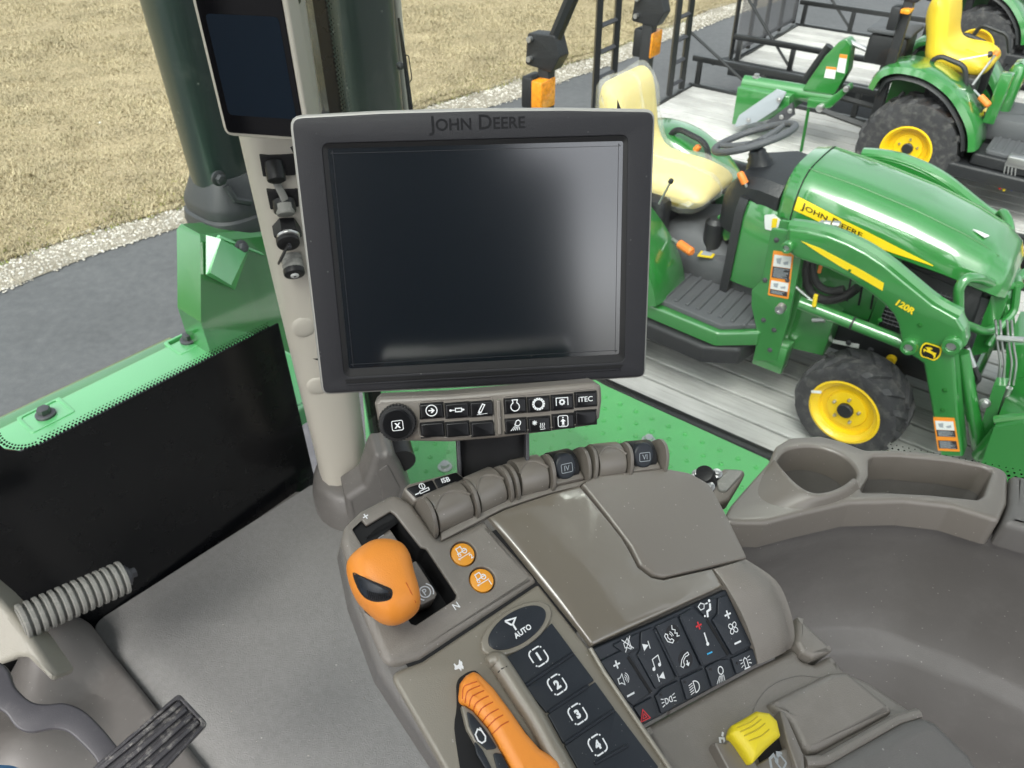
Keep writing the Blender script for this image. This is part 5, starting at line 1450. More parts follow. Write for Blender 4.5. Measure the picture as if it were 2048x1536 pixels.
# ---- green step platform outside the side window
PZ = 1.30
pl_ = thing('step_platform', 'sky-lightened green dimpled step platform outside the side window', 'step', onz(1150, 880, PZ))
pp = [zf(*q, PZ) for q in ((720, 700), (1150, 735), (1212, 770), (1535, 917), (1650, 1010), (1450, 1200), (900, 1130), (740, 1010))]
pu = V(pp[3]) - V(pp[2]); pu.normalize(); pv = V((-pu.y, pu.x))
mk('deck_plate', plate(pp, PZ - 0.05, PZ, 0.006), GREENP, pl_)
def inpoly(p, poly):
    c = False
    for i in range(len(poly)):
        a, b = poly[i - 1], poly[i]
        if (a[1] > p[1]) != (b[1] > p[1]) and p[0] < (b[0] - a[0]) * (p[1] - a[1]) / (b[1] - a[1]) + a[0]: c = not c
    return c
bm_ = []
o0 = V(zf(1000, 900, PZ))
for i in range(-14, 14):
    for j in range(-12, 12):
        q = o0 + pu * (i * 0.062 + (0.031 if j % 2 else 0)) + pv * (j * 0.054)
        if not inpoly((q.x, q.y), offs(ccw(pp), 0.02)): continue
        bm_.append(lathe([(0.0085, 0), (0.0075, 0.003), (0.004, 0.0045), (0.0025, 0.002)], 10, lambda a, b, w, q=q: V((q.x + a, q.y + b, PZ + w))))
mk('raised_dimples', join(*bm_), GREENP, pl_, kind='stuff')
for px, py in ((890, 935), (1297, 882)):
    mk('bolt', hexbolt(onz(px, py, PZ), UP, 0.015, 0.02), STEEL, pl_)

# ---- beige corner pillar
P0, P1 = CB(1.0, 0.64, 1.78), at(540, 0, 1.0)
pd_ = (P1 - P0).normalized()
pe = pd_.cross(ray(560, 450)).normalized()
if pe.x < 0: pe = -pe
pn = pe.cross(pd_)
if pn.dot(ray(560, 450)) > 0: pn = -pn
pil = thing('corner_pillar', 'beige plastic trimmed cab pillar between windscreen and side window', 'pillar', P0)
def psec(s, hw, hd, sh=0.0):
    c = P0 + (P1 - P0) * s + pe * sh
    pts = [(-1, -0.2), (-0.94, 0.35), (-0.74, 0.78), (-0.4, 0.97), (0, 1.0), (0.4, 0.95), (0.74, 0.72), (0.94, 0.25), (1, -0.2), (0.9, -0.7), (0.5, -1), (-0.5, -1), (-0.9, -0.7)]
    return [c + pe * (a * hw) + pn * (b * hd) for a, b in pts]
def edge_sh(s, want_left, hw):
    """shift so the left edge meets a measured pixel column"""
    c = P0 + (P1 - P0) * s
    y = None
    d_ = c - CAMP; zc = d_.dot(AF)
    return 0.0
secs = []
for s, hw in ((-0.05, 0.048), (0.15, 0.050), (0.35, 0.052), (0.55, 0.053), (0.75, 0.053), (1.0, 0.052), (1.5, 0.052)):
    secs.append(psec(s, hw + 0.010 * min(1, max(0, s)), 0.042, -0.016 * min(1, max(0, s))))
PILG = rings(secs)
mk('trim', PILG, PILLAR, pil, ang=55)
pbvh = BVHTree.FromPolygons([V(v) for v in PILG[0]], PILG[1])
def onpil(px, py, lift=0.0):
    r = ray(px, py).normalized(); h = pbvh.ray_cast(CAMP, r)
    if h[0] is None: return at(px, py, 1.2)
    return h[0] + pn * lift
for px, py in ((612, 655), (640, 772)):
    c = onpil(px - 4, py); f = Fr(c, pe, pd_)
    mk('round_cap', dome(circ(0.021, 24), 0.005, -0.001, f, 4), PILLAR, pil)
# flared foot of the pillar
cb = P0 + (P1 - P0) * 0.02
def fsec(z, a, b, sh): return [V((P0.x, P0.y, 0)) + pe * (math.cos(t) * a + sh) + V((pn.x, pn.y, 0)).normalized() * (math.sin(t) * b) + UP * z for t in [2 * math.pi * k / 24 for k in range(24)]]
mk('pillar_foot', rings([fsec(1.74, 0.085, 0.10, 0.01), fsec(1.80, 0.083, 0.098, 0.01), fsec(1.835, 0.075, 0.088, 0.01), fsec(1.845, 0.066, 0.075, 0.006), fsec(1.85, 0.052, 0.05, 0.0)]), BEIGED, pil, ang=45)
ff = Fr(at(770, 970, 1.50), pe, UP + pn * 0.1)
mk('foot_horn', plate(roundp(ff.poly([(728, 975), (745, 925), (752, 912), (768, 912), (776, 908), (788, 912), (803, 935), (826, 985), (815, 1060), (700, 1060), (690, 1000)]), 0.008), -0.06, 0.0, 0.014, xf=ff), BEIGED, pil, ang=45)
hh = ff.poly([(757, 940), (775, 928), (800, 975), (790, 1000), (765, 1000)])
mk('horn_recess', plate(roundp(hh, 0.006), -0.001, 0.002, 0.001, xf=ff), BEIGED, pil)
mk('grommet', disc3(ff(*ff.uv(806, 940), -0.05), pn, 0.03, -0.02, 0.03, 18), BLK, pil)
# sockets and switches on the pillar
sk = thing('socket_cluster', 'cluster of black power sockets and a latch on the beige pillar', 'power socket', onpil(560, 430))
def pfr(px, py, lift=0.0): return Fr(onpil(px, py, lift), pe, pd_)
for quad in (((519, 313), (590, 309), (592, 351), (526, 354)), ((533, 382), (596, 378), (598, 414), (541, 420))):
    f = pfr(556, (quad[0][1] + quad[2][1]) / 2, 0.004)
    mk('socket_plate', plate(roundp(f.poly(quad), 0.002), -0.012, 0.0, 0.0015, xf=f), BLK, sk)
f = pfr(548, 330, 0.004); dwn = (f.ez * 0.7 - f.ey * 0.7).normalized()
sb = mk('socket_body', disc3(f.o, dwn, 0.0135, -0.005, 0.022, 20, 0.002), BLK, sk)
mk('socket_hole', disc3(f.o, dwn, 0.0105, 0.0222, 0.0226, 18), VOID, sb)
f = pfr(566, 398, 0.006)
mk('socket_collar', disc3(f.o - f.ey * 0.006, dwn, 0.0165, -0.006, 0.012, 20, 0.002), BLK, sk)
mk('socket_cap', disc3(f.o, dwn, 0.0135, 0.006, 0.022, 22, 0.003), RUBG, sk)
f2 = pfr(552, 362, 0.004)
mk('cap_strap', tube([f2.o, f2(0.004, -0.010, 0.008), f2(0.008, -0.024, 0.012)], 0.006, 8, flat=0.3), RUBG, sk)
f = pfr(573, 455, 0.004)
mk('latch_base', disc3(f.o, (f.ez - f.ey * 0.4), 0.021, -0.006, 0.016, 6, 0.002), BLK, sk)
mk('latch_ring', disc3(f.o, (f.ez - f.ey * 0.4), 0.0175, 0.0, 0.020, 24, 0.002), STEEL, sk)
f = pfr(573, 468, 0.022)
ld = mk('latch_disc', disc3(f.o, (f.ez - f.ey * 0.4), 0.0175, -0.004, 0.006, 24, 0.002), BLK, sk)
mk('latch_key', tube([f.o + f.ez * 0.008, f(-0.014, -0.022, 0.010), f(-0.020, -0.032, 0.008)], [0.004, 0.0045, 0.003], 8, flat=0.5), BLK, ld)
mk('latch_stud', disc3(f.o, (f.ez - f.ey * 0.6), 0.004, 0.005, 0.012, 12), STEELD, ld)
f = pfr(583, 516, 0.004); ax = (f.ez * 0.85 - f.ey * 0.52)
mk('ribbed_connector', tube([f.o + ax * q for q in (-0.004, 0.004, 0.0041, 0.008, 0.0081, 0.012, 0.0121, 0.018)], [0.0165, 0.0165, 0.0155, 0.0155, 0.0165, 0.0165, 0.0158, 0.0158], 22), RUBG, sk, ang=20)
rg = mk('connector_ring', disc3(f.o, ax, 0.0165, 0.0185, 0.028, 24, 0.003), BLK, sk)
mk('connector_core', disc3(f.o, ax, 0.0065, 0.0275, 0.0305, 16, 0.001), LABW, rg)
mk('core_hole', disc3(f.o, ax, 0.002, 0.0304, 0.0310, 10), BLK, rg)

# ---- upright display on the pillar
df = Fr(at(510, 140, 0.93), V((0.984, -0.176, 0)), UP)
dp = thing('pillar_display', 'tall dark blue touch display in beige frame mounted on the pillar', 'display', df.o)
od = [(-0.075 - 0.0, 0), ]
dl = [df.uv(382, 0), df.uv(450, 272), df.uv(578, 280), df.uv(612, 225), df.uv(574, 0)]
xl_, xr_ = (dl[0][0] + dl[1][0]) / 2, dl[4][0]
yb_ = df.uv(500, 276)[1]
out_ = roundp([(xl_, yb_), (xr_, yb_), (xr_, yb_ + 0.34), (xl_, yb_ + 0.34)], 0.012)
mk('housing', plate(out_, -0.03, 0.0, 0.004, xf=df), PILLAR, dp)
mk('black_glass', plate(offs(ccw(out_), 0.006), 0.0005, 0.0022, 0.0008, xf=df), DARKG, dp)
s1, s2 = df.uv(455, 228), df.uv(417, 26)
sx0 = (s1[0] + s2[0]) / 2; sx1 = df.uv(557, 26)[0]
mk('screen', plate(roundp([(sx0, s1[1]), (sx1, s1[1]), (sx1, s2[1]), (sx0, s2[1])], 0.006), 0.0023, 0.0027, 0, xf=df), SCREEN2, dp)
mk('display_arm', tube([df((xl_ + xr_) / 2, yb_ + 0.15, -0.03), df((xl_ + xr_) / 2, yb_ + 0.15, -0.12)], 0.025, 12), BLK, dp)

# ---- side window
GA, GB = CB(1.0, 0.72, 0), CB(-0.6, 0.88, 0)
gd = (GB - GA).normalized()
gf = Fr(GA, gd, UP)
if gf.ez.dot(CAMP - GA) < 0: gf = Fr(GA, -gd, UP)
sg = 1 if gf.ex.dot(gd) > 0 else -1
sw_ = thing('side_window', 'large clear side window beyond the cup holder console', 'window', GA + UP * 2.3)
mk('glass_pane', plate([(0, 1.75), (sg * 1.6, 1.75), (sg * 1.6, 3.5), (0, 3.5)], -0.0025, 0.0025, 0, xf=gf), GLASS, sw_)
g1, g2 = gf.uv(1780, 893), gf.uv(2046, 946)
def gline(px): 
    f = (px - 1780) / 266.0
    return (g1[0] + (g2[0] - g1[0]) * f, g1[1] + (g2[1] - g1[1]) * f)
low = [gline(1790), gline(2300), (gline(2300)[0], 1.8), (gline(1790)[0], 1.8)]
low = [(a, b - 0.018) if i < 2 else (a, b) for i, (a, b) in enumerate(low)]
mk('black_band', plate(low, 0.003, 0.006, 0, xf=gf), FRIT, sw_)
dts = []
L1 = V(g2) - V(g1); st1 = L1.normalized()
for k in range(0, 110):
    for row in range(5):
        rad = 0.0026 * (1 - row * 0.17)
        c = V(g1) + st1 * (k * 0.0066 + (0.0033 if row % 2 else 0)) + V((0, -0.0155 + row * 0.0056))
        dts.append(sheet(circ(rad, 8, c.x, c.y), 0.0045, xf=gf))
mk('band_dots', join(*dts), FRIT, sw_, ang=0, kind='stuff')
u0 = gf.uv(642, 0)[0]
mk('edge_band', plate([(gf.uv(630, 0)[0], 1.9), (gf.uv(655, 0)[0], 1.9), (gf.uv(655, 0)[0], 3.5), (gf.uv(630, 0)[0], 3.5)], 0.003, 0.005, 0, xf=gf), FRIT, sw_)
dts = []
for k in range(150):
    for row in range(3):
        c = (gf.uv(655, 0)[0] + sg * (0.002 + row * 0.0042), 2.2 + k * 0.0062 + (0.0031 if row % 2 else 0))
        dts.append(sheet(circ(0.0022 - row * 0.0005, 6, *c), 0.0042, xf=gf))
mk('edge_dots', join(*dts), FRIT, sw_, ang=0, kind='stuff')
# wiper beyond the glass
wo = gf.up(-0.035)
wp_ = thing('window_wiper', 'thin black wiper standing outside the side window', 'wiper', wo(*wo.uv(820, 215)))
mk('wiper_blade', tube([wo(*wo.uv(797, 36)), wo(*wo.uv(808, 110)), wo(*wo.uv(824, 235))], [0.0016, 0.003, 0.0035], 8), BLK, wp_)
mk('wiper_pivot', sphere(wo(*wo.uv(800, 132)), 0.006, 12, 7), STEELD, wp_)
mk('wiper_wire', tube(fillet([wo(*wo.uv(808, 111)), wo(*wo.uv(817, 110)), wo(*wo.uv(824, 158)), wo(*wo.uv(819, 165))], 0.004), 0.0008, 5), BLK, wp_)

# ---- console with cup holder along the side window
RZ = 2.455
rf_ = Fr(V((0, 0, RZ)), V((1, 0, 0)), V((0, 1, 0)))
sc_ = thing('side_console', 'taupe plastic side console with cup holder and oblong tray', 'console', onz(1700, 1000, RZ))
outl = [(1440, 1046), (1462, 1008), (1502, 962), (1538, 922), (1552, 890), (1580, 873), (1640, 869), (1690, 882), (1730, 898), (1790, 897), (1870, 903), (1960, 921), (2018, 939), (2016, 1004), (2000, 1040), (1985, 1038), (1900, 1012), (1810, 1002), (1700, 1005), (1600, 1028), (1530, 1046)]
cup = [(1556, 932), (1560, 912), (1580, 897), (1620, 892), (1660, 900), (1695, 918), (1713, 942), (1708, 962), (1690, 978), (1655, 988), (1630, 990), (1602, 980), (1578, 958)]
tray = [(1738, 918), (1748, 911), (1800, 911), (1900, 920), (1965, 932), (1985, 942), (1968, 990), (1955, 998), (1860, 988), (1780, 984), (1725, 984), (1722, 975), (1738, 950)]
cp = rf_.poly(cup); tp = rf_.poly(tray)
cps, tps = [tuple(x) for x in spline(cp, 4)], roundp(tp, 0.006)
ol = roundp(rf_.poly(outl), 0.012)
mk('console_top', plate(ol, -0.035, 0.0, 0.005, holes=[cps, tps], xf=rf_, hr=0.0035, seg=4), BEIGES, sc_, ang=50)
def well(loop, depth, taper, name, m):
    loop = ccw(clean(loop)); c = V((sum(p[0] for p in loop) / len(loop), sum(p[1] for p in loop) / len(loop)))
    Ls = []
    for f in (0.0, 0.4, 0.85, 1.0, 1.0):
        Ls.append((f, 1 - taper * f))
    L3 = [[rf_(c.x + (x - c.x) * s, c.y + (y - c.y) * s, -0.030 - depth * f) for x, y in loop] for f, s in Ls[:4]]
    L3.append([rf_(c.x + (x - c.x) * 0.6, c.y + (y - c.y) * 0.6, -0.030 - depth * 1.04) for x, y in loop])
    g = rings(L3[::-1], True, False)
    return mk(name, (g[0], g[1]), m, sc_, ang=50)
well(offs(ccw(clean(cps)), -0.001), 0.046, 0.12, 'cup_well', BEIGED)
well(offs(ccw(clean(tps)), -0.001), 0.024, 0.06, 'tray_well', BEIGED)
# flank of the cup: a half cone at its inner side
cb1 = [(1534, 932), (1514, 962), (1503, 990), (1520, 1008), (1555, 1017), (1600, 1019), (1645, 1012), (1690, 998), (1722, 978)]
cb2 = [(1546, 922), (1556, 938), (1572, 958), (1588, 975), (1608, 988), (1632, 995), (1662, 991), (1692, 979), (1714, 962)]
cb3 = [(1551, 919), (1562, 935), (1578, 954), (1594, 969), (1612, 981), (1634, 987), (1660, 983), (1686, 972), (1706, 957)]
def crv(pts, w): return [tuple(p) for p in spline([rf_(*rf_.uv(x, y, w), w) for x, y in pts], 4, False)]
l0, l1, l2 = crv(cb1, 0.0), crv(cb2, 0.009), crv(cb3, 0.009)
lm = [tuple(V(a) * 0.35 + V(b) * 0.65 + V((0, 0, -0.0012))) for a, b in zip(l0, l1)]
l3 = [tuple(V(p) - V((0, 0, 0.03))) for p in l2]
g = rings([[tuple(V(p) - V((0, 0, 0.002))) for p in l0], lm, l1, [tuple((V(a) + V(b)) / 2 + V((0, 0, 0.0012))) for a, b in zip(l1, l2)], l2, l3], False, False, closed=False)
mk('cup_flank', g, BEIGES, sc_, ang=60)
# panel under the console: a long swept wall
row0 = [(1424, 1079), (1528, 1078), (1600, 1058), (1700, 1034), (1810, 1031), (1900, 1042), (1988, 1070), (2080, 1098)]
row = [[onz(x, y, RZ - 0.036) for x, y in row0]]
w_in = V((0.25, -0.97, 0)).normalized()
def shift(r, dz, ins): return [p + V((0, 0, -dz)) + w_in * ins for p in r]
prof_w = [(0.02, 0.002), (0.05, -0.004), (0.10, -0.012), (0.15, -0.010), (0.19, 0.0), (0.196, 0.005), (0.203, 0.022), (0.212, 0.030), (0.30, 0.038), (0.37, 0.040), (0.375, 0.046), (0.382, 0.075), (0.40, 0.082), (0.62, 0.10)]
rows = row + [shift(row[0], a, b) for a, b in prof_w]
loops = [[tuple(p) for p in spline(r, 4, False)] for r in rows]
# extend to the left under the armrest and to the right out of view
for l in loops:
    a, b = V(l[0]), V(l[3]); l.insert(0, tuple(a + (a - b).normalized() * 0.02))
    l.append(tuple(V(l[-1]) + gd * 0.08)); l.append(tuple(V(l[-1]) + gd * 0.7))
back = [[tuple(V(p) - w_in * 0.006) for p in l] for l in loops[::-1]]
g = rings(loops + back + [loops[0]], False, False, closed=False)
mk('swept_wall', (g[0], [tuple(f[::-1]) for f in g[1]]), BEIGED, sc_, ang=60)
q = rf_.poly([(2022, 948), (2090, 962), (2090, 1070), (2004, 1046), (2018, 1008)])
mk('rear_cover', plate(roundp(q, 0.006), -0.03, 0.002, 0.008, xf=rf_), BEIGED, sc_)
lt = Fr(onz(1428, 985, RZ - 0.01), V((1, 0, 0)), V((0, 1, 0.3)))
mk('console_latch', plate(roundp(lt.poly([(1412, 962), (1448, 935), (1498, 937), (1460, 1000), (1430, 1010)]), 0.006), -0.02, 0.0, 0.005, xf=lt), BEIGES, sc_)
mk('latch_pad', plate(roundp(lt.poly([(1432, 965), (1455, 942), (1490, 943), (1452, 985), (1436, 985)]), 0.004), 0, 0.004, 0.002, xf=lt), RUBG, sc_)
kb = thing('clamp_knob', 'small black clamp knob with bolts beside the console latch', 'knob', lt(*lt.uv(1408, 960)))
mk('knob', disc3(lt(*lt.uv(1408, 958), 0.006), (lt.ez - lt.ex * 0.5), 0.0095, -0.012, 0.007, 20, 0.002), BLK, kb)
for p in ((1392, 953), (1432, 951), (1417, 977)):
    mk('bolt', hexbolt(lt(*lt.uv(*p), 0.004), lt.ez, 0.0035, 0.005), STEEL, kb)
mk('bracket', plate(roundp(lt.poly([(1385, 950), (1436, 942), (1440, 965), (1420, 985), (1400, 985)]), 0.004), -0.02, 0.003, 0.001, xf=lt), BLK, kb)

# ---- driver's seat behind the camera (out of the picture, mirrored faintly in the screens)
se = CB(-0.42, -0.37, 0)
ds = thing('driver_seat', 'black upholstered driver seat behind the armrest', 'seat', V((se.x, se.y, FLZ)))
sx = lambda u, v, w: V((se.x, se.y, 0)) + CRD * u + CFD * w + UP * v
mk('seat_back', plate(rrect(0.52, 0.75, 0.10, 0, 2.75), -0.14, 0.0, 0.05, xf=sx), CABDK, ds)
mk('head_rest', plate(rrect(0.30, 0.20, 0.06, 0, 3.24), -0.12, -0.02, 0.04, xf=sx), CABDK, ds)
mk('seat_base', box(-0.26, 0.26, -0.05, 0.40, 2.08, 2.22, 0.04, xf=lambda a, b, c: V((se.x, se.y, 0)) + CRD * a + CFD * b + UP * c), CABDK, ds)
mk('seat_pedestal', box(-0.2, 0.2, -0.02, 0.3, FLZ, 2.08, 0.03, xf=lambda a, b, c: V((se.x, se.y, 0)) + CRD * a + CFD * b + UP * c), CABDK, ds)

# ================================================================== monitor
ex = V((0.9935, 0.112, -0.0205)); nz_ = V((0.112, -0.932, 0.345))
mf = Fr(at(950, 503, 0.567), ex, nz_.cross(ex))
mo = thing('armrest_monitor', 'big square touch monitor with maker lettering above the armrest', 'monitor', mf.o)
outp = [(577, 231), (760, 221), (945, 216), (1130, 215), (1312, 218), (1302, 490), (1292, 756), (960, 775), (643, 791), (610, 510)]
ou = roundp(mf.poly(outp), [0.009, 0, 0, 0, 0.008, 0, 0.007, 0, 0.007, 0])
ou = ccw(ou)
mk('back_shell', plate(ou, -0.030, 0.0, 0.003, xf=mf), SILVER, mo)
mk('rear_housing', plate(offs(ou, 0.02), -0.055, -0.030, 0.006, xf=mf), BLK, mo)
bz = offs(ou, 0.0022)
hole_o = roundp(mf.poly([(645, 288), (1254, 271), (1247, 722), (690, 752)]), 0.005)
hole_i = roundp(mf.poly([(655, 297), (1246, 282), (1238, 708), (698, 737)]), 0.002)
mk('bezel', plate(bz, 0.0, 0.0022, 0.0012, holes=[hole_o], xf=mf), BEZEL, mo)
# sloped inner frame
ho, hi_ = ccw(roundp(mf.poly([(645, 288), (1254, 271), (1247, 722), (690, 752)]), 0.005, 4)), ccw(roundp(mf.poly([(655, 297), (1246, 282), (1238, 708), (698, 737)]), 0.002, 4))
g = rings([[mf(x, y, 0.0021) for x, y in ho], [mf(x, y, 0.0007) for x, y in hi_], [mf(x, y, -0.001) for x, y in hi_]], False, False)
mk('inner_frame', g, BLK, mo)
scr = mk('screen', plate(offs(hi_, -0.0006), 0.0001, 0.0005, 0, xf=mf), SCREEN, mo)
inn = offs(hi_, 0.0032)
mk('screen_edge_line', plate(inn, 0.0005, 0.0007, 0, holes=[offs(inn, 0.0003)], xf=mf), BEZEL, scr)
gv = mf.poly([(690, 757), (1246, 727), (1240, 734), (694, 765)])
mk('stylus_groove', plate(gv, 0.0021, 0.0026, 0, xf=mf), VOID, mo)
mk('groove_lip', plate(mf.poly([(694, 766), (1240, 735), (1238, 738), (696, 769)]), 0.0021, 0.0032, 0.0004, xf=mf), BEZEL, mo)
tv, tfc, tw = text2d('John Deere', 0.012, 0.80)
c = mf.uv(954, 249); wdt = V(mf.uv(1050, 246)) - V(mf.uv(858, 252)); e_ = wdt / tw
f_ = V((-e_.y, e_.x))
mk('maker_lettering', ([mf(c[0] + e_.x * x + f_.x * y, c[1] + e_.y * x + f_.y * y, 0.0025) for x, y in tv], tfc), ENGR, mo, ang=0)

# ================================================================== key pad under the monitor
q = Matrix.Rotation(R(-10), 3, mf.ex)
nf = Fr(at(978, 826, 0.535), mf.ex, q @ mf.ey)
nb_ = thing('key_pad_bar', 'taupe key pad bar with dial and fourteen black keys under the monitor', 'key pad', nf.o)
bo = [(748, 806), (760, 796), (900, 790), (1060, 776), (1190, 765), (1203, 772), (1205, 800), (1200, 838), (1185, 852), (1100, 864), (1000, 877), (900, 885), (790, 883), (768, 872), (756, 845)]
bo_ = ccw(roundp(nf.poly(bo), 0.003))
mk('bar_body', plate(bo_, -0.022, 0.0, 0.0035, xf=nf), BEIGES, nb_)
for pts in (((838, 801), (985, 792), (990, 868), (900, 876), (836, 874)), ((1004, 792), (1196, 775), (1199, 800), (1190, 846), (1008, 866))):
    p_ = ccw(roundp(nf.poly(pts), 0.003))
    mk('field_line', plate(p_, 0.0, 0.0006, 0.0003, holes=[offs(p_, 0.0008)], xf=nf), BEIGE, nb_)
mk('divider_rib', plate(roundp(nf.poly([(992, 800), (1000, 799), (1003, 868), (995, 869)]), 0.0012), 0.0, 0.0025, 0.001, xf=nf), BEIGES, nb_)
# keys: top-left corners measured, keys 0.0167 x 0.0105
KE = V(nf.uv(1190, 795)) - V(nf.uv(850, 822)); KE.normalize(); KN = V((-KE.y, KE.x))
KEYS = [(863, 821, 'ARW'), (914, 820, 'CYL'), (963, 817, 'ROL'), (865, 859, None), (915, 858, None), (965, 857, None),
        (1030, 811, 'ENG'), (1077, 808, 'GEA'), (1124, 804, 'PTO'), (1171, 798, 'TEC'), (1031, 851, 'LMP'), (1078, 848, 'AIR'), (1126, 842, 'SEA'), (1171, 835, None)]
def gear(r1, r2, n, w):
    out = []
    for k in range(n):
        a = 360 / n * k
        for da, r in ((-0.26, r1), (-0.2, r2), (0.2, r2), (0.26, r1)):
            t = R(a + da * 360 / n); out.append((r * math.cos(t), r * math.sin(t)))
    return ('l', out, w, True)
IC = {
 'ARW': [('l', circ(0.9, 28), 0.16, True), ('f', [(-0.5, -0.1), (0.05, -0.1), (-0.15, -0.42), (0.1, -0.42), (0.55, 0), (0.1, 0.42), (-0.15, 0.42), (0.05, 0.1), (-0.5, 0.1)])],
 'CYL': [('l', [(-0.95, 0), (-0.25, 0)], 0.16), ('f', circ(0.2, 14, -1.05, 0)), ('l', [(-0.25, -0.28), (0.75, -0.28), (0.75, 0.28), (-0.25, 0.28)], 0.15, True), ('f', [(0.75, -0.2), (1.2, -0.12), (1.2, 0.12), (0.75, 0.2)])],
 'ROL': [('l', [(-0.55, -0.55), (0.2, 0.75), (0.55, 0.6), (-0.15, -0.7)], 0.16, True), ('f', circ(0.24, 14, -0.4, -0.62)), ('l', [(-0.8, -0.98), (0.9, -0.86)], 0.08)],
 'ENG': [('l', arc(0, -0.2, 0.7, 118, 422, 20) + [(0.33, 0.62), (0.42, 0.95), (-0.42, 0.95), (-0.33, 0.62)], 0.15, True)],
 'GEA': [gear(0.72, 0.98, 14, 0.14)],
 'PTO': [('l', [(-0.95, -0.55), (-0.95, 0.7), (0.95, 0.7), (0.95, -0.55)], 0.14), ('l', circ(0.28, 16), 0.12, True), gear(0.36, 0.46, 8, 0.10)],
 'TEC': [('t', 'iTEC', 0, 0, 0.85, 0.01)],
 'LMP': [('l', [(-0.1, 0.1), (0.15, 0.75), (0.5, 0.9), (0.85, 0.6), (0.8, 0.2), (0.45, -0.1)], 0.14, True)] + [('l', [(-0.15 + 0.18 * k, -0.1 - 0.03 * k), (-0.8 + 0.36 * k, -0.85 + 0.02 * k)], 0.10) for k in range(5)],
 'AIR': [('l', [(-0.7 + 0.42 * math.cos(R(a)), 0.25 + 0.42 * math.sin(R(a))), (-0.7 - 0.42 * math.cos(R(a)), 0.25 - 0.42 * math.sin(R(a)))], 0.10) for a in (0, 45, 90, 135)] + [('l', circ(0.24, 12, -0.7, 0.25), 0.08, True)] + [('l', [(0.25 + 0.3 * k, -0.7), (0.15 + 0.3 * k, -0.4), (0.3 + 0.3 * k, -0.1), (0.2 + 0.3 * k, 0.15)], 0.09) for k in range(3)] + [('l', [(0.15, -0.9), (1.0, -0.86)], 0.09)],
 'SEA': [('l', roundp([(-0.8, -0.9), (0.8, -0.9), (0.8, 0.9), (-0.8, 0.9)], 0.35), 0.12, True), ('f', [(-0.45, -0.05), (-0.18, -0.05), (-0.18, -0.6), (0.18, -0.6), (0.18, -0.05), (0.45, -0.05), (0, 0.42)]), ('f', circ(0.12, 10, 0, 0.6)), ('f', [(-0.3, -0.75), (0.3, -0.75), (0.3, -0.68), (-0.3, -0.68)])],
}
for i, (px, py, ic) in enumerate(KEYS):
    cu = V(nf.uv(px, py))
    w_, h_ = 0.0080 * (1.0 if i < 6 else 0.95), 0.0051
    pts = [tuple(cu + KE * a * w_ + KN * b * h_) for a, b in ((-1, -1), (1, -1), (1, 1), (-1, 1))]
    rad = [0.0012] * 4
    if i == 3: rad[0] = 0.006
    if i == 13: rad[1] = 0.006
    mk('key_well', plate([tuple(cu + KE * a * (w_ + 0.0006) + KN * b * (h_ + 0.0006)) for a, b in ((-1, -1), (1, -1), (1, 1), (-1, 1))], 0.0001, 0.0004, 0, xf=nf), VOID, nb_)
    k = mk('key', plate(roundp(pts, rad), 0.0, 0.0026, 0.0011, xf=nf), BLKG, nb_)
    if ic:
        d_ = nf.uv(px + 10, py - 0.6)
        mk('key_symbol', put(nf, icon(IC[ic]), px, py, 12.2, -0.9, 0.0026), WHITE, k, ang=0)
# dial
c = nf.uv(795, 843)
dialf = Fr(nf(*c), nf.ex, nf.ey)
nt_ = 36
ringo = [dialf(0, 0, 0)]
def knurl(r, d, n=nt_): return [(r + (d if k % 2 else 0)) for k in range(n * 2)]
lp0 = [(0.0140 * math.cos(R(5 * k)), 0.0140 * math.sin(R(5 * k))) for k in range(72)]
KS = 0.91
def kl(r, dr, z): return [dialf((r - (dr if k % 2 else 0)) * math.cos(R(5 * k)), (r - (dr if k % 2 else 0)) * math.sin(R(5 * k)), z) for k in range(72)]
dl_ = mk('dial', rings([kl(0.0132, 0.0007, 0.0), kl(0.0132, 0.0007, 0.0055), kl(0.0124, 0.0006, 0.0070), kl(0.0106, 0, 0.0073)]), BLK, nb_, ang=20)
mk('dial_face', lathe([(0.0102, 0.0073), (0.0102, 0.0081), (0.0095, 0.0086)], 36, dialf), BLKG, dl_)
mk('dial_symbol', put(nf, icon([('l', roundp([(-0.95, -0.85), (0.95, -0.85), (0.95, 0.85), (-0.95, 0.85)], 0.3), 0.13, True), ('t', 'X', 0, 0, 0.95, 0.05)]), 795, 851, 11.5, -1.4, 0.0086), WHITE, dl_, ang=0)
# stalk carrying monitor and key pad
sfm = Fr(nf(*nf.uv(980, 870), -0.03), nf.ex, nf.ey)
stk = thing('monitor_stalk', 'black bracket stalk rising from the armrest to the key pad', 'bracket', sfm.o)
q = sfm.poly([(908, 800), (1052, 800), (1054, 960), (916, 960)])
mk('stalk', plate(q, -0.012, 0.0, 0.002, xf=sfm), BLK, stk)
for a, b in ((908, 916), (1048, 1048)):
    mk('stalk_flange', plate(sfm.poly([(a, 800), (a + 7, 800), (b + 8, 960), (b, 960)]), -0.006, 0.010, 0.001, xf=sfm), STEELD, stk)

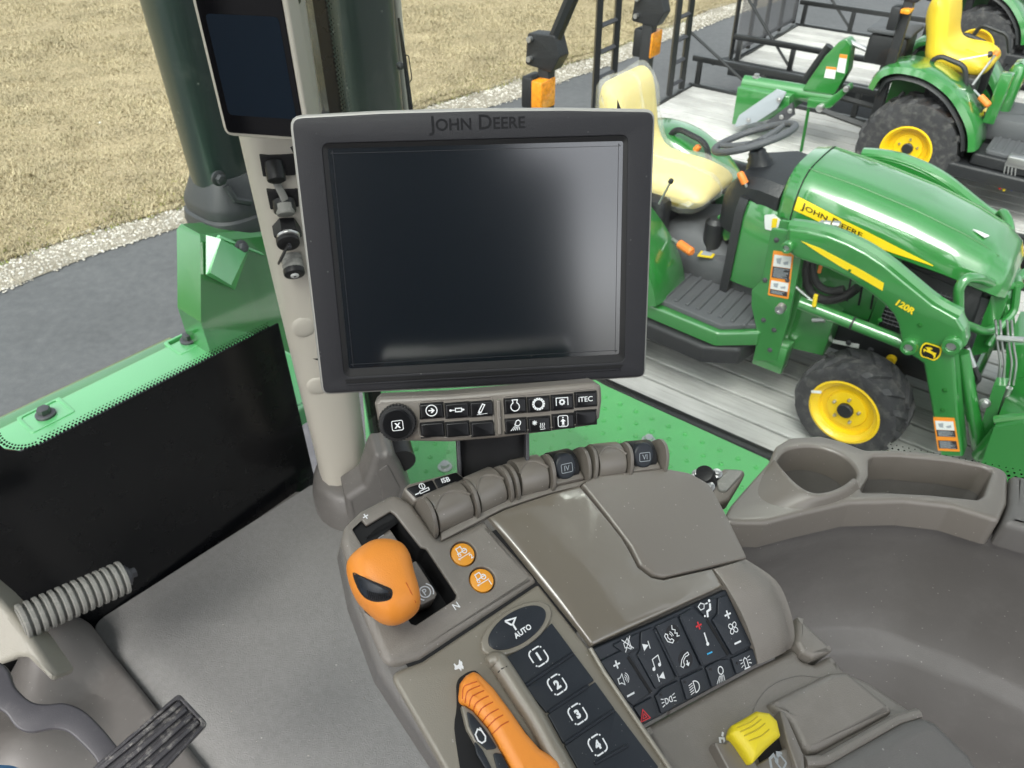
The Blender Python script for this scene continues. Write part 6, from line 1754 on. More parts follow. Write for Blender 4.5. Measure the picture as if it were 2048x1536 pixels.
# ================================================================== armrest console
hd, pt = R(125), R(20)
ea = V((math.cos(hd) * math.cos(pt), math.sin(hd) * math.cos(pt), math.sin(pt)))
eb = V((math.cos(R(35)), math.sin(R(35)), -0.105))
ar_o = at(1080, 1170, 0.52)
eb = (eb - ea * eb.dot(ea)).normalized()
A = Fr(ar_o, eb, ea)
ar = thing('armrest_console', 'taupe armrest control console crowded with levers, buttons and dials', 'armrest', A(0, 0, -0.1))
slot = [(699, 1053), (711, 1043), (724, 1040), (733, 1051), (781, 1022), (790, 1028), (842, 1094), (853, 1097), (914, 1189), (911, 1198), (832, 1250), (822, 1247), (770, 1165)]
sl_ = roundp(A.poly(slot), 0.0012, 3)
body = [(682, 1085), (690, 1050), (722, 1018), (790, 982), (830, 998), (880, 1062), (950, 1028), (1020, 994), (1100, 971), (1185, 953), (1328, 936), (1380, 944), (1424, 966), (1502, 1116), (1456, 1178), (1184, 1297), (1225, 1360), (1365, 1570), (1300, 1750), (1000, 1750), (905, 1560), (760, 1340), (704, 1190)]
bd_ = ccw(roundp(A.poly(body), 0.006))
mk('body_shell', plate(bd_, -0.026, -0.004, 0.007, holes=[offs(ccw(sl_), -0.001)], xf=A, hr=0.0), BEIGED, ar, ang=45)
core = offs(bd_, 0.03)
mk('body_core', rings([[A(x + 0.02, y, -0.14) for x, y in offs(bd_, 0.042)], [A(x, y, -0.05) for x, y in core], [A(x, y, -0.027) for x, y in offs(bd_, 0.004)]]), BEIGED, ar, ang=45)
mk('gap_shade_bed', plate(offs(bd_, 0.016), -0.0045, -0.0032, 0, holes=[offs(ccw(sl_), -0.0015)], xf=A), VOID, ar)  # black sheet put in for the shade in the panel gaps
# ---- gear gate
gp_ = [(683, 1078), (690, 1050), (722, 1019), (789, 984), (824, 1003), (879, 1080), (970, 1039), (1070, 1150), (1076, 1162), (842, 1318), (775, 1338), (712, 1190)]
gpo = ccw(roundp(A.poly(gp_), [0.006, 0.008, 0.008, 0.008, 0.003, 0.004, 0.002, 0.002, 0.002, 0.008, 0.01, 0.01]))
BTN = [(927, 1107, '2'), (965, 1159, '1')]
bholes = [circ(0.0092, 28, *A.uv(px, py)) for px, py, _ in BTN]
mk('gear_gate_plate', plate(gpo, -0.03, 0.0, 0.0055, holes=[sl_] + bholes, xf=A, hr=0.0010, seg=4), BEIGE, ar, ang=45)
lin = offs(ccw(sl_), 0.0003)
mk('gate_liner', rings([[A(x, y, -0.0016) for x, y in lin], [A(x, y, -0.0243) for x, y in lin]], False, False), VOID, ar)
mk('gate_floor', plate(offs(ccw(sl_), -0.0008), -0.0258, -0.0242, 0, xf=A), VOID, ar)
fi = A.poly([(744, 1064), (767, 1049), (776, 1052), (812, 1105), (790, 1116), (770, 1086), (757, 1086)], -0.006)
f1 = mk('forward_insert', plate(roundp(fi, 0.001), -0.0240, -0.006, 0.0008, xf=A), BEIGE, ar)
mk('gate_letter', put(A, icon([('t', 'F', 0, 0.2, 1.2, 0.02), ('l', [(-0.6, -0.75), (0.6, -0.75)], 0.2)]), 757, 1067, 9, -6, -0.006), WHITE, f1, ang=0)
pi_ = A.poly([(815, 1130), (832, 1121), (874, 1187), (870, 1196), (842, 1210), (800, 1150)], -0.006)
f2_ = mk('park_insert', plate(roundp(pi_, 0.001), -0.0240, -0.006, 0.0008, xf=A), BEIGE, ar)
mk('park_symbol', put(A, icon([('l', circ(0.62, 24), 0.15, True), ('t', 'P', 0, 0, 0.75, 0.02), ('l', arc(0, 0, 0.95, -50, 50), 0.15), ('l', arc(0, 0, 0.95, 130, 230), 0.15)]), 850, 1184, 14.5, -9.5, -0.006), WHITE, f2_, ang=0)
mk('neutral_letter', put(A, icon([('t', 'N', 0, 0, 1.5, 0.01)]), 912, 1212, 7, -4.6, 0.0), WHITE, ar, ang=0)
mk('plus_mark', put(A, icon([('l', [(-1, 0), (1, 0)], 0.4), ('l', [(0, -1), (0, 1)], 0.4)]), 731, 1033, 5, -3, 0.0), WHITE, ar, ang=0)
# ---- orange shift knob
kz = 0.034
kf_ = A.up(kz)
ko = [(693, 1131), (704, 1110), (735, 1088), (767, 1082), (800, 1090), (818, 1114), (826, 1146), (838, 1188), (838, 1218), (820, 1236), (797, 1246), (772, 1244), (748, 1229), (718, 1200), (701, 1168)]
kp = ccw([tuple(x) for x in spline(kf_.poly(ko), 3)])
cx_ = (sum(p[0] for p in kp) / len(kp), sum(p[1] for p in kp) / len(kp))
KG = dome(kp, 0.017, 0.0, kf_, 8, pw=0.62, down=0.020)
kn_ = mk('shift_knob', KG, ORANGE, ar, ang=70)
mk('knob_stem', tube([A(cx_[0], cx_[1], -0.024), A(cx_[0], cx_[1], kz - 0.012)], [0.008, 0.011], 14), BLK, kn_)
def onto(fr, pts, geo, lift, w=0.0):
    t = BVHTree.FromPolygons([V(v) for v in geo[0]], [tuple(f) for f in geo[1]])
    out = []
    for px, py in pts:
        r = ray(px, py).normalized(); h = t.ray_cast(CAMP, r)
        out.append((h[0] if h[0] is not None else fr(*fr.uv(px, py, w), w)) + fr.ez * lift)
    return out
# thumb wheel in a lens-shaped mouth
mouth = [tuple(p) for p in spline([(705, 1146), (722, 1152), (745, 1162), (770, 1172), (784, 1180), (783, 1196), (770, 1203), (748, 1204), (728, 1195), (714, 1175)], 3)]
mcx, mcy = sum(p[0] for p in mouth) / len(mouth), sum(p[1] for p in mouth) / len(mouth)
lps = [onto(kf_, [(mcx + (x - mcx) * k, mcy + (y - mcy) * k) for x, y in mouth], KG, 0.0003) for k in (1.0, 0.8, 0.55, 0.25)]
mk('wheel_mouth', rings(lps, False, True), VOID, kn_, ang=60)
wl = [(716, 1154), (740, 1162), (765, 1174), (780, 1184), (780, 1196), (760, 1201), (736, 1196), (721, 1180)]
wl = [tuple(p) for p in spline(wl, 4)]
wcx, wcy = sum(p[0] for p in wl) / len(wl), sum(p[1] for p in wl) / len(wl)
wlp = []
for k, lf in ((1.0, 0.0002), (0.95, 0.0012), (0.82, 0.0026), (0.6, 0.0036), (0.3, 0.0041)):
    wlp.append(onto(kf_, [(wcx + (x - wcx) * k, wcy + (y - wcy) * k) for x, y in wl], KG, lf))
wg = rings(wlp, False, True)
tw2 = mk('thumb_wheel', wg, BLKB, kn_, ang=60)
for k in range(13):
    f = k / 12
    a = (733 + 46 * f, 1196 + 2 * f - 5 * (2 * f - 1) ** 2 + 3); b = (a[0] + 2, a[1] - 13)
    mk('wheel_rib', tube(onto(kf_, [a, ((a[0] + b[0]) / 2, (a[1] + b[1]) / 2), b], wg, 0.0001), 0.00045, 5), BLK, tw2)
mk('knob_seam', tube(onto(kf_, [(812, 1165), (822, 1185), (831, 1205)], KG, 0.0001), 0.00035, 5), ORANGED, kn_)
# ---- two orange memory buttons
for px, py, dg in BTN:
    c = A.uv(px, py)
    mk('button_well', lathe([(0.0092, -0.010), (0.0092, -0.0085)], 28, Fr(A(*c), A.ex, A.ey)), VOID, ar)
    b_ = mk('memory_button', lathe([(0.0084, -0.009), (0.0084, -0.0022), (0.0080, -0.0012), (0.0072, -0.0008)], 32, Fr(A(*c), A.ex, A.ey)), ORANGEB, ar)
    tr_ = [('l', [(-0.55, 0.2), (-0.5, 0.85), (0.15, 0.85), (0.15, 0.4)], 0.13), ('l', [(-0.75, 0.2), (0.6, 0.2)], 0.13), ('l', circ(0.3, 14, 0.3, 0.15), 0.12, True), ('l', circ(0.17, 12, -0.55, -0.05), 0.1, True), ('l', [(-0.9, -0.42), (0.75, -0.42)], 0.1), ('f', [(-1.05, -0.42), (-0.8, -0.6), (-0.8, -0.25)]), ('t', dg, 0.62, -0.85, 0.62, 0.03)]
    mk('button_symbol', put(A, icon(tr_), px - 1, py - 1, 13, -8, -0.0008), WHITE, b_, ang=0)
# ---- strip with throttle, oval key and numbered keys
stp = [(846, 1321), (1078, 1166), (1186, 1303), (1365, 1570), (1290, 1740), (1000, 1740), (905, 1560), (780, 1345)]
mk('control_strip', plate(roundp(A.poly(stp), [0.004, 0.002, 0.002, 0, 0, 0, 0, 0.006]), -0.02, -0.0012, 0.0025, xf=A), OLIVE, ar)
oc, oe = V(A.uv(1034, 1256)), V(A.uv(1100, 1213)) - V(A.uv(968, 1299))
oa = math.atan2(oe.y, oe.x)
l_ = oe.length / 2
on_ = V(A.uv(1055, 1288)) - V(A.uv(1013, 1224)); sh_ = on_.length / 2
mk('oval_bezel', plate(circ(l_ * 1.02, 40, oc.x, oc.y, sh_ * 1.06, oa), -0.004, 0.0012, 0.0015, xf=A), OLIVE, ar)
ov = mk('oval_key', plate(circ(l_ * 0.83, 40, oc.x, oc.y, sh_ * 0.84, oa), 0.0008, 0.0022, 0.0008, xf=A), BLKB, ar)
mk('oval_symbol', put(A, icon([('l', [(-0.55, 1.25), (0.62, 0.95), (-0.02, 0.55)], 0.2), ('l', [(-0.55, 1.25), (-0.2, 0.62), (-0.02, 0.55), (-0.05, -0.1)], 0.2), ('t', 'AUTO', 0.45, -0.55, 0.58, 0.03)]), 1032, 1258, 15, -10, 0.0022), WHITE, ov, ang=0)
NB = [([(1003, 1318), (1030, 1305), (1070, 1281), (1103, 1246), (1146, 1304), (1047, 1371)], 1077, 1313, '1'), ([(1049, 1374), (1148, 1307), (1188, 1361), (1093, 1426)], 1114, 1369, '2'),
      ([(1095, 1429), (1190, 1364), (1229, 1418), (1127, 1488)], 1155, 1428, '3'), ([(1129, 1491), (1231, 1421), (1316, 1533), (1300, 1600), (1190, 1600)], 1195, 1490, '4')]
for pts, px, py, dg in NB:
    k = mk('number_key', plate(roundp(A.poly(pts), 0.0008), -0.003, 0.0006, 0.0006, xf=A), BLKB, ar)
    br_ = roundp([(-0.95, -0.95), (0.95, -0.95), (0.95, 0.95), (-0.95, 0.95)], 0.62, 5)
    n4 = len(br_)
    segs = [('l', [br_[(i + 9) % n4] for i in range(0, 12)], 0.16), ('l', [br_[(i + 21) % n4] for i in range(0, 11)], 0.16)]
    segs = [('l', [(-0.42, 0.95)] + arc(-0.45, 0.45, 0.5, 90, 180, 6) + [(-0.95, -0.3)], 0.17), ('l', [(-0.25, 0.95), (0.4, 0.95)] + arc(0.45, 0.45, 0.5, 90, 60, 3), 0.17), ('l', [(0.95, 0.3)] + arc(0.45, -0.45, 0.5, 0, -90, 6) + [(0.3, -0.95)], 0.17), ('l', [(0.2, -0.95), (-0.4, -0.95)] + arc(-0.45, -0.45, 0.5, 270, 240, 3), 0.17), ('l', [(0.78, 0.82), (0.9, 0.68)], 0.17), ('l', [(-0.78, -0.82), (-0.9, -0.68)], 0.17)]
    mk('key_symbol', put(A, icon(segs + [('t', dg, 0, 0, 1.0, 0.06)]), px, py, 13.5, -9, 0.0006), WHITE, k, ang=0)
for a, b in (((1050, 1372), (1145, 1308)), ((1096, 1425), (1175, 1373)), ((1128, 1488), (1227, 1421)), ((1188, 1528), (1254, 1492))):
    pa, pb = V(A.uv(*a)), V(A.uv(*b)); mk('key_ridge', tube([A(pa.x, pa.y, 0.0010), A(pb.x, pb.y, 0.0010)], 0.0012, 8), BLKB, ar)
# throttle slider in its trough
to = [(917, 1393), (920, 1367), (930, 1354), (944, 1346), (955, 1351), (984, 1380), (1016, 1423), (1048, 1469), (1075, 1500), (1099, 1514), (1112, 1524), (1118, 1540), (1118, 1600), (1060, 1600), (1025, 1550), (1000, 1503), (976, 1460), (944, 1423), (918, 1405)]
def big(pts, k, c): return [(c[0] + (x - c[0]) * k, c[1] + (y - c[1]) * k) for x, y in pts]
tpo = ccw(roundp(A.poly(to), 0.003))
trough = ccw([tuple(x) for x in spline(A.poly([(914, 1412), (914, 1366), (926, 1350), (945, 1341), (962, 1350), (1022, 1424), (1080, 1499), (1122, 1530), (1120, 1640), (960, 1640), (912, 1480)]), 4)])
mk('throttle_trough', plate(trough, -0.0015, -0.0008, 0, xf=A), VOID, ar)
TG = plate(tpo, -0.004, 0.0085, 0.0062, xf=A, seg=6)
th = mk('throttle_slider', TG, ORANGE, ar, ang=70)
for (a, b, c_) in (((954, 1363), (927, 1375), (925, 1398)), ((960, 1371), (934, 1385), (930, 1406)), ((968, 1381), (942, 1396), (938, 1414)), ((977, 1392), (951, 1408), (946, 1423)), ((986, 1404), (961, 1420), (955, 1435)), ((997, 1418), (972, 1434), (964, 1446)), ((1006, 1430), (983, 1446), (974, 1456)), ((1017, 1443), (996, 1457), (984, 1468))):
    pts = [tuple(p) for p in spline([a, ((a[0] + b[0]) / 2 - 1.5, (a[1] + b[1]) / 2 - 1.0), b, c_], 4, False)]
    mk('slider_groove', tube(onto(A, pts, TG, 0.00005), 0.00042, 5), ORANGED, th)
sp_ = [(919, 1408), (944, 1425), (976, 1462), (1000, 1506), (1024, 1552), (990, 1560), (955, 1500), (932, 1460)]
mk('slider_side_panel', plate(roundp(A.poly(sp_), 0.002), -0.003, 0.003, 0.001, xf=A), OLIVE, ar)
for pts in ([(930, 1425), (942, 1432), (970, 1466), (993, 1500), (970, 1502), (948, 1482), (936, 1455)], [(944, 1482), (962, 1503), (978, 1535), (990, 1560), (968, 1540), (950, 1510)], [(982, 1508), (1000, 1510), (1018, 1545), (1010, 1556), (992, 1545)]):
    sd_ = mk('side_button', plate(roundp(A.poly(pts), 0.0015), 0.003, 0.0042, 0.0005, xf=A), BLKB, ar)
mk('engine_symbol', put(A, icon([('l', [(-0.9, 0.35), (-0.5, 0.65), (0.4, 0.6), (0.8, 0.2), (0.7, -0.3), (0.2, -0.5), (-0.6, -0.3)], 0.2, True), ('l', [(-0.9, 0.65), (-0.6, 0.75)], 0.15)]), 960, 1474, 10, 13, 0.0042), WHITE, ar, ang=0)
rail = [tuple(p) for p in spline([(974, 1328), (990, 1322), (1004, 1338), (1036, 1388), (1070, 1440), (1098, 1492), (1125, 1540), (1150, 1600)], 5, False)]
rr_ = [A(*A.uv(*p), 0.0015) for p in rail]
mk('throttle_ridge', tube(rr_, [0.0035 + 0.0028 * min(1, k / 6) for k in range(len(rr_))], 12), OLIVE, ar, ang=60)
mk('ridge_seam', tube(onto(A, [(996, 1345), (1004, 1337), (1014, 1333)], tube(rr_, [0.0035 + 0.0028 * min(1, k / 6) for k in range(len(rr_))], 12), 0.0), 0.0004, 5), VOID, ar)
rab = [(-0.9, -0.1), (-0.7, 0.15), (-0.75, 0.6), (-0.6, 0.75), (-0.45, 0.45), (-0.3, 0.25), (0.05, 0.35), (0.25, 0.75), (0.4, 1.0), (0.55, 0.95), (0.5, 0.7), (0.7, 0.65), (0.75, 0.35), (0.6, 0.05), (0.7, -0.25), (0.55, -0.65), (0.4, -0.6), (0.35, -0.35), (0.15, -0.7), (0.0, -0.85), (0.0, -0.6), (-0.2, -0.3), (-0.5, -0.35), (-0.85, -0.3)]
mk('hare_symbol', put(A, icon([('f', rab)]), 918, 1333, 11, -4, -0.0012), WHITE, ar, ang=0)
# ---- glossy deck and right-hand panel
dk_ = [(978, 1034), (1012, 1018), (1049, 1006), (1105, 988), (1158, 974), (1240, 1080), (1253, 1101), (1273, 1138), (1300, 1157), (1324, 1161), (1425, 1136), (1450, 1170), (1184, 1291), (1078, 1160)]
deckp = ccw(A.poly(dk_))
u0_, v0_ = A.uv(1210, 1120)
def crown(u, v): return 0.0045 - 0.9 * (v - v0_ - 0.01) ** 2 - 0.35 * (u - u0_) ** 2
dg_ = gridcut(plate(deckp, -0.02, 0.0, 0.002, xf=A), A, 14, 14, crown)
mk('glossy_deck', dg_, BEIGEG, ar, ang=50)
rp = [(1162, 972), (1185, 956), (1328, 938), (1378, 946), (1420, 968), (1498, 1114), (1424, 1133), (1325, 1158), (1303, 1154), (1276, 1135), (1256, 1097)]
rpp = ccw(roundp(A.poly(rp), [0.001, 0.001, 0.002, 0.012, 0.012, 0.002, 0.001, 0.006, 0.006, 0.004, 0.002]))
mk('right_panel', gridcut(plate(rpp, -0.02, 0.0, 0.0018, xf=A), A, 12, 12, lambda u, v: crown(u, v) + 0.0012), BEIGES, ar, ang=50)
fs2 = [(882, 1064), (950, 1029), (1018, 996), (1100, 974), (1180, 957), (1160, 972), (1103, 985), (1046, 1003), (1008, 1016), (974, 1033), (968, 1037), (884, 1080)]
mk('front_trim', plate(A.poly(fs2), -0.02, -0.0003, 0.001, xf=A), BEIGE, ar)
# ---- row of lever drums and their cheek plates
def lateral(a, b):
    p, q = V(A.uv(*a)), V(A.uv(*b)); e = (q - p); l = e.length; e.normalize(); f = V((-e.y, e.x)); return p, e, f, l
def drum(a, b, m, name, R0=0.0150, cfw=0.0128, wz=-0.002, a0=-35, a1=215, ins=0.0022):
    p, e, f, l = lateral(a, b)
    sec = []
    for k in range(25):
        t = R(a0 + (a1 - a0) * k / 24)
        sec.append((cfw - R0 * math.cos(t), wz + R0 * math.sin(t)))
    loops = []
    for s, sc in ((ins, 0.985), (ins + 0.0006, 1.0), (l - ins - 0.0006, 1.0), (l - ins, 0.985)):
        loops.append([A(*(p + e * s + f * (cfw + (x - cfw) * sc)), wz + (z - wz) * sc) for x, z in sec])
    o = mk(name, rings(loops), m, ar, ang=40)
    return p, e, f, l, o
def cheek(a, h=0.0165, th=0.0032, fw=0.0185, dirpt=None):
    p = V(A.uv(*a)); e, f = ce_, cf_
    out = [(-0.0045, -0.005), (-0.0035, 0.003), (0.0005, 0.0095), (0.006, h * 0.88), (0.012, h * 1.0), (0.0165, h * 0.95), (0.021, h * 0.74), (0.0255, 0.0), (0.0255, -0.02), (-0.004, -0.02)]
    pl = [tuple(x) for x in spline(out[:8], 3, False)] + out[8:]
    xf = lambda x, z, w: A(*(p + f * x + e * (w - th / 2)), z)
    g = plate(pl, 0, th, 0.001, xf=xf)
    mk('cheek_plate', (g[0], [tuple(t[::-1]) for t in g[1]]), BEIGES, ar, ang=40)
DR = [((872, 1061), (949, 1027)), ((955, 1023), (1015, 995)), ((1036, 988), (1099, 973)), ((1190, 953), (1252, 946))]
for a, b in DR:
    p, e, f, l = lateral(a, b)
    mk('drum_well', plate([tuple(x) for x in (p - e * 0.002 - f * 0.0008, p + e * (l + 0.002) - f * 0.0008, p + e * (l + 0.002) + f * 0.026, p - e * 0.002 + f * 0.026)], -0.012, -0.0006, 0, xf=A), VOID, ar)
    p, e, f, l, o = drum(a, b, BEIGES, 'lever_drum')
    # finger crest across the crown
    ridge = [A(*(p + e * (l * (0.05 + 0.90 * k / 10)) + f * (0.0128 - 0.0150 * math.cos(R(78 + 34 * math.sin(math.pi * k / 10))))), -0.002 + 0.0150 * math.sin(R(78 + 34 * math.sin(math.pi * k / 10)))) for k in range(11)]
    mk('finger_crest', tube(ridge, 0.0010, 8), BEIGES, o)
CH = [((868, 1062), 0), ((952, 1026), 0), ((1019, 994), 1), ((1032, 990), 1), ((1103, 972), 2), ((1173, 956), 2), ((1186, 954), 3), ((1256, 946), 3), ((1326, 938), 3)]
for pt_c, k in CH:
    _, ce_, cf_, _ = lateral(*DR[k])
    cheek(pt_c)
for a, b, k, dg in (((1108, 972), (1168, 958), 2, 'IV'), ((1261, 946), (1321, 939), 3, 'VI')):
    p, e, f, l, o = drum(a, b, BLK, 'dark_lever', R0=0.0135, cfw=0.0150, wz=-0.003, ins=0.004)
    gx = dome(circ(0.0082, 20, *(p + e * (l / 2 - 0.003) + f * 0.0085)), 0.004, 0.0045, A, 5)
    pdl = Fr(A(*(p + e * (l / 2 - 0.002) + f * 0.0098), 0.0085), A.ex * e.x + A.ey * e.y, (A.ex * f.x + A.ey * f.y) * 0.78 + A.ez * 0.62)
    g = plate(circ(0.0096, 28, 0, 0, 0.0104), -0.006, 0.0018, 0.0024, xf=pdl)
    pd2 = mk('lever_paddle', g, BLKB, ar, ang=50)
    nmr = icon([('t', dg, 0, 0, 0.72, 0.0), ('l', roundp([(-0.85, -0.6), (0.85, -0.6), (0.85, 0.6), (-0.85, 0.6)], 0.2), 0.09, True)])
    mk('lever_number', ([pdl(x * 0.0056, y * 0.0056 - 0.001, 0.0021) for x, y in nmr[0]], nmr[1]), GREYP, pd2, ang=0)
    lp_ = [p + e * 0.0012 - f * 0.0005, p + e * (l - 0.0012) - f * 0.0005, p + e * (l - 0.0012) + f * 0.0062, p + e * 0.0012 + f * 0.0062]
    mk('lever_ledge', plate([tuple(x) for x in lp_], -0.012, 0.0035, 0.0018, xf=A), BEIGES, ar)
    dkp = [p + e * 0.001 + f * 0.004, p + e * (l - 0.001) + f * 0.004, p + e * (l - 0.001) + f * 0.024, p + e * 0.001 + f * 0.024]
    mk('lever_well', plate([tuple(x) for x in dkp], -0.012, -0.0045, 0, xf=A), VOID, ar)
# front rocker keys
rk = [(806, 977), (818, 967), (915, 942), (932, 958), (900, 985), (830, 1004)]
rkf = Fr(A(*A.uv(860, 975), 0.004), A.ex, A.ey)
mk('rocker_base', plate(roundp(rkf.poly(rk), 0.003), -0.02, 0.0, 0.002, xf=rkf), BEIGES, ar)
k1 = mk('rocker_key', plate(roundp(rkf.poly([(811, 978), (864, 961), (875, 982), (832, 996)]), 0.0012), 0.0, 0.0012, 0.0005, xf=rkf), BLKG, ar)
k2 = mk('rocker_key', plate(roundp(rkf.poly([(867, 960), (911, 946), (927, 958), (878, 981)]), 0.0012), 0.0, 0.0012, 0.0005, xf=rkf), BLKG, ar)
mk('key_symbol', put(rkf, icon([('l', [(-1, -0.55), (-0.35, -0.45)], 0.14), ('l', [(-0.35, -0.6), (0.8, -0.42), (0.8, -0.12), (-0.35, -0.3)], 0.1, True), ('l', circ(0.34, 14, 0.15, 0.25), 0.1, True), ('l', [(0.15, -0.2), (0.15, 0.55)], 0.08)]), 843, 977, 16, -4.5, 0.0012), WHITE, k1, ang=0)
mk('key_symbol', put(rkf, icon([('t', 'ISB', 0, 0, 0.62, 0.02)]), 891, 960, 16, -4.2, 0.0012), WHITE, k2, ang=0)

# ---- audio and climate keypad, sloping down behind the deck
TL, TR_ = V(A.uv(1186, 1297)), V(A.uv(1452, 1178))
lat = (TR_ - TL).normalized()
C_ = tilt(A, 1186, 1297, (lat.x, lat.y), R(-24), -0.002)
C_ = Fr(C_.o, C_.ex * 1 if False else (A.ex * lat.x + A.ey * lat.y), (Matrix.Rotation(R(24), 3, (A.ex * lat.x + A.ey * lat.y)) @ (A.ex * -lat.y + A.ey * lat.x)))
acp = [(1186, 1298), (1320, 1240), (1452, 1180), (1478, 1235), (1500, 1290), (1513, 1328), (1400, 1390), (1282, 1453), (1235, 1375)]
mk('keypad_base', plate(roundp(C_.poly(acp), 0.0008), -0.02, 0.0, 0.0008, xf=C_), BLKB, ar)
BTS = [('volume_key', [(1198, 1322), (1240, 1301), (1262, 1312), (1298, 1385), (1265, 1412), (1250, 1400)], None), ('mute_key', [(1222, 1290), (1277, 1264), (1276, 1296), (1251, 1310)], None),
       ('track_key', [(1280, 1263), (1303, 1254), (1350, 1358), (1309, 1378), (1272, 1310), (1279, 1298)], None), ('phone_key', [(1308, 1252), (1352, 1232), (1399, 1335), (1356, 1355)], None),
       ('heat_key', [(1357, 1230), (1381, 1217), (1413, 1240), (1453, 1312), (1405, 1332)], None), ('vent_key', [(1386, 1212), (1431, 1194), (1430, 1226), (1411, 1236)], None),
       ('fan_key', [(1434, 1196), (1452, 1190), (1502, 1290), (1462, 1310), (1422, 1240), (1433, 1228)], None),
       ('hazard_key', [(1264, 1414), (1303, 1393), (1316, 1430), (1286, 1447)], None), ('light_key', [(1308, 1392), (1322, 1376), (1355, 1360), (1367, 1403), (1320, 1428)], None),
       ('light_key', [(1359, 1358), (1405, 1336), (1418, 1377), (1371, 1401)], None), ('light_key', [(1409, 1334), (1434, 1320), (1456, 1318), (1467, 1351), (1422, 1375)], None), ('beacon_key', [(1460, 1316), (1503, 1296), (1512, 1327), (1471, 1349)], None)]
for nm, pts, _ in BTS:
    mk(nm, plate(roundp(C_.poly(pts), 0.0014), 0.0, 0.0016, 0.0007, xf=C_), BLKB, ar)
for a, b in (((1253, 1313), (1299, 1384)), ((1411, 1240), (1453, 1309))):
    pa, pb = V(C_.uv(*a)), V(C_.uv(*b)); e = (pb - pa).normalized(); nn = V((-e.y, e.x)) * 0.0011
    mk('finger_slot', plate([tuple(pa + nn), tuple(pb + nn), tuple(pb - nn), tuple(pa - nn)], 0.0, 0.0019, 0, xf=C_), VOID, ar)
for a, b in (((1306, 1258), (1352, 1352)), ((1357, 1234), (1402, 1330))):
    pa, pb = V(C_.uv(*a)), V(C_.uv(*b)); mk('finger_rib', tube([C_(pa.x, pa.y, 0.0016), C_(pb.x, pb.y, 0.0016)], 0.0011, 8), BLKB, ar)
tri = [(-0.9, -0.75), (0.9, -0.75), (0, 0.85)]
pl = ('l', [(-0.8, 0), (0.8, 0)], 0.34); plv = ('l', [(0, -0.8), (0, 0.8)], 0.34)
fanb = []
for a in (45, 135, 225, 315):
    fanb.append(('l', circ(0.36, 12, 0.5 * math.cos(R(a)), 0.5 * math.sin(R(a)), 0.30, R(a)), 0.12, True))
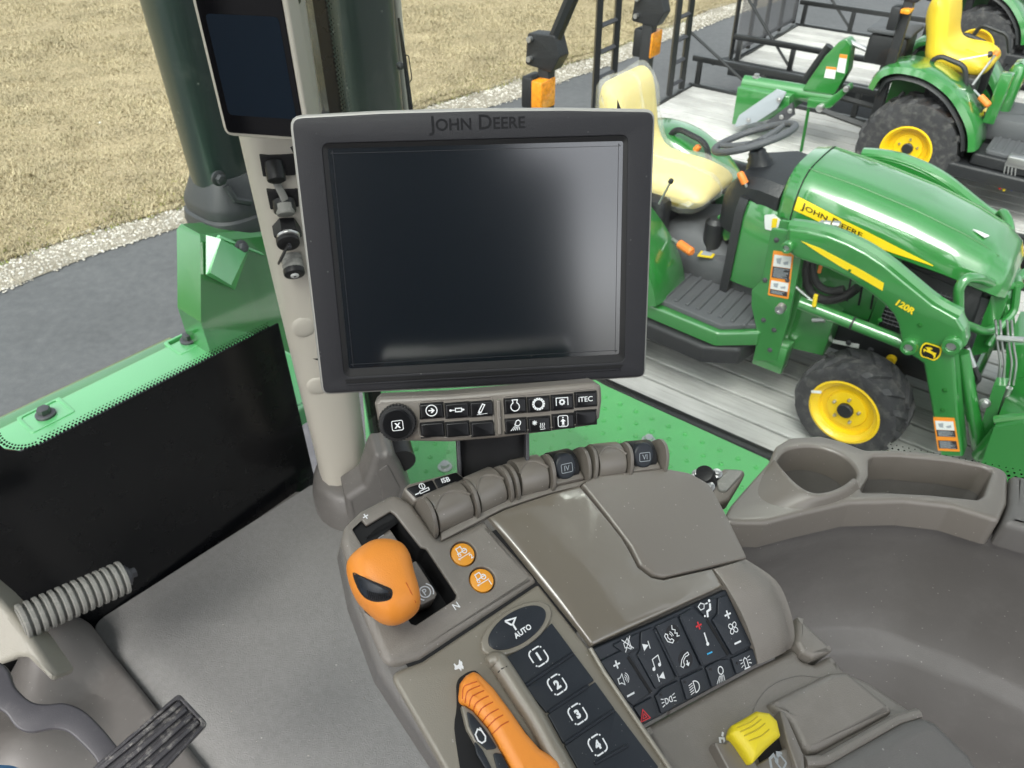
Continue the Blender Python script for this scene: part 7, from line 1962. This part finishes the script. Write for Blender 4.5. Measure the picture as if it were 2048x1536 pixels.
SY = [(1233, 1329, 8, -4, [pl, plv], WHITE), (1261, 1389, 9, -5, [pl], WHITE), (1247, 1358, 10, -5, [('l', [(-1, -0.4), (-0.55, -0.4), (-0.05, -0.85), (-0.05, 0.85), (-0.55, 0.4), (-1, 0.4)], 0.16, True), ('l', arc(0, 0, 0.35, -50, 50), 0.12), ('l', arc(0, 0, 0.65, -55, 55), 0.12), ('l', arc(0, 0, 0.95, -55, 55), 0.12)], WHITE),
      (1255, 1288, 11, -5.5, [('l', [(-0.6, -0.35), (-0.3, -0.35), (0.2, -0.8), (0.2, 0.8), (-0.3, 0.35), (-0.6, 0.35)], 0.11, True), ('l', [(-0.75, -0.9), (0.75, 0.9)], 0.12), ('l', [(-0.75, 0.9), (0.75, -0.9)], 0.12), ('l', [(0.4, -0.9), (0.4, 0.6)], 0.10)], WHITE),
      (1292, 1292, 7.5, -3.6, [('f', [(-0.8, -0.75), (0.6, 0.0), (-0.8, 0.75)]), ('l', [(0.75, -0.8), (0.75, 0.8)], 0.2)], WHITE), (1322, 1353, 7.5, -3.6, [('f', [(0.8, -0.75), (-0.6, 0.0), (0.8, 0.75)]), ('l', [(-0.75, -0.8), (-0.75, 0.8)], 0.2)], WHITE),
      (1310, 1326, 9, -4.5, [('f', circ(0.32, 12, -0.6, -0.8)), ('f', circ(0.32, 12, 0.75, -0.55)), ('l', [(-0.35, -0.8), (-0.35, 0.75), (1.0, 1.0), (1.0, -0.5)], 0.17)], WHITE),
      (1343, 1269, 14, -6.5, [('l', [(-0.95, 0.15), (-0.75, -0.5), (-0.2, -0.85), (0.05, -0.65), (-0.15, -0.4), (-0.4, -0.45), (-0.6, -0.1), (-0.5, 0.15), (-0.75, 0.35)], 0.10, True), ('l', arc(-0.5, -0.2, 0.45, 0, 60, 6), 0.08), ('l', arc(-0.5, -0.2, 0.65, 0, 60, 6), 0.08), ('l', [(0.35, 0.9), (0.25, 0.5), (0.6, 0.3), (0.45, 0.0), (0.75, -0.1), (0.6, -0.4), (0.95, -0.45)], 0.10)], WHITE),
      (1369, 1319, 11, -5, [('l', [(-0.9, -0.6), (-0.5, 0.1), (0.15, 0.6), (0.8, 0.75), (0.9, 0.4), (0.5, 0.3), (0.3, 0.35), (-0.2, -0.05), (-0.3, -0.3), (-0.25, -0.65), (-0.6, -0.9)], 0.12, True), ('f', [(-0.05, -0.6), (0.7, -0.6), (0.32, -1.05)]), ('l', [(0.32, -0.65), (0.32, -0.2)], 0.2)], WHITE),
      (1397, 1251, 7, -3.5, [pl, plv], REDP), (1419, 1306, 6.5, -3, [pl], BLUEP), (1412, 1278, 8, -4, [('l', [(0, 1.2), (0, -0.6)], 0.3), ('f', circ(0.34, 12, 0, -0.9))], WHITE),
      (1412, 1219, 13, -6, [('l', [(-0.95, 0.65), (-0.5, 0.9), (-0.05, 0.65), (-0.25, 0.2), (-0.75, 0.2)], 0.10, True), ('f', circ(0.17, 10, 0.75, 0.75)), ('l', [(0.75, 0.45), (0.55, -0.15), (0.05, -0.25), (-0.1, -0.85)], 0.26), ('l', [(0.1, 0.6), (0.45, 0.6)], 0.14), ('f', circ(0.13, 8, -0.45, -0.6))], WHITE),
      (1455, 1229, 7.5, -3.6, [pl, plv], WHITE), (1475, 1285, 8, -3.8, [pl], WHITE), (1466, 1256, 10.5, -5, fanb, WHITE),
      (1288, 1430, 10, -4.8, [('l', tri, 0.17, True), ('l', big(tri, 0.42, (0, -0.22)), 0.14, True)], REDP),
      (1337, 1400, 14, -6.5, [('l', arc(-0.35, 0, 0.28, -90, 90, 8) + [(-0.45, 0.28), (-0.45, -0.28)], 0.10, True), ('l', arc(0.35, 0, 0.28, 90, 270, 8) + [(0.45, -0.28), (0.45, 0.28)], 0.10, True)] + [('l', [(s * 0.62, 0.3 * k), (s * 0.98, 0.42 * k)], 0.10) for s in (-1, 1) for k in (-1, 0, 1)], WHITE),
      (1388, 1374, 11, -5, [('l', arc(0.15, 0, 0.75, -90, 90, 10) + [(0.05, 0.75), (0.05, -0.75)], 0.14, True)] + [('l', [(-0.15, 0.6 - 0.3 * k), (-0.85, 0.45 - 0.3 * k)], 0.10) for k in range(5)], WHITE),
      (1439, 1350, 11, -5, [('l', circ(0.42, 14, 0.35, 0.5, 0.5), 0.14, True)] + [('l', [(-0.05 + 0.17 * k, -0.08 - 0.02 * k), (-0.85 + 0.36 * k, -0.95)], 0.09) for k in range(5)], WHITE),
      (1491, 1324, 10.5, -5, [('l', [(-0.3, -0.7), (-0.3, 0.35), (0, 0.6), (0.3, 0.35), (0.3, -0.7)], 0.13), ('l', [(-0.55, -0.8), (0.55, -0.8)], 0.16)] + [('l', [(s * 0.5, 0.1 + 0.35 * k), (s * 0.95, 0.05 + 0.5 * k)], 0.10) for s in (-1, 1) for k in (-1, 0, 1)], WHITE)]
for px, py, dx, dy, it, m_ in SY:
    mk('keypad_symbol', put(C_, icon(it), px, py, dx, dy, 0.0018), m_, ar, ang=0)
for px, py in ((1319, 1389), (1367, 1364), (1418, 1338), (1471, 1326)):
    mk('indicator_lamp', plate(circ(0.0011, 12, *C_.uv(px, py)), 0.0016, 0.0020, 0, xf=C_), BLKG, ar)
for px, py in ((1343, 1267), (1368, 1318)):
    mk('round_dish', plate(circ(0.0062, 24, *C_.uv(px, py)), 0.0014, 0.00172, 0, xf=C_), BLKG, ar)
# strip edge left of the keypad
mk('strip_edge', tube([A(*A.uv(*p), 0.0004) for p in ((1180, 1297), (1208, 1345), (1260, 1422), (1330, 1524), (1380, 1600))], 0.0016, 8), OLIVE, ar)
# ---- cylindrical cover at the right of the keypad
cvo = V(C_.uv(1483, 1230))
cl0, cl1 = [(1428, 1138), (1452, 1178), (1478, 1235), (1500, 1290), (1514, 1328)], [(1497, 1117), (1545, 1160), (1572, 1215), (1588, 1270), (1588, 1296)]
wL = [0.0, 0.0015, 0.0015, 0.0, -0.004]
def mixf(p, wA, k): return None
rowsL = [(A(*A.uv(*cl0[0]), 0.0)), C_(*C_.uv(*cl0[1]), 0.0025), C_(*C_.uv(*cl0[2]), 0.005), C_(*C_.uv(*cl0[3]), 0.004), C_(*C_.uv(*cl0[4]), 0.001)]
rowsR = [(A(*A.uv(*cl1[0]), -0.001)), C_(*C_.uv(*cl1[1]), 0.006), C_(*C_.uv(*cl1[2]), 0.006), C_(*C_.uv(*cl1[3]), 0.003), C_(*C_.uv(*cl1[4]), -0.001)]
ll, rl_ = [V(x) for x in spline(rowsL, 4, False)], [V(x) for x in spline(rowsR, 4, False)]
N_ = len(ll)
loops = []
for l3, r3 in zip(ll, rl_):
    loops.append([l3 - C_.ez * 0.03, l3, l3 + (r3 - l3) * 0.06 + C_.ez * 0.0012, l3 + (r3 - l3) * 0.5 + C_.ez * 0.0016, l3 + (r3 - l3) * 0.76 + C_.ez * 0.001, l3 + (r3 - l3) * 0.80 - C_.ez * 0.0006, l3 + (r3 - l3) * 0.97 - C_.ez * 0.001, r3 - C_.ez * 0.004, r3 - C_.ez * 0.03])
mk('curved_cover', rings(loops), BEIGE, ar, ang=50)
sq = [(1590, 1235), (1602, 1250), (1660, 1306), (1622, 1322), (1598, 1312), (1586, 1290)]
T_ = Fr(C_(*C_.uv(1400, 1392), -0.003), A.ex * lat.x + A.ey * lat.y, (Matrix.Rotation(R(-6), 3, (A.ex * lat.x + A.ey * lat.y)) @ (A.ex * -lat.y + A.ey * lat.x)))
# ---- lower rest behind the keypad
rest = [(1284, 1456), (1400, 1393), (1515, 1331), (1590, 1297), (1605, 1318), (1630, 1326), (1664, 1308), (1690, 1340), (1740, 1362), (1850, 1436), (1960, 1560), (1900, 1720), (1420, 1740), (1335, 1560)]
mk('rest_base', plate(roundp(T_.poly(rest), [0.001, 0, 0.001, 0.002, 0.004, 0.004, 0.002, 0.008, 0.01, 0.02, 0.02, 0, 0, 0]), -0.07, 0.0, 0.006, xf=T_, seg=4), BEIGE, ar, ang=50)
mk('side_tab', plate(roundp(T_.poly(sq), [0.001, 0.001, 0.001, 0.004, 0.004, 0.002]), -0.03, 0.006, 0.004, xf=T_), BEIGE, ar)
mk('rest_seam', tube([T_(*T_.uv(*p), 0.0002) for p in [tuple(x) for x in spline([(1503, 1432), (1512, 1408), (1530, 1382), (1560, 1362), (1600, 1352), (1640, 1356)], 5, False)]], 0.00025, 5), BEIGED, ar)
pdp = [(1528, 1412), (1560, 1396), (1655, 1350), (1685, 1348), (1705, 1362), (1775, 1420), (1778, 1430), (1630, 1510), (1612, 1512), (1598, 1500), (1575, 1450)]
pdc = ccw(roundp(T_.poly(pdp), 0.003))
mk('rest_pad', plate(pdc, 0.0, 0.0065, 0.0055, xf=T_, seg=5), BEIGE, ar, ang=60)
cu_ = [(1640, 1536), (1790, 1452), (1825, 1442), (1850, 1452), (1920, 1520), (1990, 1640), (1900, 1800), (1560, 1800), (1610, 1600)]
mk('arm_cushion', plate(roundp(T_.poly(cu_), 0.006), 0.0, 0.016, 0.012, xf=T_, seg=5), BEIGED, ar, ang=60)
mk('cushion_lip', tube([T_(*T_.uv(*p), 0.006) for p in ((1600, 1530), (1640, 1528), (1780, 1448), (1826, 1434))], 0.004, 10), BEIGE, ar)
# ---- yellow lever
yf_ = T_.up(0.016)
yo = [(1457, 1468), (1462, 1452), (1490, 1436), (1510, 1424), (1536, 1428), (1552, 1444), (1559, 1474), (1530, 1500), (1502, 1530), (1490, 1512), (1475, 1490)]
yp = ccw(roundp(yf_.poly(yo), 0.0015))
YG = dome(yp, 0.007, 0.0, yf_, 6, pw=0.55, down=0.016)
yl_ = mk('yellow_lever', YG, YELL, ar, ang=40)
for a, b, c_ in (((1473, 1456), (1498, 1446), (1515, 1433)), ((1480, 1464), (1505, 1452), (1522, 1439)), ((1488, 1472), (1513, 1460), (1530, 1447)), ((1498, 1482), (1522, 1472), (1538, 1459))):
    mk('lever_groove', tube(onto(yf_, [tuple(p) for p in spline([a, b, c_], 5, False)], YG, 0.0001), 0.0005, 5), YELLD, yl_)
def fin(pts, w0, w1, m, nm='lever_cheek', r=0.0015): return mk(nm, plate(roundp(T_.poly(pts), 0.002), w0, w1, r, xf=T_), m, ar)
fin([(1414, 1492), (1440, 1496), (1450, 1482), (1462, 1474), (1474, 1480), (1510, 1560), (1500, 1600), (1470, 1600)], 0.0, 0.010, BEIGES)
fin([(1546, 1430), (1556, 1432), (1594, 1520), (1596, 1548), (1582, 1556), (1560, 1490)], 0.0, 0.010, BEIGES)
fin([(1502, 1536), (1574, 1494), (1596, 1545), (1560, 1600), (1510, 1600)], 0.0, 0.006, BEIGES, 'lever_stop')
mk('stop_symbol', put(T_, icon([('l', [(-0.9, -0.5), (-0.3, 0.5), (0.2, 0.6), (0.1, 0.0), (0.6, 0.6), (0.95, 0.4)], 0.2), ('l', roundp([(0.1, -0.6), (0.8, -0.3), (0.7, 0.4), (0.0, 0.2)], 0.1), 0.14, True)]), 1553, 1527, 18, -11, 0.006), GREYP, ar, ang=0)
mk('rest_symbol', put(T_, icon([('l', [(-0.8, -0.4), (-0.2, 0.5), (0.3, 0.2), (-0.1, -0.5)], 0.3, True), ('l', [(0.3, 0.5), (0.8, 0.9)], 0.3)]), 1446, 1482, 10, -7, 0.0), WHITE, ar, ang=0)
mk('lever_pit', plate(roundp(T_.poly([(1500, 1470), (1555, 1440), (1576, 1490), (1520, 1530)]), 0.001), 0.0002, 0.0008, 0, xf=T_), VOID, ar)
